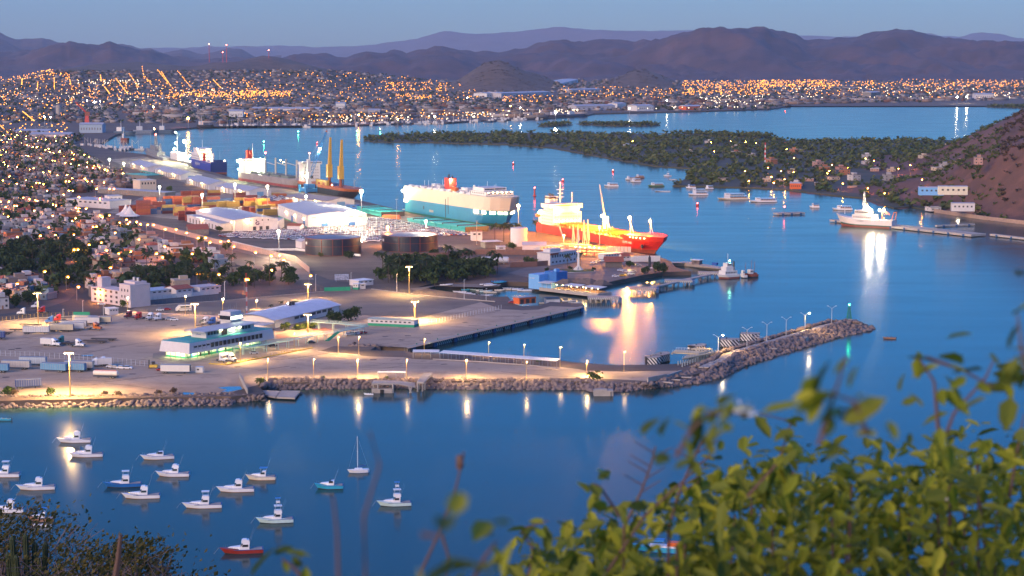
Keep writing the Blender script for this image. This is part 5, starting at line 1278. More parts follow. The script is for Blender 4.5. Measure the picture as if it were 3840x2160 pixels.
# red-brown hut, blue jetty hut, restaurant
shed('red_hut', 'rust red hut on the spit beside the small boats', 'D6', 1440, 358, 1640, 340, 6, 3.6, m_orange, m_steel, doors=3, dmat=m_dark, z=ZQ)
o, L = shed('jetty_hut', 'open hut with dark roof on a blue-striped jetty', 'D6', 1770, 358, 1925, 352, 5, 3.4, M('blue_grey_wall', (.18, .22, .28), .8), m_dark, z=.6, doors=4, dmat=m_shipw)
m_rblue = M('restaurant_blue', (.16, .38, .66), .8, var=.06)
p, an, L = frame3('B7', 1250, 1062, 1450, 1085)
rs = T('seafood_restaurant', 'blue waterfront restaurant with thatched terraces and white awnings', 'restaurant', p, an)
MB().b(0, 9, 0, 14, -1, 8).obj('tall_blue_wing', m_rblue, rs); MB().b(9, 19, 0, 12, -1, 4).obj('low_blue_wing', m_rblue, rs); MB().b(6, 16, 8, 18, -1, 9.5).obj('dark_blue_block', m_bluedoor, rs); MB().b(11, 13, 11, 14, 9.5, 11).obj('roof_tank', m_rblue, rs)
text(rs, 'EL FARO', 1.1, (1, -.05, 5.2), (math.pi / 2, 0, 0), m_shipw)
m_thatch = M('thatch', (.13, .10, .085), .95, var=.3, scale=1)
for (x, y, w, d, z, m_) in ((19, 2, 12, 9, 5, m_thatch), (30, 8, 14, 10, 6, m_thatch), (42, 10, 10, 10, 5.6, m_thatch)):
 MB().add([(x, y, z - 1.6), (x + w, y, z - 1.6), (x + w, y + d, z - 1.6), (x, y + d, z - 1.6), (x + w * .3, y + d / 2, z + 1.2), (x + w * .7, y + d / 2, z + 1.2)], [(0, 1, 5, 4), (1, 2, 5), (2, 3, 4, 5), (3, 0, 4), (3, 2, 1, 0)]).obj('thatched_roof', m_, rs)
for (x, y, w, d, z) in ((11, -3, 9, 6, 4.2), (30, -1, 12, 7, 4.0), (43, 2, 14, 7, 3.8)):
 lo = [Vector((x, y, z - .6)), Vector((x + w, y, z - .6)), Vector((x + w, y + d, z)), Vector((x, y + d, z))]; MB().hexa(lo, [v + Vector((0, 0, .15)) for v in lo]).obj('awning', m_shipw, rs)
MB().b(10, 58, -1, 12, -1.5, .4).obj('terrace', m_conc, rs); MB().b(20, 56, 3, 10, .4, .9).obj('seating', M('warm_seating', (.35, .22, .10), .8), rs)
for k in range(12): MB().cyl((12 + k * 4, -.6, .4), (12 + k * 4, -.6, 3.4), .1, n=5).obj('post', m_shipw, rs)
for k in range(9): glow(rs, (22 + k * 4, 2 + k % 3, 2.7), m_lampw, .18, WARM, 90, 'terrace_lamp')
# ---- anchor monument, roundabout, white harbour office, guard kiosk roofs ----
p = P('C2', 890, 1350, ZQ)
mn = T('obelisk_monument', 'slender white monument column on a flared base in the roundabout', 'monument', p)
MB().cyl((0, 0, 0), (0, 0, 1.2), 4, 3, 10).obj('plinth', m_shipw, mn); MB().box((0, 0, 14), (1.5, 1.5, 26), taper=.45).obj('column', m_shipw, mn)
for a in range(6): MB().hexa([Vector((math.cos(a * 1.05) * 3.4, math.sin(a * 1.05) * 3.4, 1)), Vector((math.cos(a * 1.05 + .25) * 3.4, math.sin(a * 1.05 + .25) * 3.4, 1)), Vector((math.cos(a * 1.05 + .3) * .7, math.sin(a * 1.05 + .3) * .7, 1)), Vector((math.cos(a * 1.05) * .7, math.sin(a * 1.05) * .7, 1))],
 [Vector((math.cos(a * 1.05) * 3.3, math.sin(a * 1.05) * 3.3, 1.3)), Vector((math.cos(a * 1.05 + .25) * 3.3, math.sin(a * 1.05 + .25) * 3.3, 1.3)), Vector((math.cos(a * 1.05 + .3) * .6, math.sin(a * 1.05 + .3) * .6, 4)), Vector((math.cos(a * 1.05) * .6, math.sin(a * 1.05) * .6, 4))]).obj('fin', m_shipw, mn)
pts = [P('C2', x, y, ZQ) for x, y in ((370, 1372), (800, 1378), (1170, 1362), (1150, 1335), (850, 1325), (430, 1345))]
MB().prism([(q.x, q.y) for q in pts], ZQ + .05, ZQ + .35).obj('roundabout_kerb', m_conc, kind='structure')
MB().prism([(q.x, q.y) for q in [pts[0].lerp(pts[3], .04), pts[1].lerp(pts[4], .15), pts[2].lerp(pts[5], .04), pts[3].lerp(pts[5], .05), pts[4].lerp(pts[1], .15), pts[5].lerp(pts[2], .05)]], ZQ + .2, ZQ + .9).obj('roundabout_lawn', M('hedge_green', (.035, .07, .02), .9, var=.4, scale=1), kind='structure')
o, L = shed('harbour_office', 'white two-storey harbour office with a red-edged roof', 'C2', 440, 1262, 870, 1200, 11, 8.2, m_wallw, M('office_roof', (.5, .48, .47), .8), wins=10)
winrow(o, 1, L - 1, 0, 1.4, 1.2, 7, m_dark, gap=.6); MB().b(-.3, 9, -.5, 0, 6.9, 8.3).obj('red_tile_edge', m_rooft, o); MB().b(4, 16, 3, 9, 8.4, 10.6).obj('upper_room', m_wallw, o)
shed('red_roof_pavilion', 'open pavilion with a red hipped roof at the car park', 'C2', 1330, 1290, 1590, 1290, 12, 4.2, M('pavilion_dark', (.12, .10, .09), .8), m_rooft, flat=False, rise=2.4, over=1.2)
shed('small_white_kiosk', 'small white kiosk with red roof beside the red pavilion', 'C2', 1590, 1185, 1720, 1180, 6, 3.2, m_wallw, m_rooft, flat=False, wins=2)
shed('gate_building', 'long white shelter at the tanker berth gate', 'C2', 1310, 1165, 1600, 1140, 7, 3.6, m_shipw, m_shipw, wins=6)
o = T('white_perimeter_wall', 'white block wall along the tanker berth', 'wall', P('C2', 1720, 1200, ZQ), 0)
a, b = P('C2', 1720, 1205, ZQ), P('C2', 2200, 1200, ZQ); n = 14; o.rotation_euler = (0, 0, ang(a, b)); Lw = (b - a).length
for k in range(n): MB().b(Lw * k / n + .05, Lw * (k + 1) / n - .05, 0, .3, 0, 4).obj('panel', m_shipw, o)
o = T('submarine_monument', 'dark upright monument shaped like a fin beside the big tree', 'monument', P('C2', 2028, 1300, ZQ)); MB().cyl((0, 0, 0), (0, 0, 7), .95, .9, 10).cyl((0, 0, 7), (0, 0, 9), .9, .05, 10).obj('shaft', m_dark, o); MB().b(-2, 2, -2, 2, 0, .5).obj('base', m_shipw, o)
# tank farm buildings by the tanker
shed('fuel_store', 'low white store with a long grey sheet roof at the fuel depot', 'C1', 2040, 1292, 2420, 1292, 12, 4.6, m_wallw, m_roofg, flat=False, rise=1.8)
shed('fuel_office', 'flat-roofed cream office at the fuel depot', 'C1', 2340, 1300, 2700, 1290, 8, 4.0, M('cream_wall', (.62, .52, .36), .8), m_shipw, wins=6)
shed('pump_house', 'small white two-level pump house among pipes', 'C1', 1230, 1120, 1400, 1118, 8, 7, m_wallw, m_rooft, wins=2)
shed('open_canopy', 'white canopy over a filling bay at the fuel depot', 'C1', 1450, 1240, 1690, 1230, 9, 4.6, m_concd, m_shipw, over=1.5)
shed('small_store', 'tiny white store in front of the palms', 'C1', 1635, 1292, 1770, 1290, 6, 3.4, m_wallw, m_shipw, wins=1)
shed('lpg_hut', 'small white hut below the black tank', 'B6', 1185, 1300, 1255, 1310, 7, 5, m_wallw, m_roofg, flat=False)
p = P('C1', 1985, 1200, ZQ); o = T('white_tank', 'tall white cylindrical storage tank beside the palms', 'tank', p); MB().cyl((0, 0, 0), (0, 0, 13.5), 6.3, n=28).obj('shell', m_wallw, o); MB().cyl((0, 0, 13.5), (0, 0, 14.3), 6.4, .3, 28).obj('roof', m_roofg, o)
for k in range(2):
 t, x, y, r, h = (('B6', 1565, 1392, 20.2, 11.8), ('B7', 281, 786, 20.6, 11.2))[k]
 p = P(t, x, y, ZQ) + Vector((0, r, 0))
 o = T('storage_tank', ('black fuel storage tank in front of the white car rows', 'black fuel storage tank on the right, beside the pipes')[k].replace('on the right, ', ''), 'tank', p)
 MB().cyl((0, 0, 0), (0, 0, h), r, n=56, cap=False).obj('shell', M('tank_black', (.022, .024, .035), .45, var=.3, scale=.15), o)
 MB().cyl((0, 0, h - .1), (0, 0, h + .5), r * .995, r * .2, 56).obj('roof', M('tank_roof', (.13, .135, .17), .5, var=.2, scale=.2), o)
 m_rstrap = M('rust_strap', (.20, .05, .03), .7)
 for z in (.15, h * .55, h): 
  mb = MB(); nn = 56
  mb.loft([[Vector((math.cos(2 * math.pi * i / nn) * (r + .12), math.sin(2 * math.pi * i / nn) * (r + .12), z + dz)) for i in range(nn)] for dz in (-.14, .14)], closed=True); mb.obj('wind_girder', m_rstrap, o)
 for a in (-1.9, -1.5, -1.15): MB().box((math.cos(a) * (r + .15), math.sin(a) * (r + .15), h / 2), (.4, .4, h), a).obj('stand_pipe', m_rstrap, o)
 MB().box((math.cos(-2.7) * (r + .1), math.sin(-2.7) * (r + .1), h * .7), (.15, 2.6, 1.8), -2.7).obj('sign_plate', m_shipw, o)
 mb = MB()
 for i in range(56):
  a = 2 * math.pi * i / 56; mb.cyl((math.cos(a) * r, math.sin(a) * r, h), (math.cos(a) * r, math.sin(a) * r, h + 1), .05, n=3)
 mb.obj('roof_rail', m_rstrap, o)
p = P('B7', 880, 880, ZQ); o = T('gas_tanks', 'white horizontal gas tanks lying behind the tree belt', 'tank', p)
for k in range(2):
 MB().cyl((0, k * 5, 2.6), (17, k * 5, 2.6), 1.9, n=14).obj('vessel', m_shipw, o)
 for s in (0, 17): MB().ico((s, k * 5, 2.6), 1.9, .6, 1, 1, sub=1).obj('dished_end', m_shipw, o)
 for x in (3, 14): MB().b(x, x + 1, k * 5 - 1.2, k * 5 + 1.2, 0, 1.4).obj('saddle', m_conc, o)
# pipe racks and loading arms at the tanker berth
pr = T('pipe_rack', 'maze of lit cream pipework on a low rack in front of the tanker', 'pipework', P('C2', 760, 1010, ZQ))
def cl(x, y, z): return P('C2', x, y, z) - pr.location + Vector((0, 0, 0))
m_pipe = M('cream_pipe', (.60, .46, .28), .6)
for (x0, y0, x1, y1, z) in ((100, 880, 900, 920, 4), (120, 905, 860, 945, 5), (620, 930, 1340, 1000, 5), (760, 990, 1330, 1010, 6), (600, 905, 1050, 925, 7), (950, 1040, 1340, 1050, 5), (620, 960, 1100, 990, 8)):
 a, b = cl(x0, y0, z), cl(x1, y1, z)
 MB().cyl(a, b, .35, n=6).obj('pipe', m_pipe, pr); MB().cyl(a + Vector((0, 1, -.6)), b + Vector((0, 1, -.6)), .3, n=6).obj('pipe', m_pipe, pr)
 for k in range(7): q = a.lerp(b, k / 6); MB().box((q.x, q.y, q.z / 2 - .2), (.4, .4, q.z)).obj('rack_post', MATS['funnel_red'] if k % 2 else m_pipe, pr)
la = T('loading_arms', 'pair of pale marine loading arms rising beside the tanker', 'loading arm', P('C2', 880, 930, ZQ))
for (dx, h) in ((-3.5, 15), (0, 15), (4.5, 19), (7.5, 19)):
 MB().cyl((dx - .8, 0, 0), (dx, 0, h), .35, n=6).cyl((dx + .8, 0, 0), (dx, 0, h), .35, n=6).obj('riser', m_cream, la)
 MB().cyl((dx, 0, h), (dx + 1.4, 0, 3.5), .28, n=6).obj('drop_pipe', m_cream, la)
MB().cyl((6, 0, 15), (16, 4, 13.5), .45, n=6).cyl((16, 4, 13.5), (18, 5, 11), .45, n=6).obj('outboard_arm', m_cream, la)
for k in range(9): o = glow(pr, cl(620 + 75 * k, 960 + 8 * (k % 3), 5.5), m_lampw, .3, SODIUM, 5000, 'rack_lamp')
bf = T('berth_bund', 'cream panelled bund wall at the foot of the tanker', 'wall', P('C2', 1340, 1040, ZQ), -.25)
for k in range(7): MB().b(k * 2.6, k * 2.6 + 2.2, 0, .6, 0, 4).obj('panel', m_cream, bf)
# ---- big warehouses ----
def warehouse(name, label, t, ax, ay, bx, by, depth, h, rise, wall, roof, across=True):
 """gable end from A to B faces the camera"""
 p, an, W = frame3(t, ax, ay, bx, by)
 o = T(name, label, 'warehouse', p, an)
 D = depth
 w = MB().add([(0, 0, 0), (W, 0, 0), (W, 0, h), (W / 2, 0, h + rise), (0, 0, h), (0, D, 0), (W, D, 0), (W, D, h), (W / 2, D, h + rise), (0, D, h)], [(0, 1, 2, 3, 4), (9, 8, 7, 6, 5), (1, 6, 7, 2), (5, 0, 4, 9), (2, 7, 8, 3), (3, 8, 9, 4)]).obj('wall', wall, o)
 for s in (0, 1):
  x0, x1 = (-.5, W / 2) if s == 0 else (W + .5, W / 2)
  z0 = h - .5 * rise / (W / 2)
  lo = [Vector((x0, -.5, z0 + .03)), Vector((x1, -.5, h + rise + .03)), Vector((x1, D + .5, h + rise + .03)), Vector((x0, D + .5, z0 + .03))]
  MB().hexa(lo, [v + Vector((0, 0, .2)) for v in lo]).obj('roof_slope', roof, o)
 return o, W, w
m_roofw = M('pale_roof_sheet', (.44, .42, .43), .5, var=.08, scale=.12)
o, W, w = warehouse('warehouse', 'white warehouse with a dark letter logo on its gable', 'B6', 525, 1127, 990, 1108, 108, 9.2, 2.2, m_wallw, m_roofw)
for k in range(4): MB().b(W * (.42 + .15 * k), W * (.42 + .15 * k) + 2.6, -.1, .05, .4, 3.6).obj('loading_door', m_dark, w)
for k in range(4): MB().ico((W * (.36 + .14 * k), -.1, 8.6), .7, 1, .3, 1).obj('round_vent', m_dark, w)
for k in range(6): MB().b(W * k / 6 + .2, W * k / 6 + .36, -.06, .02, 0, 9).obj('panel_joint', m_conc, w)
for k in range(9): MB().b(-.1, .05, 6 + k * 11, 9 + k * 11, .5, 4).obj('side_door', m_concd, w)
lg = MB(); n = 18
for i in range(n):       # a bold letter C with a bar
 a0, a1 = .7 + 4.9 * i / n, .7 + 4.9 * (i + 1) / n
 lg.add([(2.0 * math.cos(a0), 0, 1.5 * math.sin(a0)), (2.0 * math.cos(a1), 0, 1.5 * math.sin(a1)), (1.1 * math.cos(a1), 0, .7 * math.sin(a1)), (1.1 * math.cos(a0), 0, .7 * math.sin(a0))], [(0, 1, 2, 3)])
lg.box((.9, 0, -.2), (1.8, .02, .5)); lg.obj('logo', M('logo_violet', (.08, .03, .10), .6), w, loc=(W * .53, -.08, 6.2))
MB().b(-9, 0, 8, 104, 0, 6.2).obj('side_bay', m_wallw, o); MB().b(-9.4, .0, 7.6, 104.4, 6.2, 6.4).obj('side_bay_roof', m_roofw, o)
for k in range(10): MB().b(-9.1, -8.95, 12 + k * 9, 15 + k * 9, .3, 4).obj('bay_door', m_concd, o)
glow(o, (W * .3, -1.2, 9.0), m_lampw, .45, WARM, 1200); glow(o, (-9.6, 60, 5.6), m_lampw, .35, WARM, 700); glow(o, (-3, -.8, 7.8), m_lampw, .4, WARM, 700)
shed('warehouse_annex', 'plain white annex joined to the logo warehouse', 'B6', 990, 1112, 1060, 1075, 20, 7.5, m_wallw, m_roofw)
o, W, w = warehouse('warehouse', 'large white warehouse with blue doors and slotted vents', 'B6', 1322, 1090, 1955, 1072, 122, 10.6, 2.4, m_wallw, m_roofw)
for k in range(6): MB().b(W * (.06 + .16 * k), W * (.06 + .16 * k) + 3.4, -.1, .05, 8.2, 9.2).obj('vent_louvre', m_steel, w)
for x in (.22, .69): MB().b(W * x, W * x + 5.6, -.1, .05, 0, 4.2).obj('sliding_door', m_bluedoor, w)
for y, in ((12,), (60,)): MB().b(-.1, .05, y, y + 7, 0, 5.5).obj('sliding_door', m_bluedoor, w)
MB().b(-.06, W + .06, -.05, 122, 0, .9).obj('green_plinth', m_greenw, w)
for k in range(12): MB().b(-.1, .05, 5 + k * 9.8, 7.4 + k * 9.8, 8.4, 9.1).obj('vent_louvre', m_steel, w)
for k in range(12): MB().box((W * .72, 10 + k * 9, 11.95), (1.2, 4, .2)).obj('skylight', m_shipw, o)
for x, y in ((W * .28, -1), (W * .64, -1)): glow(o, (x, y, 6.6), m_lampw, .4, WARM, 900)
for y in (15, 50, 85): glow(o, (-1, y, 6.6), m_lampw, .35, WARM, 500)
glow(o, (W * .5, -34, 15), m_lampx, 1.0, WHITE, 30000, 'yard_lamp')
# ---- long transit sheds on the quay ----
for k, (t, ax, ay, bx, by, Wd) in enumerate((('B5', 1415, 482, 1605, 538, 24), ('B5', 1685, 555, 1965, 622, 24), ('B6', 0, 600, 245, 672, 24), ('B6', 320, 690, 680, 745, 24), ('C3', 722, 850, 1400, 925, 30))):
 p, an, L = frame3(t, ax, ay, bx, by)
 o = T('transit_shed', ('pale-roofed transit shed farthest along the quay, nearest the naval vessel', 'pale-roofed transit shed with a blue end door behind the palms', 'pale-roofed transit shed beside the blue ferry', 'pale-roofed transit shed beside the bulk carrier', 'grey-roofed transit shed with blue bays in front of the container feeder')[k], 'shed', p, an)
 h, rise = 5.6, 3.0 if k < 4 else 2.6
 prof = [(0, 0), (Wd, 0), (Wd, h), (Wd / 2, h + rise), (0, h)]
 w = MB().add([(0, y, z_) for y, z_ in prof] + [(L, y, z_) for y, z_ in prof], [(4, 3, 2, 1, 0), (5, 6, 7, 8, 9), (0, 1, 6, 5), (1, 2, 7, 6), (3, 4, 9, 8), (2, 3, 8, 7), (4, 0, 5, 9)]).obj('wall', m_wallw, o)
 for s in (0, 1):
  y0, y1 = (-1.4, Wd / 2) if s == 0 else (Wd + 1.4, Wd / 2); z0 = h - 1.4 * rise / (Wd / 2)
  lo = [Vector((-.6, y0, z0 + .05)), Vector((L + .6, y0, z0 + .05)), Vector((L + .6, y1, h + rise + .05)), Vector((-.6, y1, h + rise + .05))]
  MB().hexa(lo, [v + Vector((0, 0, .2)) for v in lo]).obj('roof_slope', m_roofw if k < 4 else M('dull_roof', (.24, .21, .22), .6, var=.15), o)
 n = int(L / 8)
 for j in range(n):
  MB().b(j * L / n + 1, j * L / n + 6, -.12, .05, 0, 4.2).obj('bay_door', m_shipw if k < 4 else M('pale_blue_door', (.30, .45, .58), .7), w)
  MB().b(j * L / n - .2, j * L / n + .3, -.5, 0, 0, h - .3).obj('pilaster', m_concd, w)
 MB().b(L - .05, L + .1, Wd * .35, Wd * .65, 0, 4.4).obj('end_door', M('faded_blue_door', (.16, .33, .48), .7), w)
 for j in range(max(2, int(L / 45))): glow(o, (L * (j + .5) / max(2, int(L / 45)), -2, 5.2), m_lampw, .3, WARM, 900, 'eave_lamp')
shed('green_canopy', 'turquoise-roofed canopy behind the palms near the sheds', 'B5', 1350, 600, 1600, 620, 20, 4.5, m_concd, m_tealp, flat=True)
sg = T('green_roof_row', 'row of small green pitched bays beside the transit sheds', 'canopy', P('B5', 1510, 555, ZQ), R(-66))
for k in range(8): MB().b(k * 13, k * 13 + 11, 0, 5, 3.5, 3.9).obj('bay_roof', m_greenw if k % 2 else m_tealp, sg)
for k in range(9): MB().b(k * 12.8, k * 12.8 + .4, 2, 2.4, 0, 3.5).obj('post', m_steel, sg)
shed('open_market_shed', 'very long low shed roof with lit edge behind the white depot', 'B5', 1060, 765, 1790, 815, 14, 5, m_concd, m_roofw)
shed('white_depot', 'long white depot with square windows behind the container yard', 'B5', 720, 905, 1195, 938, 26, 7, m_wallw, m_roofw, wins=8)
shed('white_depot', 'small two-storey white depot house next to the long white depot', 'B5', 1185, 910, 1330, 905, 16, 9.5, m_wallw, m_roofw, wins=3)
shed('customs_block', 'cream office block near the green canopy', 'B5', 1525, 745, 1700, 738, 20, 11, m_cream, m_shipw, wins=5)
shed('red_roof_store', 'red-roofed open store next to the logo warehouse', 'B6', 20, 1165, 240, 1160, 20, 4.5, m_concd, m_rooft, flat=False, rise=3)
shed('red_roof_store', 'small red-roofed loading shed between the two warehouses', 'B6', 1090, 1115, 1235, 1118, 10, 4.0, m_wallw, m_rooft, flat=False, rise=1.4)
shed('blue_office', 'small bright blue portable office at the quay shed end', 'B6', 1725, 885, 1850, 888, 6, 4.0, m_bluedoor, m_bluedoor, wins=2)
# white event tents
for k, (x, y) in enumerate(((1370, 1030), (1410, 1045))):
 o = T('event_tent', 'white peaked event tent at the edge of the container yard', 'tent', P('B5', x, y, ZQ), group='white peaked tents')
 n = 12; r = 9
 MB().loft([[Vector((math.cos(6.283 * i / n) * q, math.sin(6.283 * i / n) * q, z)) for i in range(n)] for q, z in ((r, 2.6), (r * .55, 4.6), (r * .25, 7.5), (.3, 11.5))], closed=True, cap=True).obj('canopy', m_shipw, o)
 for i in range(6): MB().cyl((math.cos(1.047 * i) * r, math.sin(1.047 * i) * r, 0), (math.cos(1.047 * i) * r, math.sin(1.047 * i) * r, 2.7), .12, n=5).obj('pole', m_steel, o)
# ---- containers ----
m_box = [M('container_rust', (.30, .065, .035), .6, var=.2, obj_rand=.25), M('container_ochre', (.42, .27, .06), .6, var=.15, obj_rand=.2), M('container_blue', (.03, .07, .17), .6, var=.2, obj_rand=.3), M('container_orange', (.48, .12, .03), .6, var=.15, obj_rand=.2), M('container_maroon', (.17, .04, .04), .6, var=.2, obj_rand=.3)]
bxm = {}
def cont_mesh(i, n40):
 key = (i, n40)
 if key not in bxm:
  Lc = 12.2 if n40 else 6.06
  mb = MB().b(0, Lc, 0, 2.44, .02, 2.56)
  k = 20 if n40 else 10
  for j in range(k):           # corrugation ribs and corner posts
   x = Lc * (j + .5) / k; mb.b(x - .12, x + .12, -.05, 0, .25, 2.35)
  for x in (-.03, Lc - .12): mb.b(x, x + .15, -.06, 2.5, 0, 2.59)
  mb.b(0, Lc, -.06, 2.5, 2.56, 2.6)
  bxm[key] = mb.mesh('container', m_box[i])
 return bxm[key]
cnames = ('rust red', 'ochre', 'dark blue', 'orange', 'maroon')
def cstack(t, x, y, tiers, cols, lens=True, an=None, rows=1):
 p = P(t, x, y, ZQ + .05); an = R(-28 + 180) if an is None else an
 for r in range(rows):
  for k in range(tiers):
   i = cols[(k + r) % len(cols)]
   d = Vector((-math.sin(an), math.cos(an), 0)) * 2.6 * r
   mk('shipping_container', cont_mesh(i, lens), None, p + d + Vector((0, 0, 2.6 * k)), an, '%s container %s, %s' % (cnames[i], ('standing singly' if tiers == 1 else 'at the foot of its stack' if k == 0 else 'on top of its stack' if k == tiers - 1 else 'in the middle of its stack'), 'near the white tents' if t == 'B5' and x < 1700 else 'in the blocks facing the logo warehouse' if t == 'B5' else 'between the warehouses and the pale sheds' if x > 500 else 'behind the logo warehouse'), 'container', 'stacked shipping containers')
AX = R(27)      # across the quay direction
rc = random.Random(9)
for (t, x, y, tiers, cols, rows) in (('B5', 1300, 1000, 3, (0, 4, 0), 1), ('B5', 1390, 990, 3, (4, 0, 0), 1), ('B5', 1440, 995, 3, (1, 0, 3), 1), ('B5', 1490, 1005, 5, (0, 3, 0, 0, 4), 1), ('B5', 1560, 1000, 3, (2, 2, 0), 1), ('B5', 1565, 900, 3, (4, 0, 0), 1),
 ('B5', 1660, 950, 3, (2, 0, 0), 1), ('B5', 1770, 990, 3, (4, 2, 1), 2), ('B5', 1900, 1010, 3, (0, 1, 1), 2), ('B5', 2060, 1000, 2, (0, 2), 2), ('B5', 1780, 890, 3, (2, 2, 3), 2), ('B5', 1890, 890, 3, (0, 0, 3), 2), ('B5', 1995, 900, 3, (0, 1, 1), 2), ('B5', 2100, 900, 3, (4, 0, 0), 2),
 ('B5', 1945, 1060, 3, (4, 0, 0), 1), ('B5', 2020, 1070, 3, (0, 0, 4), 1), ('B5', 2130, 1010, 3, (0, 4, 1), 2), ('B5', 2210, 960, 3, (1, 0, 1), 2), ('B5', 1980, 800, 2, (0, 0), 2), ('B5', 2090, 800, 2, (0, 3), 2),
 ('B6', 0, 830, 3, (0, 0, 1), 2), ('B6', 70, 840, 3, (4, 0, 4), 2), ('B6', 160, 840, 2, (2, 0), 2), ('B6', 230, 840, 3, (1, 2, 0), 2), ('B6', 340, 860, 2, (1, 1), 2), ('B6', 440, 860, 2, (1, 1), 1), ('B6', 360, 830, 2, (2, 2), 2), ('B6', 515, 790, 3, (2, 4, 4), 1), ('B6', 525, 850, 3, (0, 2, 1), 1),
 ('B6', 635, 855, 3, (1, 1, 0), 2), ('B6', 640, 790, 2, (4, 4), 1), ('B6', 770, 860, 3, (1, 1, 1), 2), ('B6', 830, 860, 2, (1, 0), 1), ('B6', 945, 855, 2, (4, 0), 1), ('B6', 1020, 840, 2, (3, 3), 1), ('B6', 620, 920, 2, (0, 0), 2), ('B6', 700, 930, 2, (3, 0), 2), ('B6', 770, 940, 3, (1, 2, 1), 2), ('B6', 840, 950, 2, (1, 1), 1),
 ('B6', 0, 960, 3, (0, 0, 0), 2), ('B6', 80, 960, 2, (4, 0), 2), ('B6', 20, 900, 2, (2, 2), 2), ('B6', 420, 900, 1, (1,), 2), ('B6', 890, 735, 1, (1,), 2), ('B6', 960, 745, 1, (3,), 2), ('B6', 240, 735, 2, (0, 1), 2), ('B6', 60, 735, 2, (0, 0), 2)):
 cstack(t, x, y, tiers, cols, True, AX, rows)
# ---- mobile harbour crane ----
m_sky = M('crane_blue', (.05, .26, .52), .5)
p = P('C3', 1100, 690, ZQ); mc = T('harbour_crane', 'tall blue mobile harbour crane with white tower and raised lattice jib', 'crane', p, R(-60))
MB().b(-9, 9, -6, 6, 1.2, 4.6).obj('chassis', m_sky, mc)
for sx in (-1, 1):
 for sy in (-1, 1): MB().b(sx * 8 - 1, sx * 8 + 1, sy * 6.5 - 1, sy * 6.5 + 1, 0, 8).obj('outrigger', m_sky, mc)
MB().b(-4, 7, -4, 4, 5, 9).obj('slewing_deck', m_sky, mc)
MB().box((0, 0, 21), (4.8, 4.2, 26), taper=.7).obj('tower', m_shipw, mc); MB().box((3, 2, 16), (2.4, 2.4, 2.8)).obj('cab', m_dark, mc)
J0, J1 = Vector((2, 0, 16)), None
tip = PD('B6', 1515, 45, p.y + 12)
loc = Matrix.Rotation(-R(-60), 3, 'Z') @ (tip - p)
J1 = loc
d = (J1 - J0).normalized(); sx_ = d.orthogonal().normalized(); sy_ = d.cross(sx_)
mb = MB(); n = 14
for (a, b) in ((1, 1), (1, -1), (-1, 1), (-1, -1)): mb.cyl(J0 + sx_ * a * 1.6 + sy_ * b * 1.6, J1 + sx_ * a * .5 + sy_ * b * .5, .24, .18, 5)
for k in range(n):
 f0, f1 = k / n, (k + 1) / n; w0, w1 = 1.6 - 1.1 * f0, 1.6 - 1.1 * f1
 A, Bp = J0.lerp(J1, f0), J0.lerp(J1, f1)
 for (a, b, c, e) in ((1, 1, 1, -1), (1, -1, -1, -1), (-1, -1, -1, 1), (-1, 1, 1, 1)):
  mb.cyl(A + sx_ * a * w0 + sy_ * b * w0, Bp + sx_ * c * w1 + sy_ * e * w1, .14, n=4)
mb.obj('lattice_jib', m_sky, mc)
MB().cyl((0, 0, 34), J1, .1, n=4).cyl((1, 0, 33), J0.lerp(J1, .6), .1, n=4).obj('luffing_rope', m_steel, mc); MB().cyl(J1, J1 - Vector((0, 0, 20)), .08, n=4).obj('hoist_rope', m_steel, mc); MB().ico(J1 + d, 1.1).obj('jib_head', m_rust, mc)
glow(mc, J0.lerp(J1, .62), m_lampx, 1.1, WHITE, 9000); glow(mc, (1, -3.5, 17), m_grl, .8, (1, 1, .6), 3000)
# ---- stacks of turquoise pipe on the apron ----
m_pipet = M('turquoise_pipe', (.05, .42, .38), .5, var=.08)
for (t, ax, ay, bx, by, n, lab) in (('C1', 190, 838, 1130, 985, 4, 'long stacks of turquoise coated pipe beside the car carrier'), ('C3', 1860, 985, 2260, 1080, 2, 'shorter stack of turquoise coated pipe by the quay shed')):
 p, an, L = frame3(t, ax, ay, bx, by); o = T('pipe_stack', lab, 'pipe stack', p, an)
 for j in range(n):
  for r in range(12):
   for q in range(3):
    MB().cyl((L * j / n + .6, .8 + r * 1.75 + (q % 2) * .8, .8 + q * 1.45), (L * (j + 1) / n - .6, .8 + r * 1.75 + (q % 2) * .8, .8 + q * 1.45), .82, n=8).obj('pipe', m_pipet, o) if q == 2 or r == 0 else None
  MB().b(L * j / n + .5, L * (j + 1) / n - .5, .2, 21, 0, 1.2).obj('lower_tiers', m_pipet, o)
  MB().b(L * (j + .5) / n - .5, L * (j + .5) / n + .5, -.4, 21.4, 3.7, 5.0).obj('strap_bearer', m_dark, o)
 MB().b(L - .6, L + .3, 0, 21.5, 0, 4.2).obj('end_shade', m_dark, o)
o = T('orange_barge_cover', 'orange tarpaulin over cargo beside the turquoise pipes', 'cargo', P('C3', 2260, 1110, ZQ), R(-10)); MB().box((8, 3, 1.6), (17, 7, 3.2), taper=.8).obj('tarpaulin', m_orange, o)
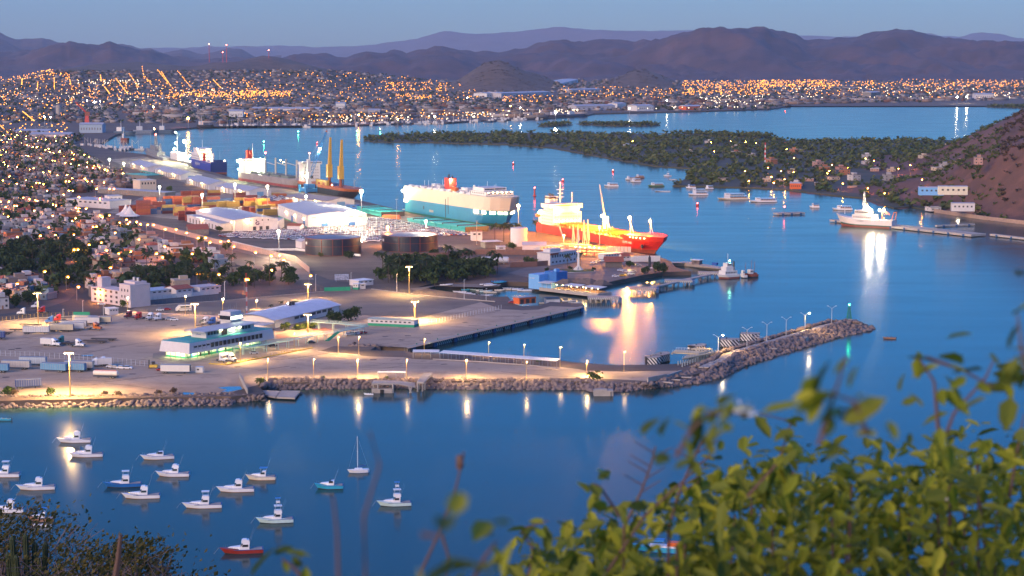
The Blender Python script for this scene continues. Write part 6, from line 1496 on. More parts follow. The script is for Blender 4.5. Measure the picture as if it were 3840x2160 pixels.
# ---- hotel, low houses by the road ----
p, an, L = frame3('A1', 752, 505, 1000, 545)
ht = T('small_hotel', 'pinkish white three-storey hotel at the road junction', 'hotel', p, an)
MB().b(0, L, 0, 11, 0, 8.6).obj('main_block', m_wallp, ht); MB().b(L - 1, L + 10, -.5, 13, 0, 13).obj('tall_wing', m_wallp, ht); MB().b(2, 7, 3, 9, 8.6, 14.2).obj('stair_tower', m_wallp, ht)
MB().b(L - 3, L + 8, 4, 12, 13, 14.2).obj('parapet_room', m_wallp, ht)
for k in range(3):
 winrow(ht, 1.5, L - 2, 0, 1.2 + k * 2.8, 1.3, 5, m_dark, gap=.62); winrow(ht, L, L + 9, -.5, 1.6 + k * 3.6, 1.5, 3, m_dark, gap=.68)
for k in range(4): MB().cyl((L + k * 2, 9, 14.2), (L + k * 2, 9, 16), .8, n=8).obj('water_tank', m_dark if k % 2 else m_shipw, ht)
text(ht, 'HOTEL', 1.5, (1.5, -.06, 7.2), (math.pi / 2, 0, 0), m_dark)
for x in (8, 10.5): glow(ht, (x, -1.2, 6.2), m_lamps, .35, SODIUM, 800)
wa = T('white_boundary_wall', 'white slotted boundary wall of the low houses along the road', 'wall', P('A2', 150, 330, ZQ))
pts = [P('A2', x, y, ZQ) - wa.location for x, y in ((150, 330), (470, 300), (620, 290), (700, 280), (880, 262))]
for a, b in zip(pts, pts[1:]):
 n = max(2, int((b - a).length / 3))
 for k in range(n): c = a.lerp(b, (k + .5) / n); MB().box((c.x, c.y, 1.2), ((b - a).length / n - .25, .3, 2.4), ang(a, b)).obj('wall_panel', m_shipw, wa)
shed('road_house', 'low house with a pale blue sheet roof by the road wall', 'A2', 165, 300, 450, 275, 14, 3.6, m_wallw, M('pale_blue_roof', (.42, .50, .58), .6), wins=5)
shed('road_house', 'low house with a red tiled porch by the road wall', 'A2', 470, 285, 630, 268, 12, 3.8, m_wallw, m_rooft, flat=False, wins=3)
shed('road_house', 'low white house half hidden by trees by the road wall', 'A2', 700, 265, 900, 245, 12, 3.8, m_wallw, m_roofw, wins=4)
# port boundary wall along the avenue
pw = T('port_wall', 'long plain pink concrete wall between the avenue and the port', 'wall', P('B6', 330, 1255, ZQ))
pts = [P('B6', x, y, ZQ) - pw.location for x, y in ((-380, 1080), (330, 1262), (470, 1290), (1180, 1450))] + [P('A2', 1760, 60, ZQ) - pw.location]
for a, b in zip(pts, pts[1:]):
 n = max(2, int((b - a).length / 6))
 for k in range(n): c = a.lerp(b, (k + .5) / n); MB().box((c.x, c.y, 1.9), ((b - a).length / n - .1, .35, 3.8), ang(a, b)).obj('wall_panel', M('pink_concrete', (.46, .33, .27), .85, var=.15), pw)
# dirt embankment wall of the tank farm
for (lab, t, pts_, h, mt) in (('low white retaining wall below the black tanks', 'B6', (1890, 1395, 1180, 1330, 840, 1330, 500, 1250), 1.6, m_shipw), ('rust brown wall of the fuel depot along the track', 'C1', (0, 1395, 800, 1375, 1290, 1340), 3.0, M('brown_block_wall', (.22, .11, .08), .9)), ('rust brown block wall behind the harbour office', 'C1', (1290, 1335, 2557, 1350, 2700, 1352), 3.6, MATS.get('brown_block_wall')),
 ('brown block wall below the gas tanks', 'C2', (-200, 1290, 230, 1275, 440, 1255), 3.4, None)):
 mt = mt or MATS['brown_block_wall']
 ps = [P(t, pts_[i], pts_[i + 1], ZQ) for i in range(0, len(pts_), 2)]; o = T('block_wall', lab, 'wall', ps[0])
 for a, b in zip(ps, ps[1:]):
  n = max(2, int((b - a).length / 7))
  for k in range(n): c = a.lerp(b, (k + .5) / n) - ps[0]; MB().box((c.x, c.y, h / 2), ((b - a).length / n - .12, .35, h), ang(a, b)).obj('wall_panel', mt, o)
# ================= vehicles and boats =================
WH = MB().cyl((0, -.17, .5), (0, .17, .5), .5, n=12).mesh('wheel', m_rubber)
RIM = MB().cyl((0, -.19, .5), (0, .19, .5), .26, n=8).mesh('rim', m_steel)
def wheels(par, xs, half, r=1.0):
 for x in xs:
  for s in (-1, 1):
   o = mk('wheel', WH, par, (x, s * half, 0), sc=(r, 1.3, r)); mk('rim', RIM, o)
m_curtain = M('grey_trailer', (.42, .40, .38), .6, var=.1)
m_cabp = {}
def cabmat(k, c): return M('cab_' + k, c, .35, coat=.4)
CAB = dict(white=(.72, .72, .72), red=(.45, .03, .02), orange=(.55, .13, .01), blue=(.02, .10, .38), teal=(.02, .13, .14), maroon=(.18, .03, .03), grey=(.3, .3, .3))
def at(t, x0, y0, x1, y1, z=None):
 a, b = P(t, x0, y0, ZQ if z is None else z), P(t, x1, y1, ZQ if z is None else z)
 return a + Vector((0, 0, .03)), ang(a, b), (b - a).length
def trailer(label, t, x0, y0, x1, y1, mat, kind='box', L=13.4, end=None, bogie='r', an=None, rz=None):
 p, a, _ = at(t, x0, y0, x1, y1); a = a if rz is None else rz
 o = T('semi_trailer', label, 'trailer', p + Vector((-math.sin(a), math.cos(a), 0)) * 1.25, a, 'parked semi-trailers')
 bx = (L - 2.2, L - 3.5) if bogie == 'r' else (1.2, 2.5)
 MB().b(.3, L - .3, -.9, .9, .75, 1.05).obj('chassis', m_dark, o)
 if kind == 'box':
  bd = MB().b(0, L, -1.27, 1.27, 1.1, 4.05).obj('box_body', mat, o)
  MB().b(-.06, L + .06, -1.3, 1.3, 4.0, 4.1).obj('roof_rim', m_steel, bd)
  for k in range(11): MB().b(L * (k + .5) / 11 - .05, L * (k + .5) / 11 + .05, -1.31, -1.27, 1.2, 3.95).obj('side_rib', m_steel if end is None else mat, bd)
  if end: MB().b(L, L + .05, -1.24, 1.24, 1.15, 4).obj('end_panel', end, bd)
  for s in (-.62, .62): MB().b(L + .05, L + .09, s - .04, s + .04, 1.3, 3.9).obj('door_bar', m_steel, bd)
 elif kind == 'flat': MB().b(0, L, -1.25, 1.25, 1.05, 1.25).obj('deck', M('flatbed_deck', (.09, .07, .055), .9), o)
 elif kind == 'tank':
  MB().cyl((.6, 0, 2.3), (L - .6, 0, 2.3), 1.15, n=16).obj('barrel', mat, o)
  for x in (.6, L - .6): MB().ico((x, 0, 2.3), 1.15, .4, 1, 1, sub=1).obj('dished_end', mat, o)
  MB().b(1, L - 1, -.3, .3, 3.4, 3.55).obj('catwalk', m_orange, o)
 x2 = L - 2.6 if bogie == 'l' else 2.6
 for s in (-.7, .7): MB().b(x2 - .1, x2 + .1, s - .08, s + .08, 0, .8).obj('landing_leg', m_dark, o)
 wheels(o, bx, 1.0); return o
def tractor(label, t, x0, y0, x1, y1, col, face=1, rz=None, box=None):
 """rear at (x0,y0), nose at (x1,y1)"""
 p, a, _ = at(t, x0, y0, x1, y1); a = a if rz is None else rz
 o = T('tractor_unit' if not box else 'box_truck', label, 'truck', p + Vector((-math.sin(a), math.cos(a), 0)) * 1.2, a, 'parked trucks')
 m = cabmat(col, CAB[col])
 MB().b(0, 7.2, -.5, .5, .6, .95).obj('chassis', m_dark, o)
 c = MB().b(3.0, 5.3, -1.2, 1.2, .95, 3.1).obj('cab', m, o)
 MB().add([(2.9, -1.2, 3.1), (5.0, -1.2, 3.1), (5.0, 1.2, 3.1), (2.9, 1.2, 3.1), (2.9, -1.1, 4.05), (3.9, -1.0, 4.0), (3.9, 1.0, 4.0), (2.9, 1.1, 4.05)], [(0, 1, 5, 4), (1, 2, 6, 5), (2, 3, 7, 6), (3, 0, 4, 7), (4, 5, 6, 7)]).obj('wind_deflector', m, c)
 MB().hexa([Vector((5.3, -1.0, .8)), Vector((7.3, -.95, .8)), Vector((7.3, .95, .8)), Vector((5.3, 1.0, .8))], [Vector((5.3, -1.0, 2.1)), Vector((7.2, -.85, 1.7)), Vector((7.2, .85, 1.7)), Vector((5.3, 1.0, 2.1))]).obj('bonnet', m, o)
 MB().b(5.28, 5.36, -1.0, 1.0, 2.15, 2.95).obj('windscreen', m_glass, c)
 for s in (-1, 1): MB().b(4.3, 5.1, s * 1.23 - .03, s * 1.23 + .03, 2.1, 2.85).obj('side_window', m_glass, c); MB().cyl((2.9, s * 1.05, 1), (2.9, s * 1.05, 4.0), .09, n=6).obj('exhaust_stack', m_steel, o); MB().cyl((2.4, s * 1.0, .75), (3.9, s * 1.0, .75), .32, n=8).obj('fuel_tank', m_steel, o)
 MB().b(7.3, 7.42, -.7, .7, .9, 1.6).obj('grille', m_dark, o); MB().b(7.3, 7.55, -1.1, 1.1, .45, .75).obj('bumper', m_steel, o)
 wheels(o, (.7, 2.0), .95); wheels(o, (6.2,), 1.0)
 if box: MB().b(-3.5, 2.8, -1.25, 1.25, 1.0, 3.8).obj('cargo_box', box, o); wheels(o, (-1.6,), .95)
 return o
bl = M('trailer_blue', (.10, .26, .42), .6, var=.1); blend = M('curtain_blue', (.02, .05, .20), .6); beig = M('trailer_beige', (.55, .47, .33), .6, var=.1)
for a in (('long white box trailer in front of the curtain-sided one', 'C8', 412, 645, 868, 645, m_shipw, 'box', 13.4, None, 'l'), ('beige curtain-sided trailer with a blue end beside the long white one', 'C8', 885, 606, 1200, 606, beig, 'box', 12.6, blend, 'l'),
 ('white box trailer with a dark refrigeration unit beside the curtain-sided one', 'C8', 1075, 585, 1400, 580, m_shipw, 'box', 12.6, m_dark, 'l'), ('white box trailer behind the one with a refrigeration unit', 'C8', 1100, 548, 1500, 548, m_shipw, 'box', 13.4, m_dark, 'l'),
 ('beige curtain-sided trailer in the back row of the yard', 'C8', 1310, 440, 1720, 452, beig, 'box', 13.4, None, 'l'), ('white box trailer in the back row with an open dark end', 'C8', 1345, 478, 1760, 478, m_shipw, 'box', 13.4, m_dark, 'l'), ('yellowish trailer with a deep blue end in the back row', 'C8', 1600, 462, 1930, 462, beig, 'box', 12.0, blend, 'l'),
 ('grey box trailer with a small red rear mark near the fence', 'C8', 25, 1280, 455, 1290, m_curtain, 'box', 13.4, None, 'r'), ('bluish curtain-sided trailer behind the grey box trailer', 'C8', 345, 1215, 735, 1222, M('trailer_pale_blue', (.40, .47, .52), .6), 'box', 12.6, None, 'r'),
 ('blue box trailer with a yellow swoosh', 'C8', 728, 1322, 1150, 1345, bl, 'box', 13.0, None, 'r'), ('plain blue box trailer behind the one with a yellow swoosh', 'C8', 1060, 1322, 1400, 1335, bl, 'box', 12.6, None, 'r'), ('grey box trailer behind the flood mast', 'C8', 1165, 1290, 1590, 1300, m_curtain, 'box', 13.4, None, 'r'),
 ('white tank trailer with orange trim', 'C8', 1665, 1440, 2080, 1452, m_shipw, 'tank', 12.0, None, 'r'), ('white refrigerated trailer beside the small generator', 'C5', 178, 1285, 650, 1292, m_shipw, 'box', 13.4, m_dark, 'l'), ('deep blue box trailer near the shore shrubs', 'A1', 130, 1232, 300, 1222, blend, 'box', 11.0, None, 'l'),
 ('pale blue box trailer cut by the picture edge', 'C8', -380, 1340, 40, 1345, bl, 'box', 13.4, None, 'r'), ('navy box trailer at the edge of the yard', 'C8', -400, 740, 35, 742, blend, 'box', 13.4, None, 'r')):
 trailer(*a[:6], a[6], a[7], kind=a[8] if False else a[7], L=a[8], end=a[9], bogie=a[10]) if False else trailer(a[0], a[1], a[2], a[3], a[4], a[5], a[6], a[7], a[8], a[9], a[10])
o = MB().b(1.2, 9, -1.32, -1.31, 1.9, 2.5)
for (lb, x0, y0, x1, y1, L) in (('empty dark flatbed trailer left of the long white trailer', 165, 595, 420, 600, 12), ('short empty flatbed at the edge of the yard', -200, 652, 175, 655, 12), ('empty flatbed trailer pointing at the yard drain', 1495, 800, 1930, 815, 12.5), ('empty flatbed trailer behind the one at the drain', 1640, 765, 2100, 772, 13), ('empty flatbed parked behind the white trailers', 350, 500, 640, 505, 12), ('empty flatbed hitched behind the white tractor unit', 1060, 845, 1290, 850, 8)):
 trailer(lb, 'C8', x0, y0, x1, y1, m_dark, 'flat', L)
for (lb, t, x0, y0, x1, y1, c, bx) in (('white tractor unit with a tall wind deflector facing the drain', 'C8', 1270, 875, 1570, 890, 'white', None), ('teal tractor unit beside the white box truck', 'C8', 1250, 800, 1060, 812, 'teal', None), ('white box truck with a tall cargo body', 'C8', 840, 860, 1040, 872, 'white', m_shipw),
 ('orange tractor unit coupled to a white trailer', 'C8', 1600, 565, 1790, 578, 'orange', None), ('white tractor unit waiting on the road by the yellow fence', 'C8', 560, 290, 320, 290, 'white', None), ('red tractor unit waiting on the road by the yellow fence', 'C8', 900, 250, 680, 262, 'red', None), ('white tractor unit parked behind the red one', 'C8', 800, 165, 640, 170, 'white', None),
 ('maroon tractor unit at the end of the parked row', 'A1', 1100, 635, 1025, 645, 'maroon', None), ('red tractor unit in the parked row', 'A1', 1180, 645, 1105, 655, 'red', None), ('white tractor unit next to the red one in the parked row', 'A1', 1262, 650, 1200, 662, 'white', None), ('white tractor unit beside the small pickups in the parked row', 'A1', 1345, 655, 1268, 664, 'white', None),
 ('white tractor unit beside a bright blue one behind the terminal', 'C5', 985, 480, 865, 492, 'white', None), ('bright blue tractor unit behind the terminal', 'C5', 1090, 485, 985, 497, 'blue', None), ('navy tractor unit half hidden behind white trailers', 'C8', 1070, 440, 990, 440, 'blue', None), ('red tractor unit half hidden behind white trailers', 'C8', 1190, 400, 1095, 405, 'red', None),
 ('maroon tractor unit behind the terminal roof', 'C5', 1390, 470, 1290, 475, 'maroon', None), ('white yard tractor at the head of three on the terminal kerb', 'C5', 1060, 1085, 1180, 1110, 'white', None), ('white yard tractor in the middle of three on the terminal kerb', 'C5', 1130, 1070, 1250, 1095, 'white', None), ('white yard tractor at the end of three on the terminal kerb', 'C5', 1200, 1080, 1320, 1105, 'white', None),
 ('white box truck beside the tractors inside the fence', 'C8', 1880, 1215, 1760, 1220, 'white', m_shipw), ('white tractor unit among small cars by the fence', 'C8', 2000, 1190, 1860, 1200, 'white', None)):
 tractor(lb, t, x0, y0, x1, y1, c, box=bx)
p, a, _ = at('A1', 1450, 592, 1555, 588); o = T('motorhome', 'white motorhome with a dark side stripe', 'motorhome', p, a); MB().side([(0, .5), (8.6, .5), (8.6, 3.6), (1.6, 3.6), (1.2, 2.9), (0, 1.9)], 0, 2.5).obj('body', m_shipw, o); MB().b(1.8, 8.4, -.03, 0, 1.4, 1.7).obj('stripe', m_dark, o); MB().b(2.5, 7.6, -.04, 0, 2.2, 3.0).obj('window', m_glass, o); wheels(o, (1.5, 6.8), 1.1)
for w in [c for c in o.children if c.name.startswith('wheel')]: w.location.y += 1.25
o = T('generator', 'small white generator cabin beside the refrigerated trailer', 'generator', P('C5', 740, 1275, ZQ)); MB().b(0, 3.2, 0, 2.4, .2, 2.7).obj('cabin', m_shipw, o); MB().b(-.1, 3.3, -.1, 2.5, 2.7, 2.85).obj('roof', M('pale_blue_roof', (.42, .50, .58), .6), o); MB().b(.6, 1.6, -.04, 0, 1.3, 2.0).obj('vent', m_dark, o)
o = T('forklift', 'ochre container forklift beside the refrigerated trailer', 'forklift', P('C5', 0, 1205, ZQ)); MB().b(0, 3.6, 0, 2, .6, 1.8).obj('body', m_yel, o); MB().b(1, 2.4, .2, 1.8, 1.8, 3.2).obj('cab', m_dark, o); MB().b(-.4, -.1, .2, .5, 0, 4).b(-.4, -.1, 1.5, 1.8, 0, 4).obj('mast', m_dark, o); wheels(o, (.6, 2.9), .1)
for w in [c for c in o.children if c.name.startswith('wheel')]: w.location.y += 1.0
# ---- cars ----
def car_parts(col):
 m = M('car_' + col, dict(white=(.72, .72, .74), silver=(.40, .41, .43), black=(.02, .02, .022), red=(.35, .03, .03), yellow=(.60, .38, .02), blue=(.05, .12, .30))[col], .3, coat=.5, var=.03)
 body = MB().side([(0, .3), (4.4, .3), (4.42, .75), (4.2, .95), (3.2, 1.0), (1.0, 1.02), (.1, .95), (-.02, .6)], -.88, .88).mesh('body', m)
 cab = MB().hexa([Vector((.7, -.78, 1.0)), Vector((3.4, -.78, 1.0)), Vector((3.4, .78, 1.0)), Vector((.7, .78, 1.0))], [Vector((1.15, -.64, 1.47)), Vector((2.55, -.64, 1.47)), Vector((2.55, .64, 1.47)), Vector((1.15, .64, 1.47))]).mesh('cabin_glass', m_glass)
 roof = MB().b(1.0, 2.75, -.7, .7, 1.475, 1.52).mesh('roof', m)
 return body, cab, roof
CARP = {c: car_parts(c) for c in ('white', 'silver', 'black', 'red', 'yellow', 'blue')}
def car(label, p, a, col, group=None, wh=True):
 o = T('parked_car', label, 'car', p + Vector((0, 0, .06)), a, group)
 for n_, me in zip(('body', 'cabin_glass', 'roof'), CARP[col]): mk(n_, me, o)
 if wh:
  for x in (.85, 3.5):
   for s in (-.78, .78): mk('wheel', WH, o, (x, s, 0), sc=(.62, .6, .62))
 return o
for (t, x, y, a, c, tx) in (('C8', 1640, 1225, .1, 'blue', 'beside the white box truck by the fence'), ('C8', 1930, 1250, -.2, 'white', 'first in the row by the fence'), ('C8', 2010, 1262, -.2, 'silver', 'second in the row by the fence'), ('C8', 2120, 1270, -.2, 'white', 'in the middle of the row by the fence'), ('C8', 2220, 1275, 0, 'white', 'last in the row by the fence, next to the forklift side'),
 ('C5', 110, 1240, .1, 'red', 'small, beside the refrigerated trailer'), ('C5', 250, 430, .2, 'silver', 'at the end of the tractor row'), ('C5', 330, 440, .2, 'white', 'after the tractor row'), ('C5', 1600, 975, .3, 'silver', 'under the raised walkway near the terminal'), ('C5', 1900, 855, .3, 'black', 'under the middle of the raised walkway'), ('A2', 1735, 745, .1, 'black', 'under the bend of the raised walkway'),
 ('A2', 2110, 670, .7, 'white', 'nearest the stair under the raised walkway'), ('A2', 2150, 665, .7, 'silver', 'second under the walkway end'), ('A2', 2190, 660, .7, 'white', 'third under the walkway end'), ('A2', 2245, 655, .7, 'red', 'at the very end of the raised walkway'),
 ('C2', 1515, 1350, .2, 'white', 'first in the car park by the lawn'), ('C2', 1590, 1365, .2, 'silver', 'second in the car park by the lawn'), ('C2', 1650, 1375, .2, 'white', 'third in the car park by the lawn'), ('C2', 1710, 1368, .2, 'silver', 'fourth in the car park by the lawn'), ('C2', 1680, 1408, .2, 'white', 'in the second car park row'), ('C2', 1545, 1432, .2, 'yellow', 'bright, in the car park'), ('C2', 1430, 1445, .2, 'white', 'at the seaward end of the car park'),
 ('C2', 1085, 1230, .25, 'white', 'first at the depot gate'), ('C2', 1165, 1210, .25, 'silver', 'second at the depot gate'), ('C2', 1225, 1198, .25, 'white', 'third at the depot gate'), ('C2', 1790, 1268, .1, 'silver', 'beside the round tree'), ('A1', 805, 535, .05, 'white', 'on the road before the hotel'), ('D6', 1310, 345, .2, 'red', 'on the spit by the red hut'), ('A1', 1285, 585, .2, 'white', 'pickup near the motorhome'), ('A1', 1345, 578, .2, 'red', 'next to the motorhome')):
 car('%s car %s' % (c, tx), P(t, x, y, ZQ), a, c)
# export cars in tight rows on the lot
LP = [(q.x, q.y) for q in LOT]
da = R(-62); ex, ey = Vector((math.cos(da), math.sin(da), 0)), Vector((-math.sin(da), math.cos(da), 0))
c0 = sum(LOT, Vector()) / len(LOT); spots = []
rc = random.Random(21)
for i in range(-80, 81):
 for j in range(-90, 91):
  q = c0 + ex * (i * 4.75) + ey * (j * 2.1)
  if i % 9 == 4: continue
  if inpoly(q.x, q.y, LP): spots.append(q)
spots += [P('B6', 770 + 300 * rc.random(), 745 + 45 * rc.random(), ZQ) for _ in range(70)]
spots.sort(key=lambda q: q.y)
for k, q in enumerate(spots[:270]):
 cc_ = 'white' if rc.random() < .85 else rc.choice(('silver', 'blue', 'red')); car(cc_ + ' export car parked in tight rows behind the black tanks', Vector((q.x, q.y, ZQ)), da + (0 if k % 2 else math.pi), cc_, 'export cars on the lot', wh=False)
rest = [(q.x, q.y, ZQ + .06, da, 1, 1, 1) for q in spots[270:]]
bm_ = MB().side([(0, .3), (4.4, .3), (4.42, .75), (4.2, .95), (3.2, 1.0), (1.0, 1.02), (.1, .95), (-.02, .6)], -.88, .88).b(.95, 2.8, -.72, .72, 1.4, 1.5)
batch('parked_cars', bm_.v, bm_.f, rest, MI('car_row_paint', [(.72, .72, .74)] * 6 + [(.4, .41, .43), (.06, .1, .3), (.3, .04, .04)], .3), label='dense far rows of export cars', cat='cars')
gm_ = MB().hexa([Vector((.7, -.78, 1.0)), Vector((3.4, -.78, 1.0)), Vector((3.4, .78, 1.0)), Vector((.7, .78, 1.0))], [Vector((1.15, -.64, 1.43)), Vector((2.55, -.64, 1.43)), Vector((2.55, .64, 1.43)), Vector((1.15, .64, 1.43))])
o2 = batch('cabin_glass', gm_.v, gm_.f, rest, m_glass); o2.parent = bpy.data.objects['parked_cars']
# ---- sport fishing boats at anchor ----
m_gel = M('gelcoat', (.74, .73, .74), .3, var=.03, coat=.3)
m_navyc = M('navy_cloth', (.03, .08, .25), .8); m_bluec = M('blue_cloth', (.03, .22, .55), .8)
m_hb = dict(white=m_gel, blue=M('boat_blue', (.02, .14, .42), .35), teal=M('boat_teal', (.03, .33, .50), .4), red=M('boat_red', (.28, .03, .02), .4), cream=M('boat_cream', (.66, .60, .48), .5), mint=M('boat_mint', (.50, .66, .64), .4), wood=M('boat_wood', (.30, .16, .09), .6), green=M('boat_green', (.10, .22, .12), .6))
def sportboat(label, t, xb, yb, xs, ys, col='white', style='fly', trim=None, group='sport fishing boats at anchor', B=3.8):
 """bow foot (xb,yb), stern foot (xs,ys)"""
 o, L = ship('motor_boat', label, t, xs, ys, xb, yb, B, cat='boat', vis='l'); o['group'] = group
 hull(o, L, B, [(-.4, .15, m_hb['wood'] if col in ('white', 'cream') else m_dark, 'boot_stripe'), (.15, 1.25, m_hb[col], 'hull')], bow=.45, rake=.14, transom=.92, sheer=.7, plo=1.5, phi=2.0, n=12)
 MB().b(-.05, L * .72, -B / 2 - .03, B / 2 + .03, 1.18, 1.27).obj('rub_rail', trim or m_navyc, o)
 MB().b(.3, L * .34, -B / 2 + .3, B / 2 - .3, 1.26, 1.30).obj('cockpit_floor', m_conc, o)
 MB().add([(L * .52, -1.3, 1.3), (L * .86, -.35, 1.75), (L * .86, .35, 1.75), (L * .52, 1.3, 1.3), (L * .52, -1.2, 2.15), (L * .8, -.3, 2.05), (L * .8, .3, 2.05), (L * .52, 1.2, 2.15)], [(0, 1, 5, 4), (1, 2, 6, 5), (2, 3, 7, 6), (4, 5, 6, 7), (0, 4, 7, 3)]).obj('foredeck_trunk', m_gel, o)
 h = 3.1 if style != 'low' else 2.7
 x0, x1 = L * .34, L * .60
 sl = MB().hexa([Vector((x0, -1.45, 1.25)), Vector((x1, -1.4, 1.25)), Vector((x1, 1.4, 1.25)), Vector((x0, 1.45, 1.25))], [Vector((x0 - .1, -1.3, h)), Vector((x1 - 1.5, -1.2, h)), Vector((x1 - 1.5, 1.2, h)), Vector((x0 - .1, 1.3, h))]).obj('cabin', m_gel, o)
 for s in (-1, 1):
  for k in range(3):
   xx = x0 + .35 + k * (x1 - x0 - 1.6) / 3
   MB().hexa([Vector((xx, s * 1.405 - .05, 2.1)), Vector((xx + .75, s * 1.40 - .05, 2.1)), Vector((xx + .75, s * 1.40 + .05, 2.1)), Vector((xx, s * 1.405 + .05, 2.1))], [Vector((xx, s * 1.33 - .05, 2.75)), Vector((xx + .6, s * 1.33 - .05, 2.75)), Vector((xx + .6, s * 1.33 + .05, 2.75)), Vector((xx, s * 1.33 + .05, 2.75))]).obj('window', m_glass, sl)
 MB().hexa([Vector((x1 - .42, -1.15, 1.9)), Vector((x1 - .36, -1.15, 1.9)), Vector((x1 - .36, 1.15, 1.9)), Vector((x1 - .42, 1.15, 1.9))], [Vector((x1 - 1.26, -1.0, 2.8)), Vector((x1 - 1.18, -1.0, 2.8)), Vector((x1 - 1.18, 1.0, 2.8)), Vector((x1 - 1.26, 1.0, 2.8))]).obj('windscreen', m_glass, sl)
 xm = (x0 + x1) / 2 - .5
 if style in ('fly', 'tower', 'top'):
  MB().box((xm, 0, h + .45), (2.5, 2.3, .9), taper=.85).obj('flybridge', m_gel, o)
  if style == 'fly': MB().box((xm + .2, 0, h + 1.0), (1.2, 1.6, .3)).obj('console', m_gel, o)
  if style in ('top', 'tower'):
   zt = h + 2.3
   for sx in (-.9, .9):
    for sy in (-.9, .9): MB().cyl((xm + sx, sy, h + .6), (xm + sx * .9, sy * .9, zt), .05, n=5).obj('top_support', m_steel, o)
   MB().box((xm, 0, zt), (2.5, 2.2, .16)).obj('hardtop', m_gel, o)
  if style == 'tower':
   for sx in (-.7, .5):
    for sy in (-.7, .7): MB().cyl((xm + sx, sy, h + 2.3), (xm + sx * .5, sy * .5, h + 4.6), .05, n=5).obj('tower_leg', m_steel, o)
   MB().box((xm, 0, h + 3.5), (1.2, 1.2, .5)).obj('tower_station', m_gel, o); MB().box((xm, 0, h + 4.7), (1.7, 1.6, .12)).obj('tower_awning', m_bluec, o)
 if style == 'awning':
  for sx in (-1, 1):
   for sy in (-1, 1): MB().cyl((xm + sx, sy, h - .2), (xm + sx, sy, h + 1), .05, n=5).obj('awning_pole', m_steel, o)
  MB().box((xm, 0, h + 1.05), (2.8, 2.3, .14)).obj('awning', m_bluec, o)
 for s in (-1, 1): MB().cyl((x0, s * 1.1, h - .3), (x0 - 1.6, s * 1.7, h + 4.2), .022, .01, 4).obj('outrigger_pole', m_steel, o)
 mb = MB()
 for k in range(7):
  f = .62 + .055 * k; w = B / 2 * max(.05, 1 - ((f - .55) / .45) ** 2.0) * .95
  for s in (-1, 1): mb.cyl((L * f * 1.03, s * w, 1.4 + (f - .6) * 1.4), (L * f * 1.03, s * w, 2.1 + (f - .6) * 1.4), .03, n=3)
 mb.obj('bow_rail', m_steel, o)
 MB().cyl((L * 1.08, 0, 1.8), (L * 1.22, 0, -.2), .04, n=3).obj('mooring_line', m_conc, o)
 return o
for a in (('white cabin cruiser in the bright lamp reflection, farthest boat of the anchorage', 'A5', 480, 358, 745, 352, 'white', 'fly'), ('white cabin cruiser just below the lamp reflection', 'A5', 575, 478, 845, 470, 'white', 'fly'), ('white boat with a blue-covered cockpit and navy sheer line', 'A5', 1175, 500, 1435, 486, 'white', 'low'),
 ('white boat with a dark flybridge pole beside the blue-covered one', 'A5', 1290, 636, 1555, 634, 'white', 'fly'), ('blue-hulled boat with a tall white tower', 'A5', 865, 728, 1165, 716, 'blue', 'top'), ('white boat with a single tall whip antenna beside the blue hull', 'A5', 1015, 820, 1315, 812, 'white', 'fly'), ('white boat anchored alone near the shore shrubs', 'A5', 145, 750, 450, 740, 'white', 'fly'),
 ('white boat with a hard top cut by the picture edge', 'A5', -110, 640, 155, 638, 'white', 'top'), ('white boat with teal trim and a tall enclosed bridge', 'A5', 1515, 900, 1825, 892, 'white', 'top'), ('white boat with a long bowsprit and navy stripe', 'A6', 40, 765, 335, 758, 'white', 'fly'), ('cream boat with a bright blue awning', 'A6', 275, 664, 510, 662, 'cream', 'awning'),
 ('bright teal hull with a white cabin', 'A6', 845, 738, 1068, 735, 'teal', 'low'), ('mint-white boat with a slender tuna tower, nearest the reed stalk', 'A6', 1365, 884, 1630, 875, 'mint', 'tower'), ('mint-white boat with a tuna tower beside the red hull', 'A6', 370, 1024, 660, 1012, 'mint', 'tower'), ('dark red hull with white cabin and two tall whips', 'A6', 75, 1278, 412, 1264, 'red', 'fly'),
 ('white boat half hidden by the hillside scrub', 'A5', -60, 935, 190, 930, 'white', 'fly')):
 sportboat(*a)
sportboat('small brown-sided boat with an open canopy near the cactus', 'A5', 230, 1010, 440, 1005, 'wood', 'awning')
def skiff(label, p, a, L=6.5, col='white', group='open skiffs', awn=False):
 o = T('open_skiff', label, 'skiff', p, a, group)
 B = 1.9 * L / 6.5
 hull(o, L, B, [(-.25, .15, m_dark, 'bottom'), (.15, .75, m_hb[col], 'hull')], bow=.5, rake=.12, transom=.9, sheer=.35, n=9)
 MB().b(.4, L * .8, -B * .3, B * .3, .76, .80).obj('well', m_concd, o)
 for x in (.25, .5): MB().b(L * x, L * x + .35, -B * .42, B * .42, .74, .9).obj('thwart', m_hb[col], o)
 MB().box((-.15, 0, .75), (.4, .4, .9)).obj('outboard_motor', m_dark, o)
 if awn:
  for sx in (.3, .65):
   for s in (-1, 1): MB().cyl((L * sx, s * B * .4, .7), (L * sx, s * B * .4, 2.3), .04, n=4).obj('awning_pole', m_steel, o)
  MB().b(L * .25, L * .7, -B * .45, B * .45, 2.3, 2.38).obj('awning', m_bluec, o)
 return o
skiff('small white tender beside the brown-sided boat', P('A5', 430, 1045, 0), math.pi, 6, 'white', None)
skiff('teal-edged skiff cut by the picture edge off the boulder bank', P('A5', 95, 168, 0), math.pi, 8, 'teal', None)
o = skiff('tiny open boat with two figures off the jetty head', P('A4', 2488, 582, 0), math.pi - .1, 6.5, 'wood', None)
for x in (2.2, 4.2): MB().box((x, 0, 1.05), (.35, .45, .7)).ico((x, 0, 1.55), .14).obj('figure', M('dark_clothes', (.05, .04, .04), .9), o)
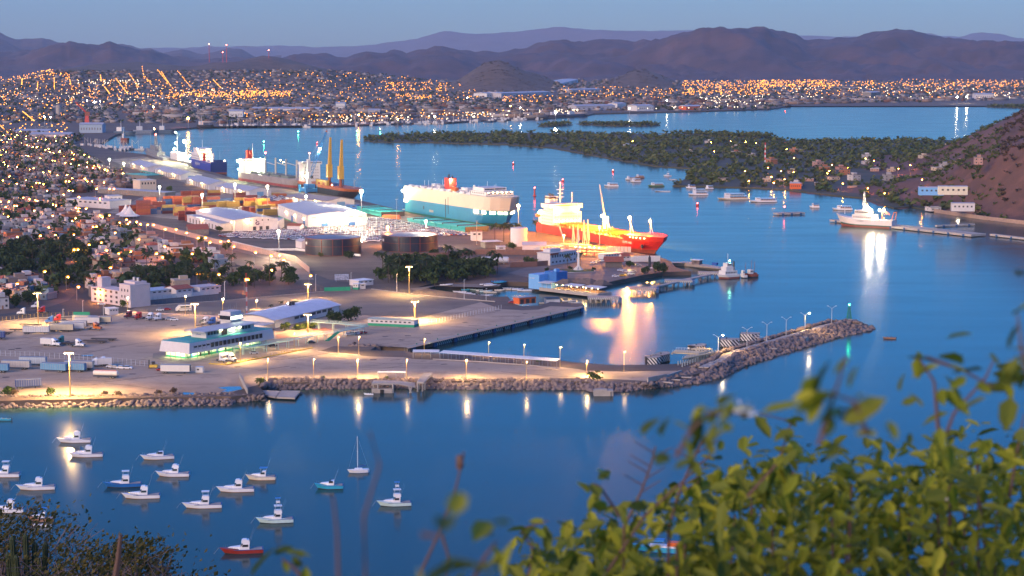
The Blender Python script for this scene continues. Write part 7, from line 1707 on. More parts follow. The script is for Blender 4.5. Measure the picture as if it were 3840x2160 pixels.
for k, (x, y, c, a) in enumerate(((410, 232, 'white', .1), (520, 252, 'teal', 0), (650, 238, 'cream', .1), (740, 185, 'teal', 0), (800, 210, 'white', .1), (830, 265, 'cream', .2), (910, 240, 'white', 0), (960, 205, 'mint', .2), (1000, 185, 'mint', 0), (1140, 190, 'cream', 0), (1165, 215, 'cream', .1), (1245, 178, 'cream', 0), (1375, 170, 'cream', 0), (1480, 188, 'white', 0), (1590, 195, 'white', .1), (1350, 182, 'white', .1), (860, 225, 'white', .2), (940, 255, 'white', -.1), (1055, 200, 'white', 0), (300, 235, 'teal', 0), (240, 215, 'white', .2))):
 skiff('open fishing skiff moored in the sheltered cove', P('D6', x, y + 4, 0), a + (0 if k % 2 else math.pi), 7 + (k % 3), c, 'skiffs moored in the cove')
for (x, y, c, tx) in ((480, 130, 'white', 'under the dark trees'), (960, 125, 'white', 'with its bow up beside two blue ones'), (1100, 90, 'blue', 'with a blue hull'), (1130, 98, 'teal', 'with a teal hull'), (1010, 135, 'white', 'lowest')): skiff('skiff hauled up on the beach, ' + tx, P('D6', x, y, ZQ + .3), .1, 8, c, None)
for (x, y, tx) in ((1500, 425, 'nearest the quay'), (1620, 395, 'middle one'), (1680, 350, 'farthest from the quay'), (2030, 350, 'off the jetty hut'), (1960, 330, 'red and white, off the jetty hut')): skiff('small boat moored beside the spit, ' + tx, P('D6', x, y, 0), .05, 8, 'cream', None)
skiff('small white dinghy beside the ruined pier', P('A3', 260, 1248, 0), math.pi, 4, 'white', None); skiff('small white skiff in the corner of the basin', P('A3', 225, 858, 0), 0, 5, 'white', None)
# sailing yacht
o, L = ship('sailing_yacht', 'white sailing yacht with bare mast and dark boom cover', 'A6', 1288, 598, 1118, 608, 2.8, cat='yacht', vis='l')
hull(o, L, 2.8, [(-.3, .1, m_navyc, 'boot_stripe'), (.1, 1.1, m_gel, 'hull')], bow=.5, rake=.12, transom=.6, sheer=.3); MB().box((L * .5, 0, 1.35), (L * .4, 1.5, .5), taper=.85).obj('coachroof', m_gel, o)
MB().cyl((L * .55, 0, 1.1), (L * .55, 0, 13), .11, .08, 6).obj('mast', m_gel, o); MB().cyl((L * .55, 0, 2.2), (L * .16, 0, 2.4), .22, n=6).obj('boom_cover', m_navyc, o); MB().box((L * .55, 0, 7.5), (.08, 1.8, .08)).obj('spreader', m_gel, o)
mb = MB()
for q in ((L * 1.0, 0), (0.1, 0), (L * .5, 1.2), (L * .5, -1.2)): mb.cyl((q[0], q[1], 1.2), (L * .55, 0, 12.9), .025, n=3)
mb.obj('rigging', m_steel, o)
# tour boats off the village
def tourboat(label, t, xb, yb, xs, ys, B, decks=1, col='white', aw=None):
 o, L = ship('tour_boat', label, t, xs, ys, xb, yb, B, cat='tour boat', vis='l')
 hull(o, L, B, [(-.4, .3, m_dark, 'boot_stripe'), (.3, 1.6, m_hb[col], 'hull')], bow=.3, rake=.08, transom=.95, sheer=.5)
 for d in range(decks):
  z = 1.6 + d * 2.4; x0, x1 = L * (.06 + .08 * d), L * (.78 - .12 * d)
  MB().b(x0, x1, -B * .42, B * .42, z + 2.15, z + 2.35).obj('deck_roof', aw or m_gel, o)
  for k in range(9):
   for s in (-1, 1): MB().cyl((x0 + (x1 - x0) * k / 8, s * B * .4, z), (x0 + (x1 - x0) * k / 8, s * B * .4, z + 2.2), .06, n=4).obj('stanchion', m_gel, o)
  MB().b(x0 + .2, x1 - .2, -B * .3, B * .3, z, z + .9).obj('seats', m_hb['wood'] if d == 0 else m_steel, o)
 MB().b(L * .62, L * .78, -B * .35, B * .35, 1.6, 1.6 + 2.2 * decks + .6).obj('wheelhouse', m_gel, o); winrow(o, L * .64, L * .77, B * .35 + .06, 1.0 + 2.2 * decks, .6, 3, m_glass, gap=.25)
 return o
tourboat('white two-deck motor yacht off the village', 'D5', 1045, 415, 1310, 414, 6, 2); tourboat('large double-deck tour catamaran with brown seats', 'D5', 1460, 478, 1870, 474, 8, 2, 'cream'); tourboat('long white low tour boat with a red stern awning', 'D5', 1900, 512, 2258, 508, 7, 1)
tourboat('white tour boat with blue and red awnings beside the research vessel', 'D7', 1605, 975, 2090, 978, 6, 1); tourboat('small launch with a dark canopy in mid channel', 'D7', 1035, 920, 1275, 922, 4, 1, aw=m_navyc); tourboat('yellow and green excursion boat near the sandy point', 'D5', 495, 298, 705, 294, 6, 1, 'green'); tourboat('white launch with blue awning in the far group', 'D5', 180, 203, 310, 200, 5, 1, aw=m_bluec)
tourboat('dark launch with blue awning in the far group', 'D5', 310, 178, 430, 176, 5, 1, 'wood', aw=m_bluec); tourboat('white launch in front of the far group', 'D5', 245, 234, 385, 232, 5, 1); tourboat('white ferry launch cut off from the group, near open water', 'B7', 1860, 258, 1975, 258, 6, 1); tourboat('white launch with blue roof at the point landing', 'D5', 1005, 322, 1140, 322, 5, 1, aw=m_bluec); tourboat('blue and white launch beside the landing', 'D5', 1285, 335, 1385, 332, 5, 1)
sportboat('small white cruiser near the wooded point', 'D5', 705, 155, 805, 153, 'white', 'top', group=None); skiff('low white workboat off the point', P('D5', 785, 362, 0), math.pi, 16, 'white', None); skiff('small white dinghy off the wooded point', P('D5', 880, 200, 0), math.pi, 9, 'white', None)
# blue-green boat below the foreground leaves
o, L = ship('cargo_launch', 'turquoise wooden launch with blue canopy seen through the leaves', 'A7', 1600, 1300, 1075, 1275, 4.6, cat='boat', vis='l')
hull(o, L, 4.6, [(-.4, .2, m_hb['blue'], 'bottom'), (.2, 1.4, m_hb['teal'], 'hull')], bow=.4, rake=.12, sheer=.8); MB().b(L * .1, L * .75, -1.7, 1.7, 1.4, 1.9).obj('bulwark', m_gel, o); MB().b(L * .55, L * .78, -1.5, 1.5, 3.2, 3.6).obj('canopy', m_bluec, o); MB().b(L * .2, L * .5, -1.4, 1.4, 1.9, 3.0).obj('cargo', m_orange, o)
for x in (.56, .77):
 for s in (-1.3, 1.3): MB().cyl((L * x, s, 1.5), (L * x, s, 3.2), .06, n=5).obj('canopy_post', m_steel, o)
# ================= trees, houses, street lamps, the far town =================
def foliage(name, c1, c2, tr=.25):
 m = bpy.data.materials.new(name); m.use_nodes = True
 n = m.node_tree.nodes; l = m.node_tree.links; b = n['Principled BSDF']; b.inputs['Roughness'].default_value = .65; b.inputs['Specular IOR Level'].default_value = .25
 g = n.new('ShaderNodeNewGeometry'); oi = n.new('ShaderNodeObjectInfo'); ad = n.new('ShaderNodeMath'); ad.operation = 'ADD'; fr = n.new('ShaderNodeMath'); fr.operation = 'FRACT'
 l.new(g.outputs['Random Per Island'], ad.inputs[0]); l.new(oi.outputs['Random'], ad.inputs[1]); l.new(ad.outputs[0], fr.inputs[0])
 mx = n.new('ShaderNodeMix'); mx.data_type = 'RGBA'; mx.inputs[6].default_value = (*c1, 1); mx.inputs[7].default_value = (*c2, 1)
 l.new(fr.outputs[0], mx.inputs[0]); l.new(mx.outputs[2], b.inputs['Base Color'])
 t = n.new('ShaderNodeBsdfTranslucent'); l.new(mx.outputs[2], t.inputs[0]); ms = n.new('ShaderNodeMixShader'); ms.inputs[0].default_value = tr
 l.new(b.outputs[0], ms.inputs[1]); l.new(t.outputs[0], ms.inputs[2]); l.new(ms.outputs[0], n['Material Output'].inputs[0])
 MATS[name] = m; return m
m_leaf = foliage('broad_leaves', (.032, .066, .016), (.085, .12, .03))
m_leafd = foliage('dark_leaves', (.022, .048, .015), (.055, .085, .025))
m_leafb = foliage('bright_leaves', (.05, .10, .015), (.11, .15, .025))
m_leafp = foliage('palm_leaves', (.03, .05, .015), (.07, .085, .03))
m_leafm = foliage('maroon_leaves', (.10, .02, .03), (.16, .04, .05))
m_leaff = foliage('mangrove_leaves', (.05, .09, .018), (.14, .145, .04))
m_dry = foliage('dry_scrub', (.07, .05, .028), (.12, .08, .05))
m_bark = M('bark', (.09, .065, .045), .9, var=.3)
def leafq(mb, c, s, rg, up=.4):
 n = Vector((rg.gauss(0, 1), rg.gauss(0, 1), rg.gauss(up, 1))).normalized(); a = n.orthogonal().normalized(); b = n.cross(a)
 k = s * rg.uniform(.6, 1.3); a = a * k; b = b * k * rg.uniform(.5, .9)
 mb.add([c - a, c - b * .8 + n * k * .2, c + a, c + b * .8 + n * k * .2], [(0, 1, 2, 3)])
def crown_mesh(name, mat, seed, R_=3.6, H_=5.0, n=230, s=.75, lobes=7, flat=1.0):
 rg = random.Random(seed); mb = MB()
 L = [(Vector((rg.uniform(-.6, .6) * R_, rg.uniform(-.6, .6) * R_, rg.uniform(.35, .8) * H_)), rg.uniform(.4, .62) * R_) for _ in range(lobes)] + [(Vector((0, 0, H_ * .55)), R_ * .6)]
 for i in range(n):
  c, r = L[i % len(L)]
  d = Vector((rg.gauss(0, 1), rg.gauss(0, 1), rg.gauss(.25, 1))).normalized() * r * rg.uniform(.55, 1.05); d.z *= .8 * flat
  leafq(mb, c + d, s, rg)
 return mb.mesh(name, mat)
def trunk_mesh(h, r, seed):
 rg = random.Random(seed); mb = MB(); top = Vector((rg.uniform(-.3, .3), rg.uniform(-.3, .3), h * .6))
 mb.tube([(0, 0, -.2), (top.x * .4, top.y * .4, h * .3), top], r, r * .6, 5)
 for k in range(4): a = k * 1.57 + rg.random(); mb.tube([top, top + Vector((math.cos(a) * h * .2, math.sin(a) * h * .2, h * .3))], r * .5, r * .2, 4)
 return mb.mesh('trunk', m_bark)
def palm_mesh(seed, h=8):
 rg = random.Random(seed); mb = MB(); top = Vector((rg.uniform(-.5, .5), rg.uniform(-.5, .5), h))
 for k in range(17):
  a = k * 2.4 + rg.random() * .3; el = rg.uniform(-.2, 1.0); d = Vector((math.cos(a), math.sin(a), 0)); L = rg.uniform(2.2, 3.0); side = Vector((-d.y, d.x, 0))
  pts = [top + d * L * f + Vector((0, 0, math.sin(el) * L * f * 1.1 - 1.9 * f * f)) for f in (0, .35, .7, 1)]
  for i in range(3):
   w0, w1 = (.12, .5, .4, .05)[i], (.12, .5, .4, .05)[i + 1]; dr = Vector((0, 0, -.25))
   mb.quad(pts[i], pts[i + 1], pts[i + 1] + side * w1 + dr, pts[i] + side * w0 + dr); mb.quad(pts[i], pts[i] - side * w0 + dr, pts[i + 1] - side * w1 + dr, pts[i + 1])
 return mb.mesh('fronds', m_leafp), MB().tube([(0, 0, -.2), (top.x * .3, top.y * .3, h * .5), top], .2, .13, 5).mesh('trunk', m_bark)
CR = {'broad': [(crown_mesh('crown', m_leaf, i), trunk_mesh(4.5, .28, i)) for i in range(3)], 'dark': [(crown_mesh('crown', m_leafd, 10 + i, 4.2, 7.0, 300, .85, 9), trunk_mesh(6, .3, 10 + i)) for i in range(3)],
      'bright': [(crown_mesh('crown', m_leafb, 20 + i, 3.2, 4.2, 240, .6), trunk_mesh(3.6, .22, 20 + i)) for i in range(2)], 'flat': [(crown_mesh('crown', m_leafb, 30, 4.4, 4.4, 240, .55, 9, .35), trunk_mesh(4.2, .22, 30))],
      'round': [(crown_mesh('crown', m_leafd, 40, 4.4, 6.2, 520, .7, 14), trunk_mesh(4, .3, 40))], 'maroon': [(crown_mesh('crown', m_leafm, 50, 3.4, 4.6, 240, .7), trunk_mesh(4, .25, 50))], 'shrub': [(crown_mesh('crown', m_leafb, 60 + i, 2.0, 1.8, 150, .4, 6), trunk_mesh(1.4, .1, 60 + i)) for i in range(2)], 'dry': [(crown_mesh('crown', m_dry, 70 + i, 2.4, 2.4, 150, .45, 6), trunk_mesh(2, .12, 70 + i)) for i in range(2)],
      'palm': [palm_mesh(80 + i, 7 + i) for i in range(3)]}
KIND = dict(broad='leafy green tree', dark='tall dark evergreen tree', bright='light green leafy tree', flat='flat-topped green tree', round='dense round dark tree', maroon='maroon-leaved tree', shrub='low green shrub', dry='brown half-bare shrub', palm='coconut palm')
rt = random.Random(77)
NT = [0]
def tree(kind, p, where, s=1.0, group=None):
 v = CR[kind]; c, t = v[rt.randrange(len(v))]; NT[0] += 1
 o = T('palm_tree' if kind == 'palm' else 'shrub' if kind in ('shrub', 'dry') else 'tree', KIND[kind] + ' ' + where, 'palm' if kind == 'palm' else 'shrub' if kind in ('shrub', 'dry') else 'tree', p, rt.uniform(0, 6.28), group, sc=s * rt.uniform(.88, 1.12))
 mk('trunk', t, o); mk('crown' if kind != 'palm' else 'fronds', c, o)
def poly(t, *xy, z=ZQ): return [(q.x, q.y) for q in (P(t, xy[i], xy[i + 1], z) for i in range(0, len(xy), 2))]
def scatter(pg, d, rg, cap=9999):
 xs = [q[0] for q in pg]; ys_ = [q[1] for q in pg]; out = []
 n = int((max(xs) - min(xs)) * (max(ys_) - min(ys_)) / d / d * 3) + 50
 cell = {}
 for _ in range(n):
  x, y = rg.uniform(min(xs), max(xs)), rg.uniform(min(ys_), max(ys_))
  if not inpoly(x, y, pg): continue
  k = (int(x // d), int(y // d))
  if any((x - a) ** 2 + (y - b) ** 2 < d * d for i in (-1, 0, 1) for j in (-1, 0, 1) for a, b in cell.get((k[0] + i, k[1] + j), ())): continue
  cell.setdefault(k, []).append((x, y)); out.append((x, y))
  if len(out) >= cap: break
 return out
BELTS = [(poly('A1', -60, 330, 300, 350, 640, 420, 760, 440, 790, 330, 720, 200, 860, 90, 400, 60, -60, 90), 10, 1.45, ('dark', 'dark', 'dark', 'broad', 'palm'), 'in the dark belt behind the white terrace houses', 70),
  (poly('A1', 830, 240, 1000, 290, 1090, 430, 1320, 440, 1560, 360, 1560, 170, 1300, 230), 10, 1.25, ('dark', 'broad', 'broad', 'palm'), 'between the hotel and the tiled houses', 26),
  (poly('A2', 60, 250, 420, 215, 900, 222, 1500, 190, 1680, 160, 1500, 60, 700, 60, 60, 150), 9.5, 1.3, ('broad', 'dark', 'broad', 'palm'), 'along the road behind the dirt yard', 46),
  (poly('B7', 70, 1035, 500, 1050, 1000, 985, 1000, 915, 540, 895, 70, 915), 7.5, 1.55, ('broad', 'dark', 'dark', 'palm', 'broad'), 'in the tree belt behind the dirt yard', 66),
  (poly('A1', 1000, 575, 1170, 505, 1110, 450, 990, 500), 8, .9, ('bright', 'bright', 'palm'), 'at the truck gate, lit by the lamps', 7),
  (poly('A1', -60, 560, 260, 560, 240, 480, -60, 470), 9, 1.0, ('dark', 'broad'), 'beside the white tractor unit on the road', 12)]
for pg, d, s, ks, wh, cap in BELTS:
 for i, (x, y) in enumerate(scatter(pg, d, rt, cap)): tree(ks[rt.randrange(len(ks))], Vector((x, y, ZQ)), wh, s, 'trees ' + wh)
for (k, t, x, y, s, wh) in (('round', 'A2', 2165, 525, 1.25, 'beside the curved-roof hall, the larger of two'), ('round', 'A2', 2000, 545, 1.0, 'beside the curved-roof hall, the smaller of two'), ('bright', 'A2', 1520, 622, 1.1, 'at the gable of the curved-roof hall'), ('shrub', 'A2', 1640, 612, 1.6, 'left end of the trimmed hedge'), ('shrub', 'A2', 1720, 605, 1.6, 'middle of the trimmed hedge'), ('shrub', 'A2', 1790, 598, 1.6, 'right end of the trimmed hedge'), ('palm', 'A2', 715, 600, .5, 'behind the terminal roof'), ('palm', 'A2', 1390, 460, .55, 'behind the hall, first of two'), ('palm', 'A2', 1490, 440, .6, 'behind the hall, second of two'),
  ('bright', 'A2', 1650, 395, .8, 'behind the hall roof, first of two'), ('bright', 'A2', 1770, 375, .8, 'behind the hall roof, second of two'), ('shrub', 'A2', 1285, 1135, 1.3, 'at the bend of the boulder bank'), ('shrub', 'A2', 1890, 1085, .7, 'on the pale boulder bank'), ('flat', 'A3', 2400, 1105, .9, 'on the boulder bank near the jetty root'), ('shrub', 'A3', 1880, 925, 1.1, 'behind the end of the long canopy'), ('shrub', 'A3', 388, 1085, .5, 'by the small shelter'),
  ('shrub', 'A1', 60, 1270, 1.5, 'on the shore beside the blue trailer'), ('bright', 'A1', 420, 1280, .75, 'alone on the shore of the truck yard'), ('dry', 'A1', 130, 1280, 1.1, 'on the shore beside the green one'), ('dry', 'A1', 1310, 1270, .9, 'on the shore of the truck yard, first of two'), ('dry', 'A1', 1440, 1262, .9, 'on the shore of the truck yard, second of two'), ('dry', 'A1', 870, 1278, .7, 'low on the boulder bank'), ('dry', 'A1', 970, 1280, .7, 'next to the low one on the boulder bank'), ('dry', 'A2', 2190, 760, .6, 'on the rubble heap'),
  ('round', 'B6', 1770, 1415, .8, 'in front of the first black tank'), ('broad', 'B6', 2070, 1400, .7, 'between the two black tanks'), ('broad', 'B6', 1460, 1400, .6, 'at the foot of the first black tank'), ('round', 'C1', 620, 1360, .75, 'at the foot of the second black tank'), ('palm', 'C1', 775, 1330, .6, 'between the tank and the maroon tree'), ('maroon', 'C1', 910, 1365, .85, 'on the bank below the fuel depot'), ('broad', 'C1', 1130, 1330, .8, 'beside the maroon tree'), ('broad', 'C1', 1880, 1265, 1.0, 'at the foot of the white tank'),
  ('palm', 'C1', 1600, 1150, 1.75, 'under the orange lamp, first of four'), ('palm', 'C1', 1745, 1135, 1.8, 'under the orange lamp, second of four'), ('palm', 'C1', 1850, 1120, 1.8, 'under the orange lamp, third of four'), ('palm', 'C1', 1965, 1100, 1.75, 'under the orange lamp, fourth of four'), ('palm', 'C1', 2260, 1070, 1.5, 'against the tanker stern'), ('palm', 'C1', 2060, 1190, .6, 'beside the white tank'), ('palm', 'C2', 720, 1300, 1.2, 'in front of the harbour office'), ('palm', 'C2', 920, 1290, 1.1, 'behind the monument'),
  ('round', 'C2', 2190, 1385, 1.2, 'on the rocky point'), ('round', 'C2', 1960, 1390, .8, 'next to the fin monument'), ('broad', 'C2', 1710, 1285, .8, 'beside the red pavilion'), ('round', 'C2', 385, 1350, .4, 'clipped, at the near end of the roundabout'), ('round', 'C2', 1135, 1335, .35, 'clipped, at the far end of the roundabout'), ('round', 'C2', 760, 1325, .4, 'clipped, in the middle of the roundabout'), ('broad', 'C2', 190, 1260, 1.0, 'below the brown block wall'), ('broad', 'C2', 80, 1230, .9, 'left of the harbour office'), ('broad', 'B7', 1240, 870, .9, 'by the gas tanks'),
  ('bright', 'B5', 1840, 745, 1.3, 'beside the curve of the quay road'), ('broad', 'B5', 1160, 1060, 1.2, 'beside the avenue lamps'), ('broad', 'B6', 360, 1130, .9, 'in front of the logo warehouse'), ('broad', 'B6', 420, 1330, 1.1, 'beside the port wall'), ('bright', 'B6', 150, 1250, 1.0, 'glowing under a sodium lamp by the avenue'), ('bright', 'A4', 1795, 505, .25, 'tiny, beside the jetty lamp')):
 p = P(t, x, y, ZQ if t != 'A4' else 3.4); tree(k, p, wh, s)
# ---- houses of the near town ----
TOWN = [(q.x, q.y) for q in AV] + poly('B5', 820, 940, 700, 780, 1050, 755, 1500, 690, 1330, 600, 1150, 500, 960, 420, 830, 330, 760, 250, 900, 180) + [(-.27 * 3600, 3600), (-.275 * 1080, 1080)] + poly('A1', 420, 470, 560, 350, 700, 350, 760, 480, 1180, 440) + poly('A2', 60, 250, 900, 215, 1500, 150)
WC = [(n, M('house_' + n.replace(' ', '_'), c, .8, obj_rand=.15)) for n, c in (('white', (.48, .45, .43)), ('pale grey', (.32, .30, .29)), ('cream', (.42, .33, .23)), ('terracotta', (.33, .13, .06)), ('blue-grey', (.18, .24, .28)), ('pink', (.38, .22, .18)), ('bare block', (.19, .155, .135)))]
m_house = WC[0][1]
m_hroof = MI('house_roof', [(.28, .25, .24), (.22, .19, .18), (.36, .34, .34), (.17, .15, .14), (.20, .08, .05)], .85, 'object')
HP = []
rh = random.Random(5)
for v in range(6):
 w, d, h = rh.uniform(7, 11), rh.uniform(8, 12), (3.4, 6.4, 3.6, 6.2, 3.2, 9.0)[v]
 HP.append(dict(w=w, d=d, h=h, wall=MB().b(-w / 2, w / 2, -d / 2, d / 2, 0, h).mesh('wall', m_house), roof=(MB().b(-w / 2 - .15, w / 2 + .15, -d / 2 - .15, -d / 2 + .15, h, h + .7).b(-w / 2 - .15, w / 2 + .15, d / 2 - .15, d / 2 + .15, h, h + .7).b(-w / 2 - .15, -w / 2 + .15, -d / 2 + .15, d / 2 - .15, h, h + .7).b(w / 2 - .15, w / 2 + .15, -d / 2 + .15, d / 2 - .15, h, h + .7).b(-w / 2 + .2, w / 2 - .2, -d / 2 + .2, d / 2 - .2, h, h + .12) if v != 2 else
  MB().add([(-w / 2 - .4, -d / 2 - .4, h), (w / 2 + .4, -d / 2 - .4, h), (w / 2 + .4, d / 2 + .4, h), (-w / 2 - .4, d / 2 + .4, h), (-w * .2, 0, h + 1.9), (w * .2, 0, h + 1.9)], [(0, 1, 5, 4), (1, 2, 5), (2, 3, 4, 5), (3, 0, 4), (3, 2, 1, 0)])).mesh('roof', m_hroof if v != 2 else m_rooft),
  room=MB().b(-w * .1, w * .35, -d * .1, d * .4, h, h + 2.6).mesh('roof_room', m_house), win=MB().b(-.6, .6, -.08, .02, 0, 1.2).mesh('window', m_dark), door=MB().b(-.5, .5, -.1, .02, 0, 2.1).mesh('door', m_hb['wood']), tank=MB().cyl((0, 0, 0), (0, 0, 1.4), .6, n=8).mesh('water_tank', m_dark)))
def house(p, a, v, where, lit=False):
 q = HP[v]; st = ('one-storey', 'two-storey', 'tile-roofed', 'two-storey', 'small', 'three-storey')[v]
 ci = rt.choice((0, 0, 0, 1, 1, 2, 2, 3, 4, 5, 6)); cn = WC[ci][0]
 for kk in ('wall', 'room'):
  if (kk, ci) not in q: q[(kk, ci)] = q[kk].copy(); q[(kk, ci)].materials[0] = WC[ci][1]
 o = T('house', '%s %s flat-roofed house %s' % (st, cn, where) if v != 2 else 'low %s house with a hipped tile roof ' % cn + where, 'house', p, a, 'houses ' + where)
 mk('wall', q[('wall', ci)], o); r = mk('roof', q['roof'], o)
 if v != 2:
  if v != 4: mk('roof_room', q[('room', ci)], o)
  mk('water_tank', q['tank'], r, (q['w'] * -.25, q['d'] * .2, q['h']))
 for fl in range(int(q['h'] // 3)):
  for x in (-.3, .3): mk('window', q['win'], o, (q['w'] * x, -q['d'] / 2, 1.3 + 2.9 * fl))
  s = mk('window', q['win'], o, (-q['w'] / 2, 0, 1.3 + 2.9 * fl)); s.rotation_euler = (0, 0, -math.pi / 2)
 mk('door', q['door'], o, (0, -q['d'] / 2, 0))
belt = [b[0] for b in BELTS]
hs = []; townT = []; streets = []
ux, uy = Vector((math.cos(R(28)), math.sin(R(28)), 0)), Vector((-math.sin(R(28)), math.cos(R(28)), 0))
o0 = Vector((-300, 1500, 0))
for i in range(-90, 60):
 for j in range(-64, 240):
  q = o0 + ux * (i * 10.6) + uy * (j * 11.8)
  if q.y > 3500 or not inpoly(q.x, q.y, TOWN): continue
  if abs(q.x) > .268 * q.y: continue
  if any(inpoly(q.x, q.y, b) for b in belt) or edge_dist(q.x, q.y, [(c.x, c.y) for c in AV]) < 17: continue
  if i % 7 == 0 or j % 6 == 0:
   streets.append((q.x, q.y, i, j)); continue
  if rh.random() < .26: townT.append((q.x, q.y)); continue
  hs.append((q.x + rh.uniform(-1, 1), q.y + rh.uniform(-1.5, 1.5)))
hs.sort(key=lambda q: q[1])
for k, (x, y) in enumerate(hs[:255]): house(Vector((x, y, ZQ)), R(28) + rt.choice((0, 0, math.pi, -math.pi / 2)), rt.choice((0, 0, 1, 1, 2, 3, 4, 4, 5 if k % 5 == 0 else 1)), 'in the crowded town beside the avenue')
for k in range(16):
 p = P('A1', 20 + (k % 8) * 50, 400 + 34 * (k // 8) + (k % 8) * 7, ZQ); house(p, R(-20), 4 if k % 3 else 0, 'in the white terrace near the road')
hb = MB().b(-4.5, 4.5, -5, 5, 0, 1); hb.b(-1, 3, -1, 4, 1, 1.5)
xf = [(x, y, ZQ, R(28) + rh.choice((0, 1.57)), rh.uniform(.8, 1.15), rh.uniform(.8, 1.1), rh.choice((3.4, 3.6, 6.2, 6.4, 4.2))) for x, y in hs[255:]]
m_far = MI('far_house_paint', [(.28, .25, .24), (.16, .14, .13), (.22, .14, .10), (.34, .31, .30), (.11, .095, .085), (.13, .055, .035), (.19, .175, .175), (.14, .105, .09)], .85)
# ---- far town across the bay, on the plain and the low hills ----
def PG(u, v, dz=0.0):
 d = ray('S', u, v); k = 3000.0
 while k < 16000:
  x, y, z = d.x * k, d.y * k, CAMH + d.z * k
  if z <= plainz(x, y) + dz if y > 5200 else z <= ZQ + dz: return Vector((x, y, z - dz))
  k += 25
 return None
rf = random.Random(31)
ft, fh, hsc = [], [], []
for _ in range(9000):
 u = rf.uniform(-60, 3900); v = 268 + 195 * rf.random() ** 1.35 if u < 1500 else 285 + 130 * rf.random()
 p = PG(u, v)
 if p is None or not inpoly(p.x, p.y, SHORE): continue
 if p.y < 3550 and u < 420 and inpoly(p.x, p.y, TOWN): continue
 wild = any(abs(u - a) < b and v < c for a, b, c in ((1880, 190, 345), (2405, 120, 330), (1000, 200, 265)))
 if p.y > 9800: continue
 if wild: continue
 if rf.random() < .60: ft.append((p.x, p.y, p.z - .5, rf.uniform(0, 6.28), *(lambda s: (s, s, s * .9))(rf.uniform(3, 6) * (1.25 if wild else 1))))
 else: fh.append((p.x, p.y, p.z - .8, rf.choice((.49, 2.06)) + rf.uniform(-.1, .1), *(lambda s: (s, s * rf.uniform(.8, 1.6)))(rf.uniform(.9, 1.9)), rf.uniform(3.2, 7)))
for _ in range(1500):      # scrub on the steep little hills
 u, v = rf.choice(((1880, 200), (2405, 125))); u += rf.uniform(-1, 1) * v; p = PG(u, rf.uniform(226, 345))
 if p and p.z > 6: hsc.append((p.x, p.y, p.z - 1.5, rf.uniform(0, 6), 4.2, 4.2, 2.4))
for _ in range(420):       # bigger sheds along the far waterfront
 u = rf.uniform(450, 3840); v = rf.uniform(395, 445) if u < 2200 else rf.uniform(375, 400)
 p = PG(u, v)
 if p and inpoly(p.x, p.y, SHORE): fh.append((p.x, p.y, p.z, .1 + rf.uniform(-.2, .2), rf.uniform(1.5, 6), rf.uniform(1, 2.2), rf.uniform(4, 9)))
batch('far_houses', hb.v, hb.f, xf + fh, m_far, label='mass of small far houses of the town across the bay', cat='houses')
rgq = random.Random(8); cl_ = MB()
for _ in range(16): leafq(cl_, Vector((rgq.gauss(0, .42), rgq.gauss(0, .42), .75 + rgq.gauss(0, .35))), .62, rgq)
for x, y in townT: ft.append((x, y, ZQ, rf.uniform(0, 6), *(lambda s: (s, s, s * 1.2))(rf.uniform(3.4, 6))))
batch('far_trees', cl_.v, cl_.f, ft, m_leafd, label='trees scattered among the far houses', cat='trees')
# peninsula woods and mangrove islands
pw_ = []
cen = P('B8', 1300, 400, 1.2)
for x, y in scatter(PEN, 8.5, rf, 6500):
 if abs(x) > .275 * y and x > 0: continue
 z = max(1.2, penz(x, y))
 vill = -50 < (x - cen.x) < 420 and abs(y - cen.y) < 260
 if vill and rf.random() < .45: continue
 s = rf.uniform(3.5, 6.5) if z < 6 else rf.uniform(2, 3.6)
 pw_.append((x, y, z - .8, rf.uniform(0, 6), s, s, s * .8))
for pg in ISL:
 for x, y in scatter(pg, 10, rf, 700): s = rf.uniform(4, 7); pw_.append((x, y, .2, rf.uniform(0, 6), s, s, s * .8))
for x, y in [(rf.uniform(250, 800), rf.uniform(1600, 2900)) for _ in range(9000)]:
 z = penz(x, y) if inpoly(x, y, PEN) else 0
 if z > 6 and abs(x) < .275 * y and fbm(x, y, 60, 3, 9) > -.25: s = rf.uniform(1.6, 3.4); pw_.append((x, y, z - .6, rf.uniform(0, 6), s, s, s * .8))
gl = lambda q: q[2] < 5.5 or (q[2] < 60 and q[0] < .246 * q[1])
low = [q for q in pw_ if gl(q)]; high = [q for q in pw_ if not gl(q)] + hsc
batch('peninsula_woods', cl_.v, cl_.f, low, m_leaff, label='mangrove and scrub woods covering the low peninsula and islets', cat='woods')
batch('hillside_scrub', cl_.v, cl_.f, high, m_dry, label='dry brown scrub on the steep hills', cat='scrub')
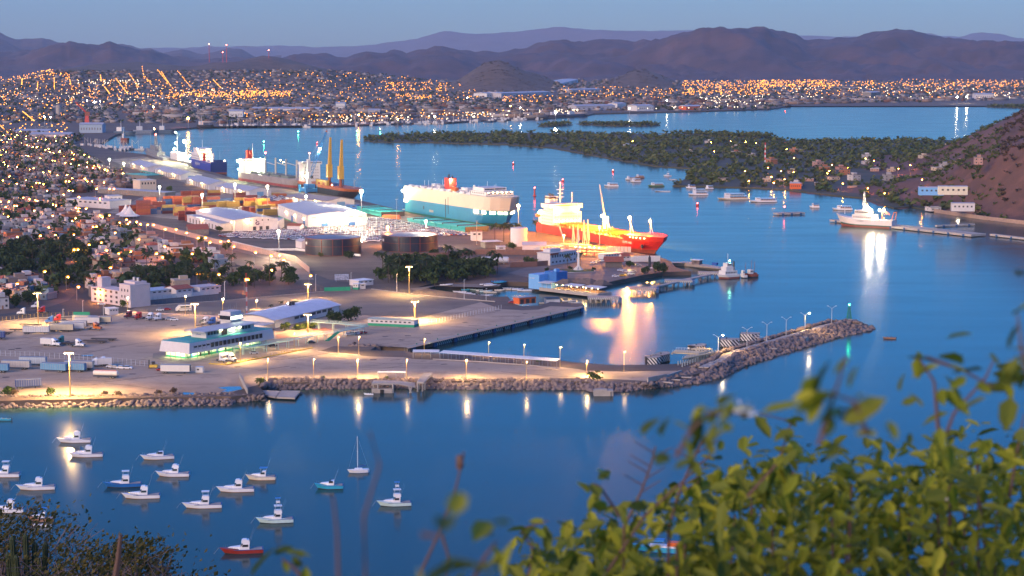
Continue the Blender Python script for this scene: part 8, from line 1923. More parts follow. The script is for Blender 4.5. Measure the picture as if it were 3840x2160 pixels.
# village on the peninsula
vp = 0
for (x, y, v) in ((1100, 455, 1), (1110, 440, 0), (1200, 410, 4), (1250, 318, 1), (1290, 350, 1), (1395, 335, 0), (1480, 405, 1), (1700, 405, 1), (1720, 350, 0), (1840, 405, 0), (1980, 480, 1), (2120, 480, 3), (2180, 585, 0), (2230, 590, 4), (2400, 605, 0), (920, 412, 0), (1020, 415, 4), (1350, 400, 4), (1560, 270, 1), (1480, 460, 4), (1660, 470, 0), (1930, 262, 0), (2070, 205, 3), (2300, 225, 1), (2280, 300, 3), (2150, 300, 0), (2060, 320, 0), (2020, 340, 4), (720, 235, 0), (830, 255, 0), (950, 300, 1), (640, 410, 4), (715, 200, 0), (545, 165, 0), (1090, 232, 1), (1040, 175, 4), (450, 220, 4), (1270, 440, 4), (1420, 370, 1), (1560, 300, 0), (1620, 345, 4), (1130, 230, 0), (20, 190, 0), (1080, 360, 0), (1990, 600, 4)):
 z = 1.2
 for _ in range(4): p = P('B8', x, y, z); z = max(1.2, penz(p.x, p.y))
 p = P('B8', x, y, z); house(Vector((p.x, p.y, z - .3)), rf.uniform(-.5, .5), v, 'in the village on the peninsula'); vp += 1
for (x, y, c, w, tx) in ((1105, 462, m_orange, 12, 'coral red waterside block of the village'), (2120, 492, M('pale_cream', (.6, .54, .42), .8), 24, 'long cream block on a ledge of the dry hill'), (1980, 495, m_rblue, 22, 'bright blue block beside the cream one on the hill ledge'), (2185, 598, m_wallw, 20, 'white pier-head building under the dry hill')):
 z = 1.2
 for _ in range(4): p = P('B8', x, y, z); z = max(1.2, penz(p.x, p.y))
 o = T('village_block', tx, 'building', p, -.1); MB().b(-w / 2, w / 2, 0, 9, -1, 6).obj('wall', c, o); MB().b(-w / 2 - .2, w / 2 + .2, -.2, 9.2, 6, 6.3).obj('roof', m_roofw, o); winrow(o, -w / 2 + 1, w / 2 - 1, 0, 2.5, 1.5, 5, m_dark, gap=.6)
# seawall of the peninsula
sw = T('seawall', 'low stone seawall below the dry hill', 'seawall', P('B8', 2000, 612)); ps = [P('B8', x, y) - sw.location for x, y in ((2000, 612), (2150, 635), (2350, 663), (2700, 703))]
for a, b in zip(ps, ps[1:]): c = (a + b) / 2; MB().box((c.x, c.y, 1.4), ((b - a).length, 1.2, 3.6), ang(a, b)).obj('wall_segment', M('warm_stone', (.36, .24, .18), .9, var=.25), sw)
o = T('radio_tower', 'red and white radio tower rising from the peninsula woods', 'tower', P('B8', 908, 290, 1.2)); hh = HT('B8', 908, 290, 162, 1.2)
for k in range(8): MB().box((0, 0, hh * (k + .5) / 8), (2.0 - .12 * k, 2.0 - .12 * k, hh / 8 - .05)).obj('tower_section', MATS['funnel_red'] if k % 2 else m_shipw, o)
for (u, v0, v1) in ((850, 232, 168), (836, 236, 196), (785, 232, 165), (1008, 217, 188)):
 p = PG(u, v0) or PD('S', u, v0, 7300); h = max(20, PD('S', u, v1, p.y).z - p.z); o = T('hill_mast', 'thin radio mast on the town hill', 'mast', p, group='radio masts on the town hill'); MB().cyl((0, 0, -2), (0, 0, h), 1.2, .7, 5).obj('mast', MATS['funnel_red'], o); MB().ico((0, 0, h), 1.5).obj('beacon', MATS['red_beacon'], o)
# ---- street lamps of the near town, placed where they shine ----
LN = []
for t, xy in (('B5', (440,1225,1160,1385,1290,1420,1700,1415,1795,1155,1525,1100,1375,1050,1410,1078,1485,1075,1605,1105,1670,1110,1915,1158,2030,1195,2155,1250,2280,1290,2235,1245,1090,1005,1060,975,1190,1005,1300,1085,855,930,770,930,740,908,670,910,578,888,825,925,935,932,405,848,320,828,255,812,385,770,475,848,860,805,1085,822,750,635,715,635,1000,635,930,618,1240,717,790,738,752,738,1190,718,1470,640,1355,575,1145,505,1080,485,1020,465,1065,467,980,565,950,430,895,410,840,412,790,397,735,378,690,365,580,325,540,317,492,300,435,340,448,270,400,262,360,260,318,250,275,243,235,222,213,205,548,232,765,235,20,190,60,155,95,180,120,180,385,592,395,650,430,655,105,577,112,670,62,915,98,855,158,900,88,1017,90,470,340,370,10,350,35,290,1050,1125,805,1378,848,1378,768,1285,968,1322,600,1215,822,1035,1050,718)),
              ('A1', (877,83,980,110,990,155,1290,110,1340,140,640,75,610,75,560,303,647,385,1637,283,1803,283,2043,322,370,258)), ('B6', (255,1240,370,1230,455,1225,515,1285,750,1350,920,1385,1010,1380,1055,1430,130,1190,205,1190)), ('A2', (1145, 122, 1165, 122, 1395, 30, 1775, 85))):
 LN += [P(t, xy[i], xy[i + 1], ZQ + 8) for i in range(0, len(xy), 2)]
for x, y, i, j in streets:
 if y > 1150 and ((i % 7 == 0 and j % 5 == 0) or (j % 6 == 0 and i % 6 == 3)) and len(LN) < 250: LN.append(Vector((x, y, ZQ + 8)))
lp_pole = MB().cyl((0, 0, -.1), (0, 0, 8.1), .14, .09, 5).mesh('pole', m_steel); lp_arm = MB().cyl((0, 0, 8.0), (1.2, 0, 8.3), .06, n=4).mesh('arm', m_steel)
lp_halo = MB().loft([[Vector((1.2 + r_ * math.cos(k * .785), r_ * math.sin(k * .785), z_)) for k in range(8)] for r_, z_ in ((1.0, 8.0), (.85, 8.45), (.4, 8.75))], True, True).mesh('glow_halo', ME('halo_sodium', (1, .25, .02), .8))  # emissive bowl added to imitate the orange halo round each bulb
lp_bulb = MB().ico((1.2, 0, 7.85), .45).mesh('bulb', ME('street_sodium', (1, .28, .025), 150))
for p in LN:
 o = T('street_lamp', 'sodium street lamp glowing orange ' + ('along the avenue beside the port wall' if min((p.xy - a.lerp(b, f / 6).xy).length for a, b in zip(AV, AV[1:]) for f in range(7)) < 26 else 'among the trees behind the truck yard' if p.y < 1350 else 'in the town beside the fishing harbour' if p.y > 2200 else 'among the crowded town houses'), 'street lamp', Vector((p.x - 1.2, p.y, ZQ)), 0, 'sodium street lamps of the town'); mk('pole', lp_pole, o); mk('arm', lp_arm, o); mk('bulb', lp_bulb, o); mk('glow_halo', lp_halo, o)
for (t, x, y, z, r, m_, pw, c, tx) in (('B6', 168, 725, 20, .9, m_lampx, 14000, WHITE, 'over the container stacks'), ('B6', 525, 612, 20, .9, m_lampx, 14000, WHITE, 'over the shed by the bulk carrier'), ('B6', 878, 632, 20, .9, m_lampx, 14000, WARM, 'at the corner of the last pale shed'), ('B6', 1297, 742, 14, .7, m_grl, 5000, WHITE, 'on the grey-roofed shed'), ('B6', 1898, 688, 24, 1.6, m_hot, 26000, WHITE, 'at the quay end beside open water'),
 ('B6', 2185, 1078, 14, .7, m_lamps, 6000, SODIUM, 'among the export cars'), ('B5', 1735, 698, 18, .9, m_lampx, 8000, WHITE, 'by the cream customs block'), ('B5', 1188, 400, 16, .9, m_hot, 5000, WHITE, 'at the harbour edge past the palms'), ('B5', 1345, 442, 16, .8, m_lampx, 5000, WARM, 'at the head of the sheds'), ('B7', 1168, 410, 22, 1.1, m_tkl, 30000, SODIUM, 'over the four palms'), ('B7', 115, 580, 14, .6, m_lamps, 5000, SODIUM, 'behind the second black tank'), ('C2', 1230, 640, 15, .4, m_lamps, 16000, SODIUM, 'over the tanker berth gate'), ('C2', 655, 775, 13, .4, m_lamps, 12000, SODIUM, 'over the lit pipework'), ('B6', 1000, 1120, 20, .6, m_lampx, 26000, WHITE, 'over the middle of the export cars'), ('C1', 500, 800, 20, .5, m_lampx, 20000, WHITE, 'over the far corner of the export cars'), ('C1', 30, 455, 22, .3, m_steel, 0, WARM, 'beside the car carrier stern, unlit'), ('C1', 1310, 800, 18, .3, m_steel, 0, WARM, 'unlit by the pump house')):
 p = P(t, x, y, ZQ + z); o = T('port_lamp_mast', 'tall lamp mast ' + tx, 'light mast', Vector((p.x, p.y, ZQ))); MB().cyl((0, 0, -.1), (0, 0, z), .3, .16, 6).obj('pole', m_steel, o); MB().box((0, 0, z - .2), (2.4, .4, .4)).obj('head', m_steel, o); MB().ico((0, -.6, z), r).obj('lamp', m_, o)
 if pw: point('lamp_light', o, (0, -1, z - r - .8), c, pw, .6)
# village and peninsula lamps
for (x, y, s) in ((1340, 305, 0), (1440, 325, 0), (1410, 425, 0), (1570, 455, 1), (1920, 403, 1), (1768, 333, 0), (1610, 278, 0), (1845, 290, 0), (965, 420, 0), (1035, 398, 0), (928, 323, 0), (780, 346, 0), (948, 382, 0), (1012, 345, 0), (1678, 488, 0), (1555, 263, 0), (1095, 260, 0), (783, 158, 1), (852, 165, 1), (580, 218, 1), (686, 153, 0), (560, 160, 0), (56, 153, 0), (1320, 345, 0), (2153, 548, 2), (1092, 352, 0), (1048, 205, 0), (1310, 360, 0), (805, 408, 0)):
 z = 1.2
 for _ in range(4): p = P('B8', x, y, z + 7); z = max(1.2, penz(p.x, p.y))
 o = T('street_lamp', 'sodium street lamp in the peninsula village' if s < 2 else 'white globe lamp on the pier-head building', 'street lamp', Vector((p.x - 1.2, p.y, z - 1)), 0, 'street lamps of the peninsula'); mk('pole', lp_pole, o); mk('arm', lp_arm, o)
 if s < 2: mk('glow_halo', lp_halo, o)
 mk('bulb', lp_bulb if s < 2 else MB().ico((1.2, 0, 8.1), .8).mesh('bulb', m_lampx), o)
# ---- thousands of far lamps: rows up the hillside streets, carpets on the plain ----
FL = {'o': [], 'w': []}
def lamp_px(u, v, k='o', s=1.0):
 p = PG(u, v, 7.0)
 if p and inpoly(p.x, p.y, SHORE): FL[k].append((p.x, p.y, p.z + 7, rf.uniform(0, 6), *(s * (.45 + p.y * .00013),) * 3))
for t, x0, y0, x1, y1, n in (('B1', 225, 630, 215, 695, 9), ('B1', 380, 665, 375, 745, 9), ('B1', 545, 620, 548, 745, 12), ('B1', 695, 610, 725, 745, 14), ('B1', 1010, 595, 1020, 660, 8), ('B1', 1035, 690, 1110, 790, 16), ('B1', 1165, 625, 1290, 790, 20), ('B1', 1300, 580, 1400, 720, 15), ('B1', 1430, 510, 1455, 640, 8), ('B1', 1460, 610, 1535, 700, 10), ('B1', 1585, 540, 1750, 740, 22), ('B1', 1625, 560, 1700, 680, 12), ('B1', 1790, 555, 1940, 735, 16), ('B1', 2145, 640, 2230, 730, 12), ('B1', 2465, 650, 2510, 715, 8), ('B1', 895, 710, 910, 770, 5), ('B1', 230, 960, 350, 1060, 16),
 ('B4', 1180, 608, 2560, 622, 26), ('B3', 1660, 605, 2320, 575, 24), ('B1', 0, 1100, 90, 1180, 10), ('B4', 1690, 780, 1850, 790, 6)):
 for i in range(n): lamp_px(*S(t, x0 + (x1 - x0) * (i + rf.uniform(-.3, .3)) / n, y0 + (y1 - y0) * (i + rf.uniform(-.2, .2)) / n))
for t, x0, y0, x1, y1, n, k in (('B1', 0, 522, 530, 560, 120, 'o'), ('B1', 0, 570, 700, 640, 60, 'o'), ('B1', 1700, 745, 2576, 815, 110, 'o'), ('B2', 0, 720, 490, 775, 90, 'o'), ('B1', 780, 640, 1400, 685, 26, 'w'), ('B1', 0, 640, 2576, 900, 260, 'o'), ('B1', 0, 720, 2400, 900, 60, 'w'), ('B1', 0, 900, 700, 1330, 70, 'o'), ('B2', 0, 540, 2000, 640, 45, 'o'), ('B2', 1400, 640, 1990, 720, 60, 'o'), ('B2', 1500, 755, 1850, 800, 26, 'o'), ('B2', 0, 640, 2300, 830, 110, 'o'), ('B2', 0, 900, 2576, 1030, 110, 'o'), ('B2', 800, 930, 2576, 1030, 100, 'w'), ('B3', 1750, 620, 2576, 760, 230, 'o'), ('B3', 560, 680, 1700, 800, 70, 'o'), ('B3', 0, 760, 500, 830, 30, 'o'), ('B3', 0, 900, 820, 960, 50, 'w'), ('B3', 1200, 860, 2560, 900, 24, 'w'),
 ('B3', 1900, 760, 2576, 850, 50, 'w'), ('B4', 0, 615, 760, 680, 170, 'o'), ('B4', 760, 625, 2576, 680, 150, 'o'), ('B4', 0, 660, 2576, 760, 120, 'o'), ('B4', 0, 680, 2576, 800, 60, 'w'), ('B4', 2280, 740, 2440, 810, 16, 'w')):
 for i in range(int(n * 1.6)): lamp_px(*S(t, rf.uniform(x0, x1), rf.uniform(y0, y1)), k, rf.uniform(.7, 1.15))
V0, F0 = ICO[0]
batch('far_street_lamps', V0, F0, FL['o'], ME('far_sodium', (1, .31, .04), 1.7), label='carpet of distant orange street lamps across the bay', cat='lamps')
batch('far_white_lamps', V0, F0, FL['w'], ME('far_white', (1, .72, .46), 1.5), label='distant white lamps along the far waterfront', cat='lamps')
for (t, x, y, r, c, tx) in (('B1', 1543, 915, 3.0, 'o', 'first of two by the far fishing dock'), ('B1', 1893, 1030, 3.0, 'o', 'second of two by the far fishing dock'), ('B1', 948, 865, 2.6, 'w', 'middle of three on the sports field'), ('B1', 878, 853, 2.0, 'w', 'first of three on the sports field'), ('B1', 1008, 855, 2.0, 'w', 'last of three on the sports field'), ('B1', 447, 1015, 1.6, 'w', 'beside the grey silo'), ('B1', 512, 1018, 1.4, 'w', 'near the grey silo'), ('B2', 1145, 955, 2.2, 'o', 'among the moored fishing boats'), ('B2', 1880, 970, 2.2, 'w', 'at the white dry dock'), ('B2', 1525, 998, 1.8, 'o', 'at the far boat yard'),
 ('B3', 525, 930, 3.2, 'w', 'at the bright far shipyard'), ('B3', 1238, 893, 1.8, 'w', 'by the far white tank'), ('B3', 88, 868, 1.6, 'o', 'by the masts of the marina'), ('B3', 183, 885, 1.8, 'w', 'in the marina'), ('B4', 1930, 782, 3.2, 'w', 'first of two at the far fish plant'), ('B4', 2022, 778, 2.8, 'w', 'second of two at the far fish plant'), ('B2', 2195, 790, 1.6, 'w', 'at the foot of the dark hill'), ('B3', 1600, 815, 2.0, 'w', 'on a tall post by the far shore')):
 p = PG(*S(t, x, y), 18) or P(t, x, y, ZQ + 18); o = T('far_flood_lamp', 'bright far flood lamp ' + tx, 'light mast', Vector((p.x, p.y, p.z))); MB().cyl((0, 0, -1), (0, 0, 18), .6, .4, 5).obj('pole', m_steel, o); MB().ico((0, -1, 18), r * .7).obj('lamp', m_lamps if c == 'o' else m_lampx, o)
# far waterfront: sheds, ships, moored boats
for (t, x0, y0, x1, y1, dp, hp, m_, tx) in (('B2', 110, 925, 760, 930, 40, 9, m_wallw, 'very long pale shed behind the far boats'), ('B2', 925, 905, 1015, 905, 30, 16, m_shipw, 'white tower-like plant on the far shore'), ('B3', 0, 790, 480, 775, 60, 14, m_roofw, 'long pale roof of a far shopping hall'), ('B3', 685, 740, 970, 738, 60, 12, m_roofw, 'long grey roof between the two dark hills'), ('B3', 1310, 918, 1470, 916, 40, 13, m_shipw, 'white far shed with open bays'), ('B3', 725, 915, 1100, 910, 40, 12, m_roofw, 'open-sided far slipway roof'), ('B3', 1120, 900, 1205, 898, 30, 14, m_shipw, 'white far tank house'), ('B3', 1785, 910, 1935, 908, 30, 10, m_orange, 'red shed on the far shore'), ('B3', 385, 620, 740, 640, 80, 14, m_shipw, 'white complex on the foot of the mountain'), ('B2', 2385, 790, 2560, 785, 50, 14, m_shipw, 'white hall beside the dark hill'), ('B4', 1098, 795, 1190, 790, 30, 18, m_concd, 'blocky far power house'), ('B4', 2105, 800, 2280, 800, 40, 14, m_wallw, 'pale far fish plant'),
 ('B1', 800, 1180, 1030, 1180, 30, 16, M('shipyard_blue', (.30, .38, .46), .7), 'blue-grey shipyard hall at the fishing dock'), ('B1', 300, 1250, 700, 1250, 40, 10, m_wallp, 'long pinkish warehouse behind the fishing dock'), ('B1', 150, 1210, 480, 1210, 50, 9, m_roofg, 'wide grey-roofed shed behind the pinkish warehouse'), ('B1', 2305, 1030, 2445, 1030, 25, 16, m_shipw, 'white blocky building above the far dock'), ('B5', 830, 385, 960, 380, 18, 10, m_shipw, 'white stepped building beside the harbour trees'), ('B2', 1240, 945, 1350, 945, 30, 9, m_roofw, 'grey far boat shed'), ('B3', 2200, 895, 2210, 895, 5, 4, m_shipw, 'tiny hut on the far spit')):
 p, q = PG(*S(t, x0, y0)) or P(t, x0, y0, ZQ), PG(*S(t, x1, y1)) or P(t, x1, y1, ZQ); L_ = (q - p).length
 o = T('far_shed', tx, 'building', Vector((p.x, p.y, min(p.z, q.z) - .5)), ang(p, q)); MB().b(0, L_, 0, dp, 0, hp).obj('wall', m_, o); MB().add([(-1, -1, hp), (L_ + 1, -1, hp), (L_ + 1, dp + 1, hp), (-1, dp + 1, hp), (-1, dp / 2, hp + 3), (L_ + 1, dp / 2, hp + 3)], [(0, 1, 5, 4), (2, 3, 4, 5), (1, 2, 5), (3, 0, 4)]).obj('roof', m_roofw, o); winrow(o, 1, L_ - 1, 0, hp * .4, hp * .25, 8, m_concd, gap=.6)
m_hullb = M('far_hull', (.05, .09, .14), .6)
for (t, x0, y0, x1, y1, c, tx) in (('D4', 560, 925, 905, 935, m_hullb, 'dark blue laid-up ship at the far dock'), ('D4', 905, 912, 1300, 908, m_steel, 'pale grey patrol ship at the far dock'), ('D4', 1300, 905, 1620, 905, m_hullb, 'dark green coast ship at the far dock'), ('B1', 1980, 1128, 2150, 1126, m_black, 'low dark barge at the far dock'), ('B3', 465, 985, 640, 982, m_black, 'dark trawler at the bright far shipyard'), ('B3', 640, 978, 820, 972, m_hullb, 'dark work barge at the far shipyard'), ('D4', 690, 1050, 825, 1050, m_rust, 'rust brown barge in the fishing harbour')):
 o, L_ = ship('far_ship', tx, t, x0, y0, x1, y1, 11); hull(o, L_, 11, [(-1, 6, c, 'hull')], bow=.25, rake=.08); MB().b(L_ * .15, L_ * .4, -4, 4, 6, 13).obj('deckhouse', m_shipw, o); MB().cyl((L_ * .3, 0, 13), (L_ * .3, 0, 24), .5, .3, 5).obj('mast', m_shipw, o)
fb_h = MB().add([(0, -2, 0), (14, -2, 0), (17, 0, 0), (14, 2, 0), (0, 2, 0), (0, -2.4, 2.2), (14, -2.4, 2.6), (18.5, 0, 3.4), (14, 2.4, 2.6), (0, 2.4, 2.2)], [(0, 1, 6, 5), (1, 2, 7, 6), (2, 3, 8, 7), (3, 4, 9, 8), (4, 0, 5, 9), (5, 6, 7, 8, 9)]).mesh('hull', m_shipw); fb_h2 = fb_h.copy(); fb_h2.materials[0] = m_hullb
fb_c = MB().b(8, 13, -1.6, 1.6, 2.4, 5.6).mesh('wheelhouse', m_shipw); fb_m = MB().cyl((6, 0, 2), (6, 0, 15), .3, .2, 5).cyl((6, 0, 14), (1, 0, 9), .2, n=4).mesh('mast', m_cream)
for t, x0, y0, x1, y1, n, wh in (('B2', 0, 1070, 900, 1072, 26, 'along the far shrimp dock'), ('B2', 950, 1062, 2000, 1040, 40, 'off the far boat yard'), ('B2', 2000, 1035, 2576, 1012, 18, 'at the edge of the far marina'), ('B3', 0, 1008, 460, 992, 18, 'in the far marina'), ('B1', 1990, 1125, 2560, 1115, 10, 'at the far fishing dock'), ('D4', 130, 1150, 480, 1190, 14, 'in the fishing harbour'), ('D4', 600, 1190, 1010, 1190, 9, 'at the end of the fishing harbour')):
 for i in range(n):
  f = (i + rf.uniform(-.3, .3)) / n; p = P(t, x0 + (x1 - x0) * f, y0 + (y1 - y0) * f - 3 + rf.uniform(-7, 9), 0)
  o = T('moored_boat', 'small masted fishing boat moored ' + wh, 'fishing boat', p, rf.choice((-1.4, 1.7, .1, 3.0)) + rf.uniform(-.2, .2), 'boats moored ' + wh); mk('hull', fb_h if rf.random() < .65 else fb_h2, o); mk('wheelhouse', fb_c, o); mk('mast', fb_m, o)
# red shipyard crane, grey silo
p = PG(*S('B1', 880, 1105)); o = T('shipyard_crane', 'red lattice shipyard crane behind the blue-grey hall', 'crane', p, 0); MB().box((0, 0, 12), (10, 10, 24), taper=.6).obj('tower', MATS['funnel_red'], o); MB().cyl((0, 0, 24), (-22, 0, 46), 1.6, 1, 5).obj('jib', MATS['funnel_red'], o); MB().b(-4, 6, -4, 4, 20, 27).obj('machinery_house', m_rust, o)
p = PG(*S('B1', 592, 1008)); o = T('silo', 'grey cylindrical silo in the town', 'silo', p); MB().cyl((0, 0, 0), (0, 0, 24), 6, n=16).obj('shell', m_conc, o); MB().cyl((0, 0, 24), (0, 0, 26), 6, 1, 16).obj('cap', m_concd, o)
# ================= the hillside the photographer stands on =================
def hz_(x, y): return (146.2 - .285 * y if y < 85 else 121.97 - .315 * (y - 85)) + (.5 * fbm(x, y, 9, 3, 6.1) if y > 12 else 0) - max(0, 3 - y) * .02
fgx = [-90 + 4 * i for i in range(56)]
grid('hillside', fgx, [-6, -2, 0, 2, 4, 6, 9, 13, 18, 24] + [30 + 8 * i for i in range(58)], lambda x, y: max(-1.2, hz_(x, y)), m_hill, kind='structure')
m_fl = foliage('thicket_leaves_lit', (.15, .20, .014), (.36, .36, .03), .35); m_fl2 = foliage('thicket_leaves_dark', (.07, .11, .012), (.20, .22, .025), .3); m_twig = M('twig_bark', (.12, .07, .05), .8)  # leaf colours brightened and yellowed: warm light on the bush put into the colour
rl = random.Random(12)
def leaf_mesh(L, W, mat): return MB().add([(0, 0, 0), (L * .3, W * .5, L * .06), (L * .72, W * .42, L * .05), (L, 0, -L * .06), (L * .72, -W * .42, L * .05), (L * .3, -W * .5, L * .06), (L * .5, 0, -.02 * L)], [(0, 6, 1), (1, 6, 2), (2, 6, 3), (3, 6, 4), (4, 6, 5), (5, 6, 0)])
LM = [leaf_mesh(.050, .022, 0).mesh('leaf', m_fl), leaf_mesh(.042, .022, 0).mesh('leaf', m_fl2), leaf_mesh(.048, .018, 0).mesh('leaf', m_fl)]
tb = T('leafy_bush', 'yellow-green leafy bush with white tufted flowers close to the viewer', 'bush', Vector((.9, 4.6, hz_(.9, 4.6))))
tb0 = tb.location.copy()
top = [(1300, 1352), (1400, 1318), (1500, 1290), (1560, 1265), (1640, 1262), (1700, 1225), (1780, 1165), (1850, 1150), (1900, 1085), (1960, 1110), (2030, 1120), (2100, 1130), (2180, 1120), (2260, 1110), (2350, 1085), (2430, 1075), (2500, 1060), (2576, 1075), (2640, 1080)]
tu, tv = [q[0] for q in top], [q[1] for q in top]
leaves = []
for _ in range(4700):
 u = rl.uniform(1290, 2620); t0 = float(np.interp(u, tu, tv)); v = t0 + (1500 - t0) * rl.random() ** .85 + rl.uniform(-22, 8)
 if rl.random() > .25 + .75 * min(1, (u - 1290) / 560) ** 1.2: continue
 if 1580 < u < 1710 and 1330 < v < 1412 and rl.random() < .8: continue
 if v - t0 < 70 and rl.random() < .45: continue
 leaves.append((PD('O', u, v, rl.uniform(4.3, 6.2)), 1.0))
def spray(t, pts, n, d, s=1.0, sp=.03):
 P_ = [PD(t, pts[i], pts[i + 1], d) for i in range(0, len(pts), 2)]
 MB().tube([q - tb0 for q in P_], .004 * s, .0015 * s, 5).obj('twig', m_twig, tb)
 for k in range(n):
  f = k / max(1, n - 1) * (len(P_) - 1); i = min(int(f), len(P_) - 2); leaves.append((P_[i].lerp(P_[i + 1], f - i) + Vector((rl.gauss(0, sp), rl.gauss(0, sp), rl.gauss(0, sp))) * .6, s))
for a in (('O', (1500, 1480, 1620, 1300, 1740, 1190, 1800, 1130), 16, 4.6), ('O', (1880, 1250, 1960, 1160, 1990, 1060, 1910, 1040), 18, 4.4), ('O', (1700, 1150, 1740, 1080, 1780, 1040, 1880, 1040), 22, 2.4, .8), ('O', (2060, 1120, 2090, 1020, 2110, 960, 2130, 900), 10, 2.2, .8), ('O', (2180, 1090, 2150, 1010, 2080, 985), 10, 2.2, .8), ('O', (2370, 1120, 2400, 1040, 2480, 950, 2500, 905), 9, 3.6), ('O', (2360, 1080, 2350, 960, 2310, 900), 10, 3.4), ('O', (2330, 900, 2420, 930, 2500, 975), 12, 3.2), ('O', (2600, 1000, 2570, 880, 2560, 790), 14, 2.6, .9), ('O', (1560, 1300, 1510, 1225, 1490, 1215), 10, 4.4), ('O', (1330, 1449, 1340, 1380, 1310, 1330, 1380, 1310), 14, 4.5), ('O', (1180, 1480, 1220, 1400, 1250, 1360), 12, 2.6, .9), ('O', (760, 1449, 735, 1425, 708, 1405), 8, 3.2), ('O', (2540, 1250, 2560, 1130, 2575, 1040), 8, 4.6), ('O', (1060, 1345, 1110, 1350), 6, 1.6, .7)): spray(*a)
leaves.sort(key=lambda q: q[0].y)
leaves = [q for q in leaves if q[0].y > 1.2]
rl.shuffle(leaves)
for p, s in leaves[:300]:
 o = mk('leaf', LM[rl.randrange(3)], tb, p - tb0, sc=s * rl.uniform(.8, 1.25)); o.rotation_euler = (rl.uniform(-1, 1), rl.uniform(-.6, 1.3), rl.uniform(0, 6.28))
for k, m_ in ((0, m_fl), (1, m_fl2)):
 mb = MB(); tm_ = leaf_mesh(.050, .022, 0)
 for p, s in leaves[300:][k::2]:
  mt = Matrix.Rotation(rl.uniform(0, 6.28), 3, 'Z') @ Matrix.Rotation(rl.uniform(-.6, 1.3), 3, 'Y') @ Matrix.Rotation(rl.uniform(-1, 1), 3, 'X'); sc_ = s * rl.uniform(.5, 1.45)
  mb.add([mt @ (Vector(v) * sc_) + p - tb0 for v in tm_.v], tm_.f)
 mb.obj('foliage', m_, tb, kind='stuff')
for k in range(26):
 u = rl.uniform(1420, 2600); v = float(np.interp(u, tu, tv)) + rl.uniform(70, 220); d = rl.uniform(4.5, 5.8); a = PD('O', u, v, d) - tb0; g = Vector((rl.uniform(-.25, .25), rl.uniform(-.2, .2), -1.0))
 MB().tube([a, a.lerp(g + Vector((a.x, a.y, 0)), .5) + Vector((rl.uniform(-.05, .05), 0, 0)), g + Vector((a.x * .7, a.y * .7, 0))], .003, .007, 5).obj('branch', m_twig, tb)
for t, x, y, d in (('A7', 1690, 975, 4.9), ('A7', 1890, 300, 2.6), ('A7', 2050, 1015, 5.2), ('A8', 1120, 1065, 5.0), ('A8', 190, 1135, 5.4), ('A8', 230, 1325, 5.2)):
 c = PD(t, x, y, d) - tb0; mb = MB()
 for _ in range(46):
  e = Vector((rl.gauss(0, 1), rl.gauss(0, 1), abs(rl.gauss(.5, .6)))).normalized() * rl.uniform(.012, .026); s_ = e.orthogonal().normalized() * .0009
  mb.quad(c - s_, c + s_, c + e + s_, c + e - s_)
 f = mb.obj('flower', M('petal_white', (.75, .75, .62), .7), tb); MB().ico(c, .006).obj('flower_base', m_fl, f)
# dry stalks
for t, pts, d, r, tx in (('O', (1040, 1480, 1100, 1350, 1145, 1235, 1168, 1135), 3.6, .003, 'bare brown stalk with a seed head'), ('O', (920, 1480, 915, 1300, 955, 1170, 930, 1085), 2.2, .0022, 'blurred bare stalk bending at its tip'), ('O', (852, 1480, 848, 1340, 838, 1250), 2.4, .0025, 'short blurred bare stalk'), ('A7', (1030, 1100, 1150, 850, 1220, 660, 1255, 520), 4.8, .0035, 'thorny grey twig rising over the bush'), ('A7', (1350, 1100, 1420, 860, 1520, 620, 1610, 450), 4.6, .0035, 'taller thorny grey twig rising over the bush'), ('A5', (945, 1500, 975, 1300, 995, 1110), 9.0, .016, 'pale bare stem in front of the scrub')):
 ps = [PD(t, pts[i], pts[i + 1], d) for i in range(0, len(pts), 2)]; b = Vector((ps[0].x, ps[0].y, hz_(ps[0].x, ps[0].y))); o = T('dry_stalk', tx, 'twig', b)
 MB().tube([Vector((0, 0, -.05))] + [q - b for q in ps], r * 1.3, r * .6, 6).obj('stem', m_twig, o)
 if 'seed' in tx: MB().ico(PD(t, 1158, 1162, d) - b, .011, .8, .8, 1.6, .2).obj('seed_head', m_twig, o); MB().tube([PD(t, 1112, 1345, d) - b, PD(t, 1128, 1400, d) - b, PD(t, 1122, 1470, d) - b], .003, .002, 5).obj('side_twig', m_twig, o)
 if 'thorny' in tx:
  for k in range(7): q = ps[1].lerp(ps[3], k / 7) - b; MB().tube([q, q + Vector((rl.choice((-1, 1)) * .05, 0, .03))], .002, .001, 4).obj('side_twig', m_twig, o)
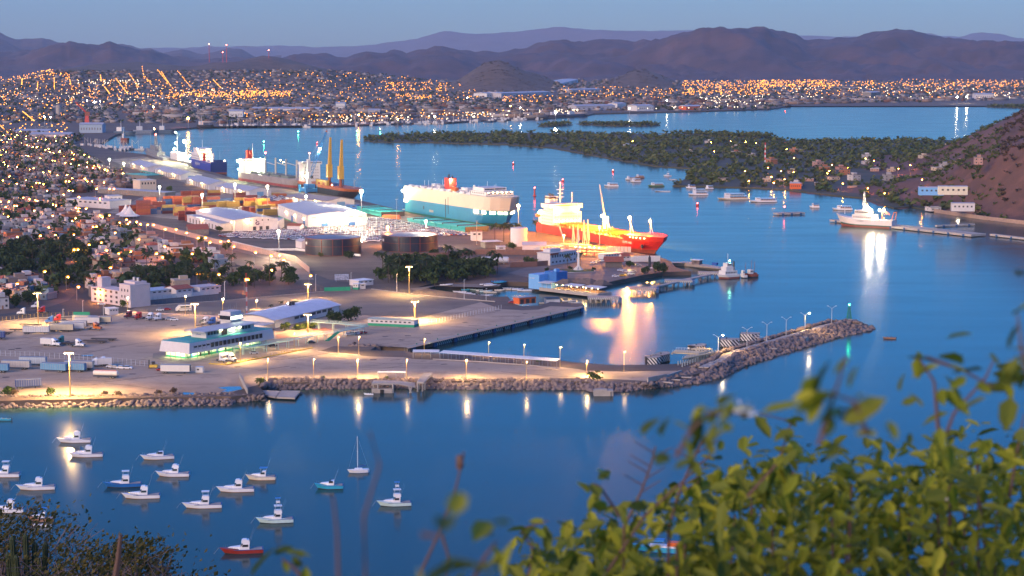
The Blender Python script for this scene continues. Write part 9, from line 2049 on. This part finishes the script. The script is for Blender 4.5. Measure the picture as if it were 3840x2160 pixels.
# scrub, bare bushes and organ-pipe cactus lower down the slope
m_sl = foliage('slope_leaves', (.04, .05, .010), (.15, .12, .03), .3); m_grey = M('grey_twig', (.16, .12, .11), .9); m_cact = M('cactus_green', (.035, .055, .02), .8, var=.3, scale=3)
for (u, v, d, w, n, k, tx) in ((40, 1930, 78, 2.6, 1500, 1, 'green and brown scrub bush above the organ-pipe cactus'), (150, 2010, 76, 2.0, 900, 0, 'half-bare grey bush beside the cactus'), (420, 2060, 72, 2.2, 1300, 1, 'rusty green scrub bush lower on the slope'), (530, 2050, 70, 1.3, 900, 1, 'upright leafy scrub bush at the edge of the slope'), (250, 2090, 70, 2.4, 900, 0, 'grey thorny scrub between two leafy bushes'), (-60, 2000, 74, 2.4, 900, 1, 'scrub bush at the edge of the picture'), (640, 2160, 68, 1.8, 500, 0, 'low bare scrub trailing down the slope'), (340, 2130, 66, 2.0, 700, 1, 'low leafy scrub under the grey thorns')):
 c = PD('S', u, v, d); b = Vector((c.x, c.y, hz_(c.x, c.y))); h = c.z - b.z; o = T('scrub_bush', tx, 'bush', b); mb, mt_ = MB(), MB()
 for _ in range(26):
  q = Vector((rl.gauss(0, w * .5), rl.gauss(0, w * .5), h * rl.uniform(.7, 1.02))); mid = q * .5 + Vector((rl.gauss(0, .2), rl.gauss(0, .2), 0)); mt_.tube([(q.x * .1, q.y * .1, -.2), mid, q], .05, .012, 4)
  for _ in range(5): e = mid.lerp(q, rl.random()); mt_.tube([e, e + Vector((rl.gauss(0, .5), rl.gauss(0, .5), rl.uniform(.1, .7)))], .015, .006, 3)
 for _ in range(n if k else n // 3): f = rl.random(); leafq(mb, Vector((rl.gauss(0, w * .5), rl.gauss(0, w * .5), h * (1 - .55 * f * f) + rl.gauss(0, .25) - .1)), .10, rl)
 mt_.obj('branches', m_grey, o); mb.obj('foliage', m_sl, o)
cc0 = PD('S', 110, 2160, 72); b = Vector((cc0.x, cc0.y, hz_(cc0.x, cc0.y))); o = T('organ_pipe_cactus', 'clump of upright green organ-pipe cactus columns on the slope', 'cactus', b)
for (u, v) in ((45, 2010), (95, 2000), (130, 2030), (170, 2030), (225, 2110), (60, 2080), (30, 2070), (150, 2090)):
 t_ = PD('S', u, v, 72 + rl.uniform(-.8, .8)) - b; n = 10
 ring = lambda c, r: [Vector((c.x + r * (1 if i % 2 else .78) * math.cos(6.283 * i / 20), c.y + r * (1 if i % 2 else .78) * math.sin(6.283 * i / 20), c.z)) for i in range(20)]
 a0 = Vector((t_.x * .5, t_.y * .5, -.3)); MB().loft([ring(a0, .08), ring(a0.lerp(t_, .3) + Vector((t_.x * .15, 0, 0)), .11), ring(t_ - Vector((0, 0, .12)), .105), ring(t_, .02)], True, True).obj('column', m_cact, o)
# ---------------- haze over the whole bay ----------------
hz = bpy.data.materials.new('haze'); hz.use_nodes = True
hn = hz.node_tree.nodes
hn.remove(hn['Principled BSDF'])
pv = hn.new('ShaderNodeVolumePrincipled')
pv.inputs['Color'].default_value = (0.70, 0.80, 1.0, 1)
pv.inputs['Density'].default_value = 0.000022
pv.inputs['Anisotropy'].default_value = 0.0
hz.node_tree.links.new(pv.outputs[0], hn['Material Output'].inputs['Volume'])
MB().b(-44000, 44000, -2500, 58000, -1.0, 1600).obj('haze', hz, kind='stuff')
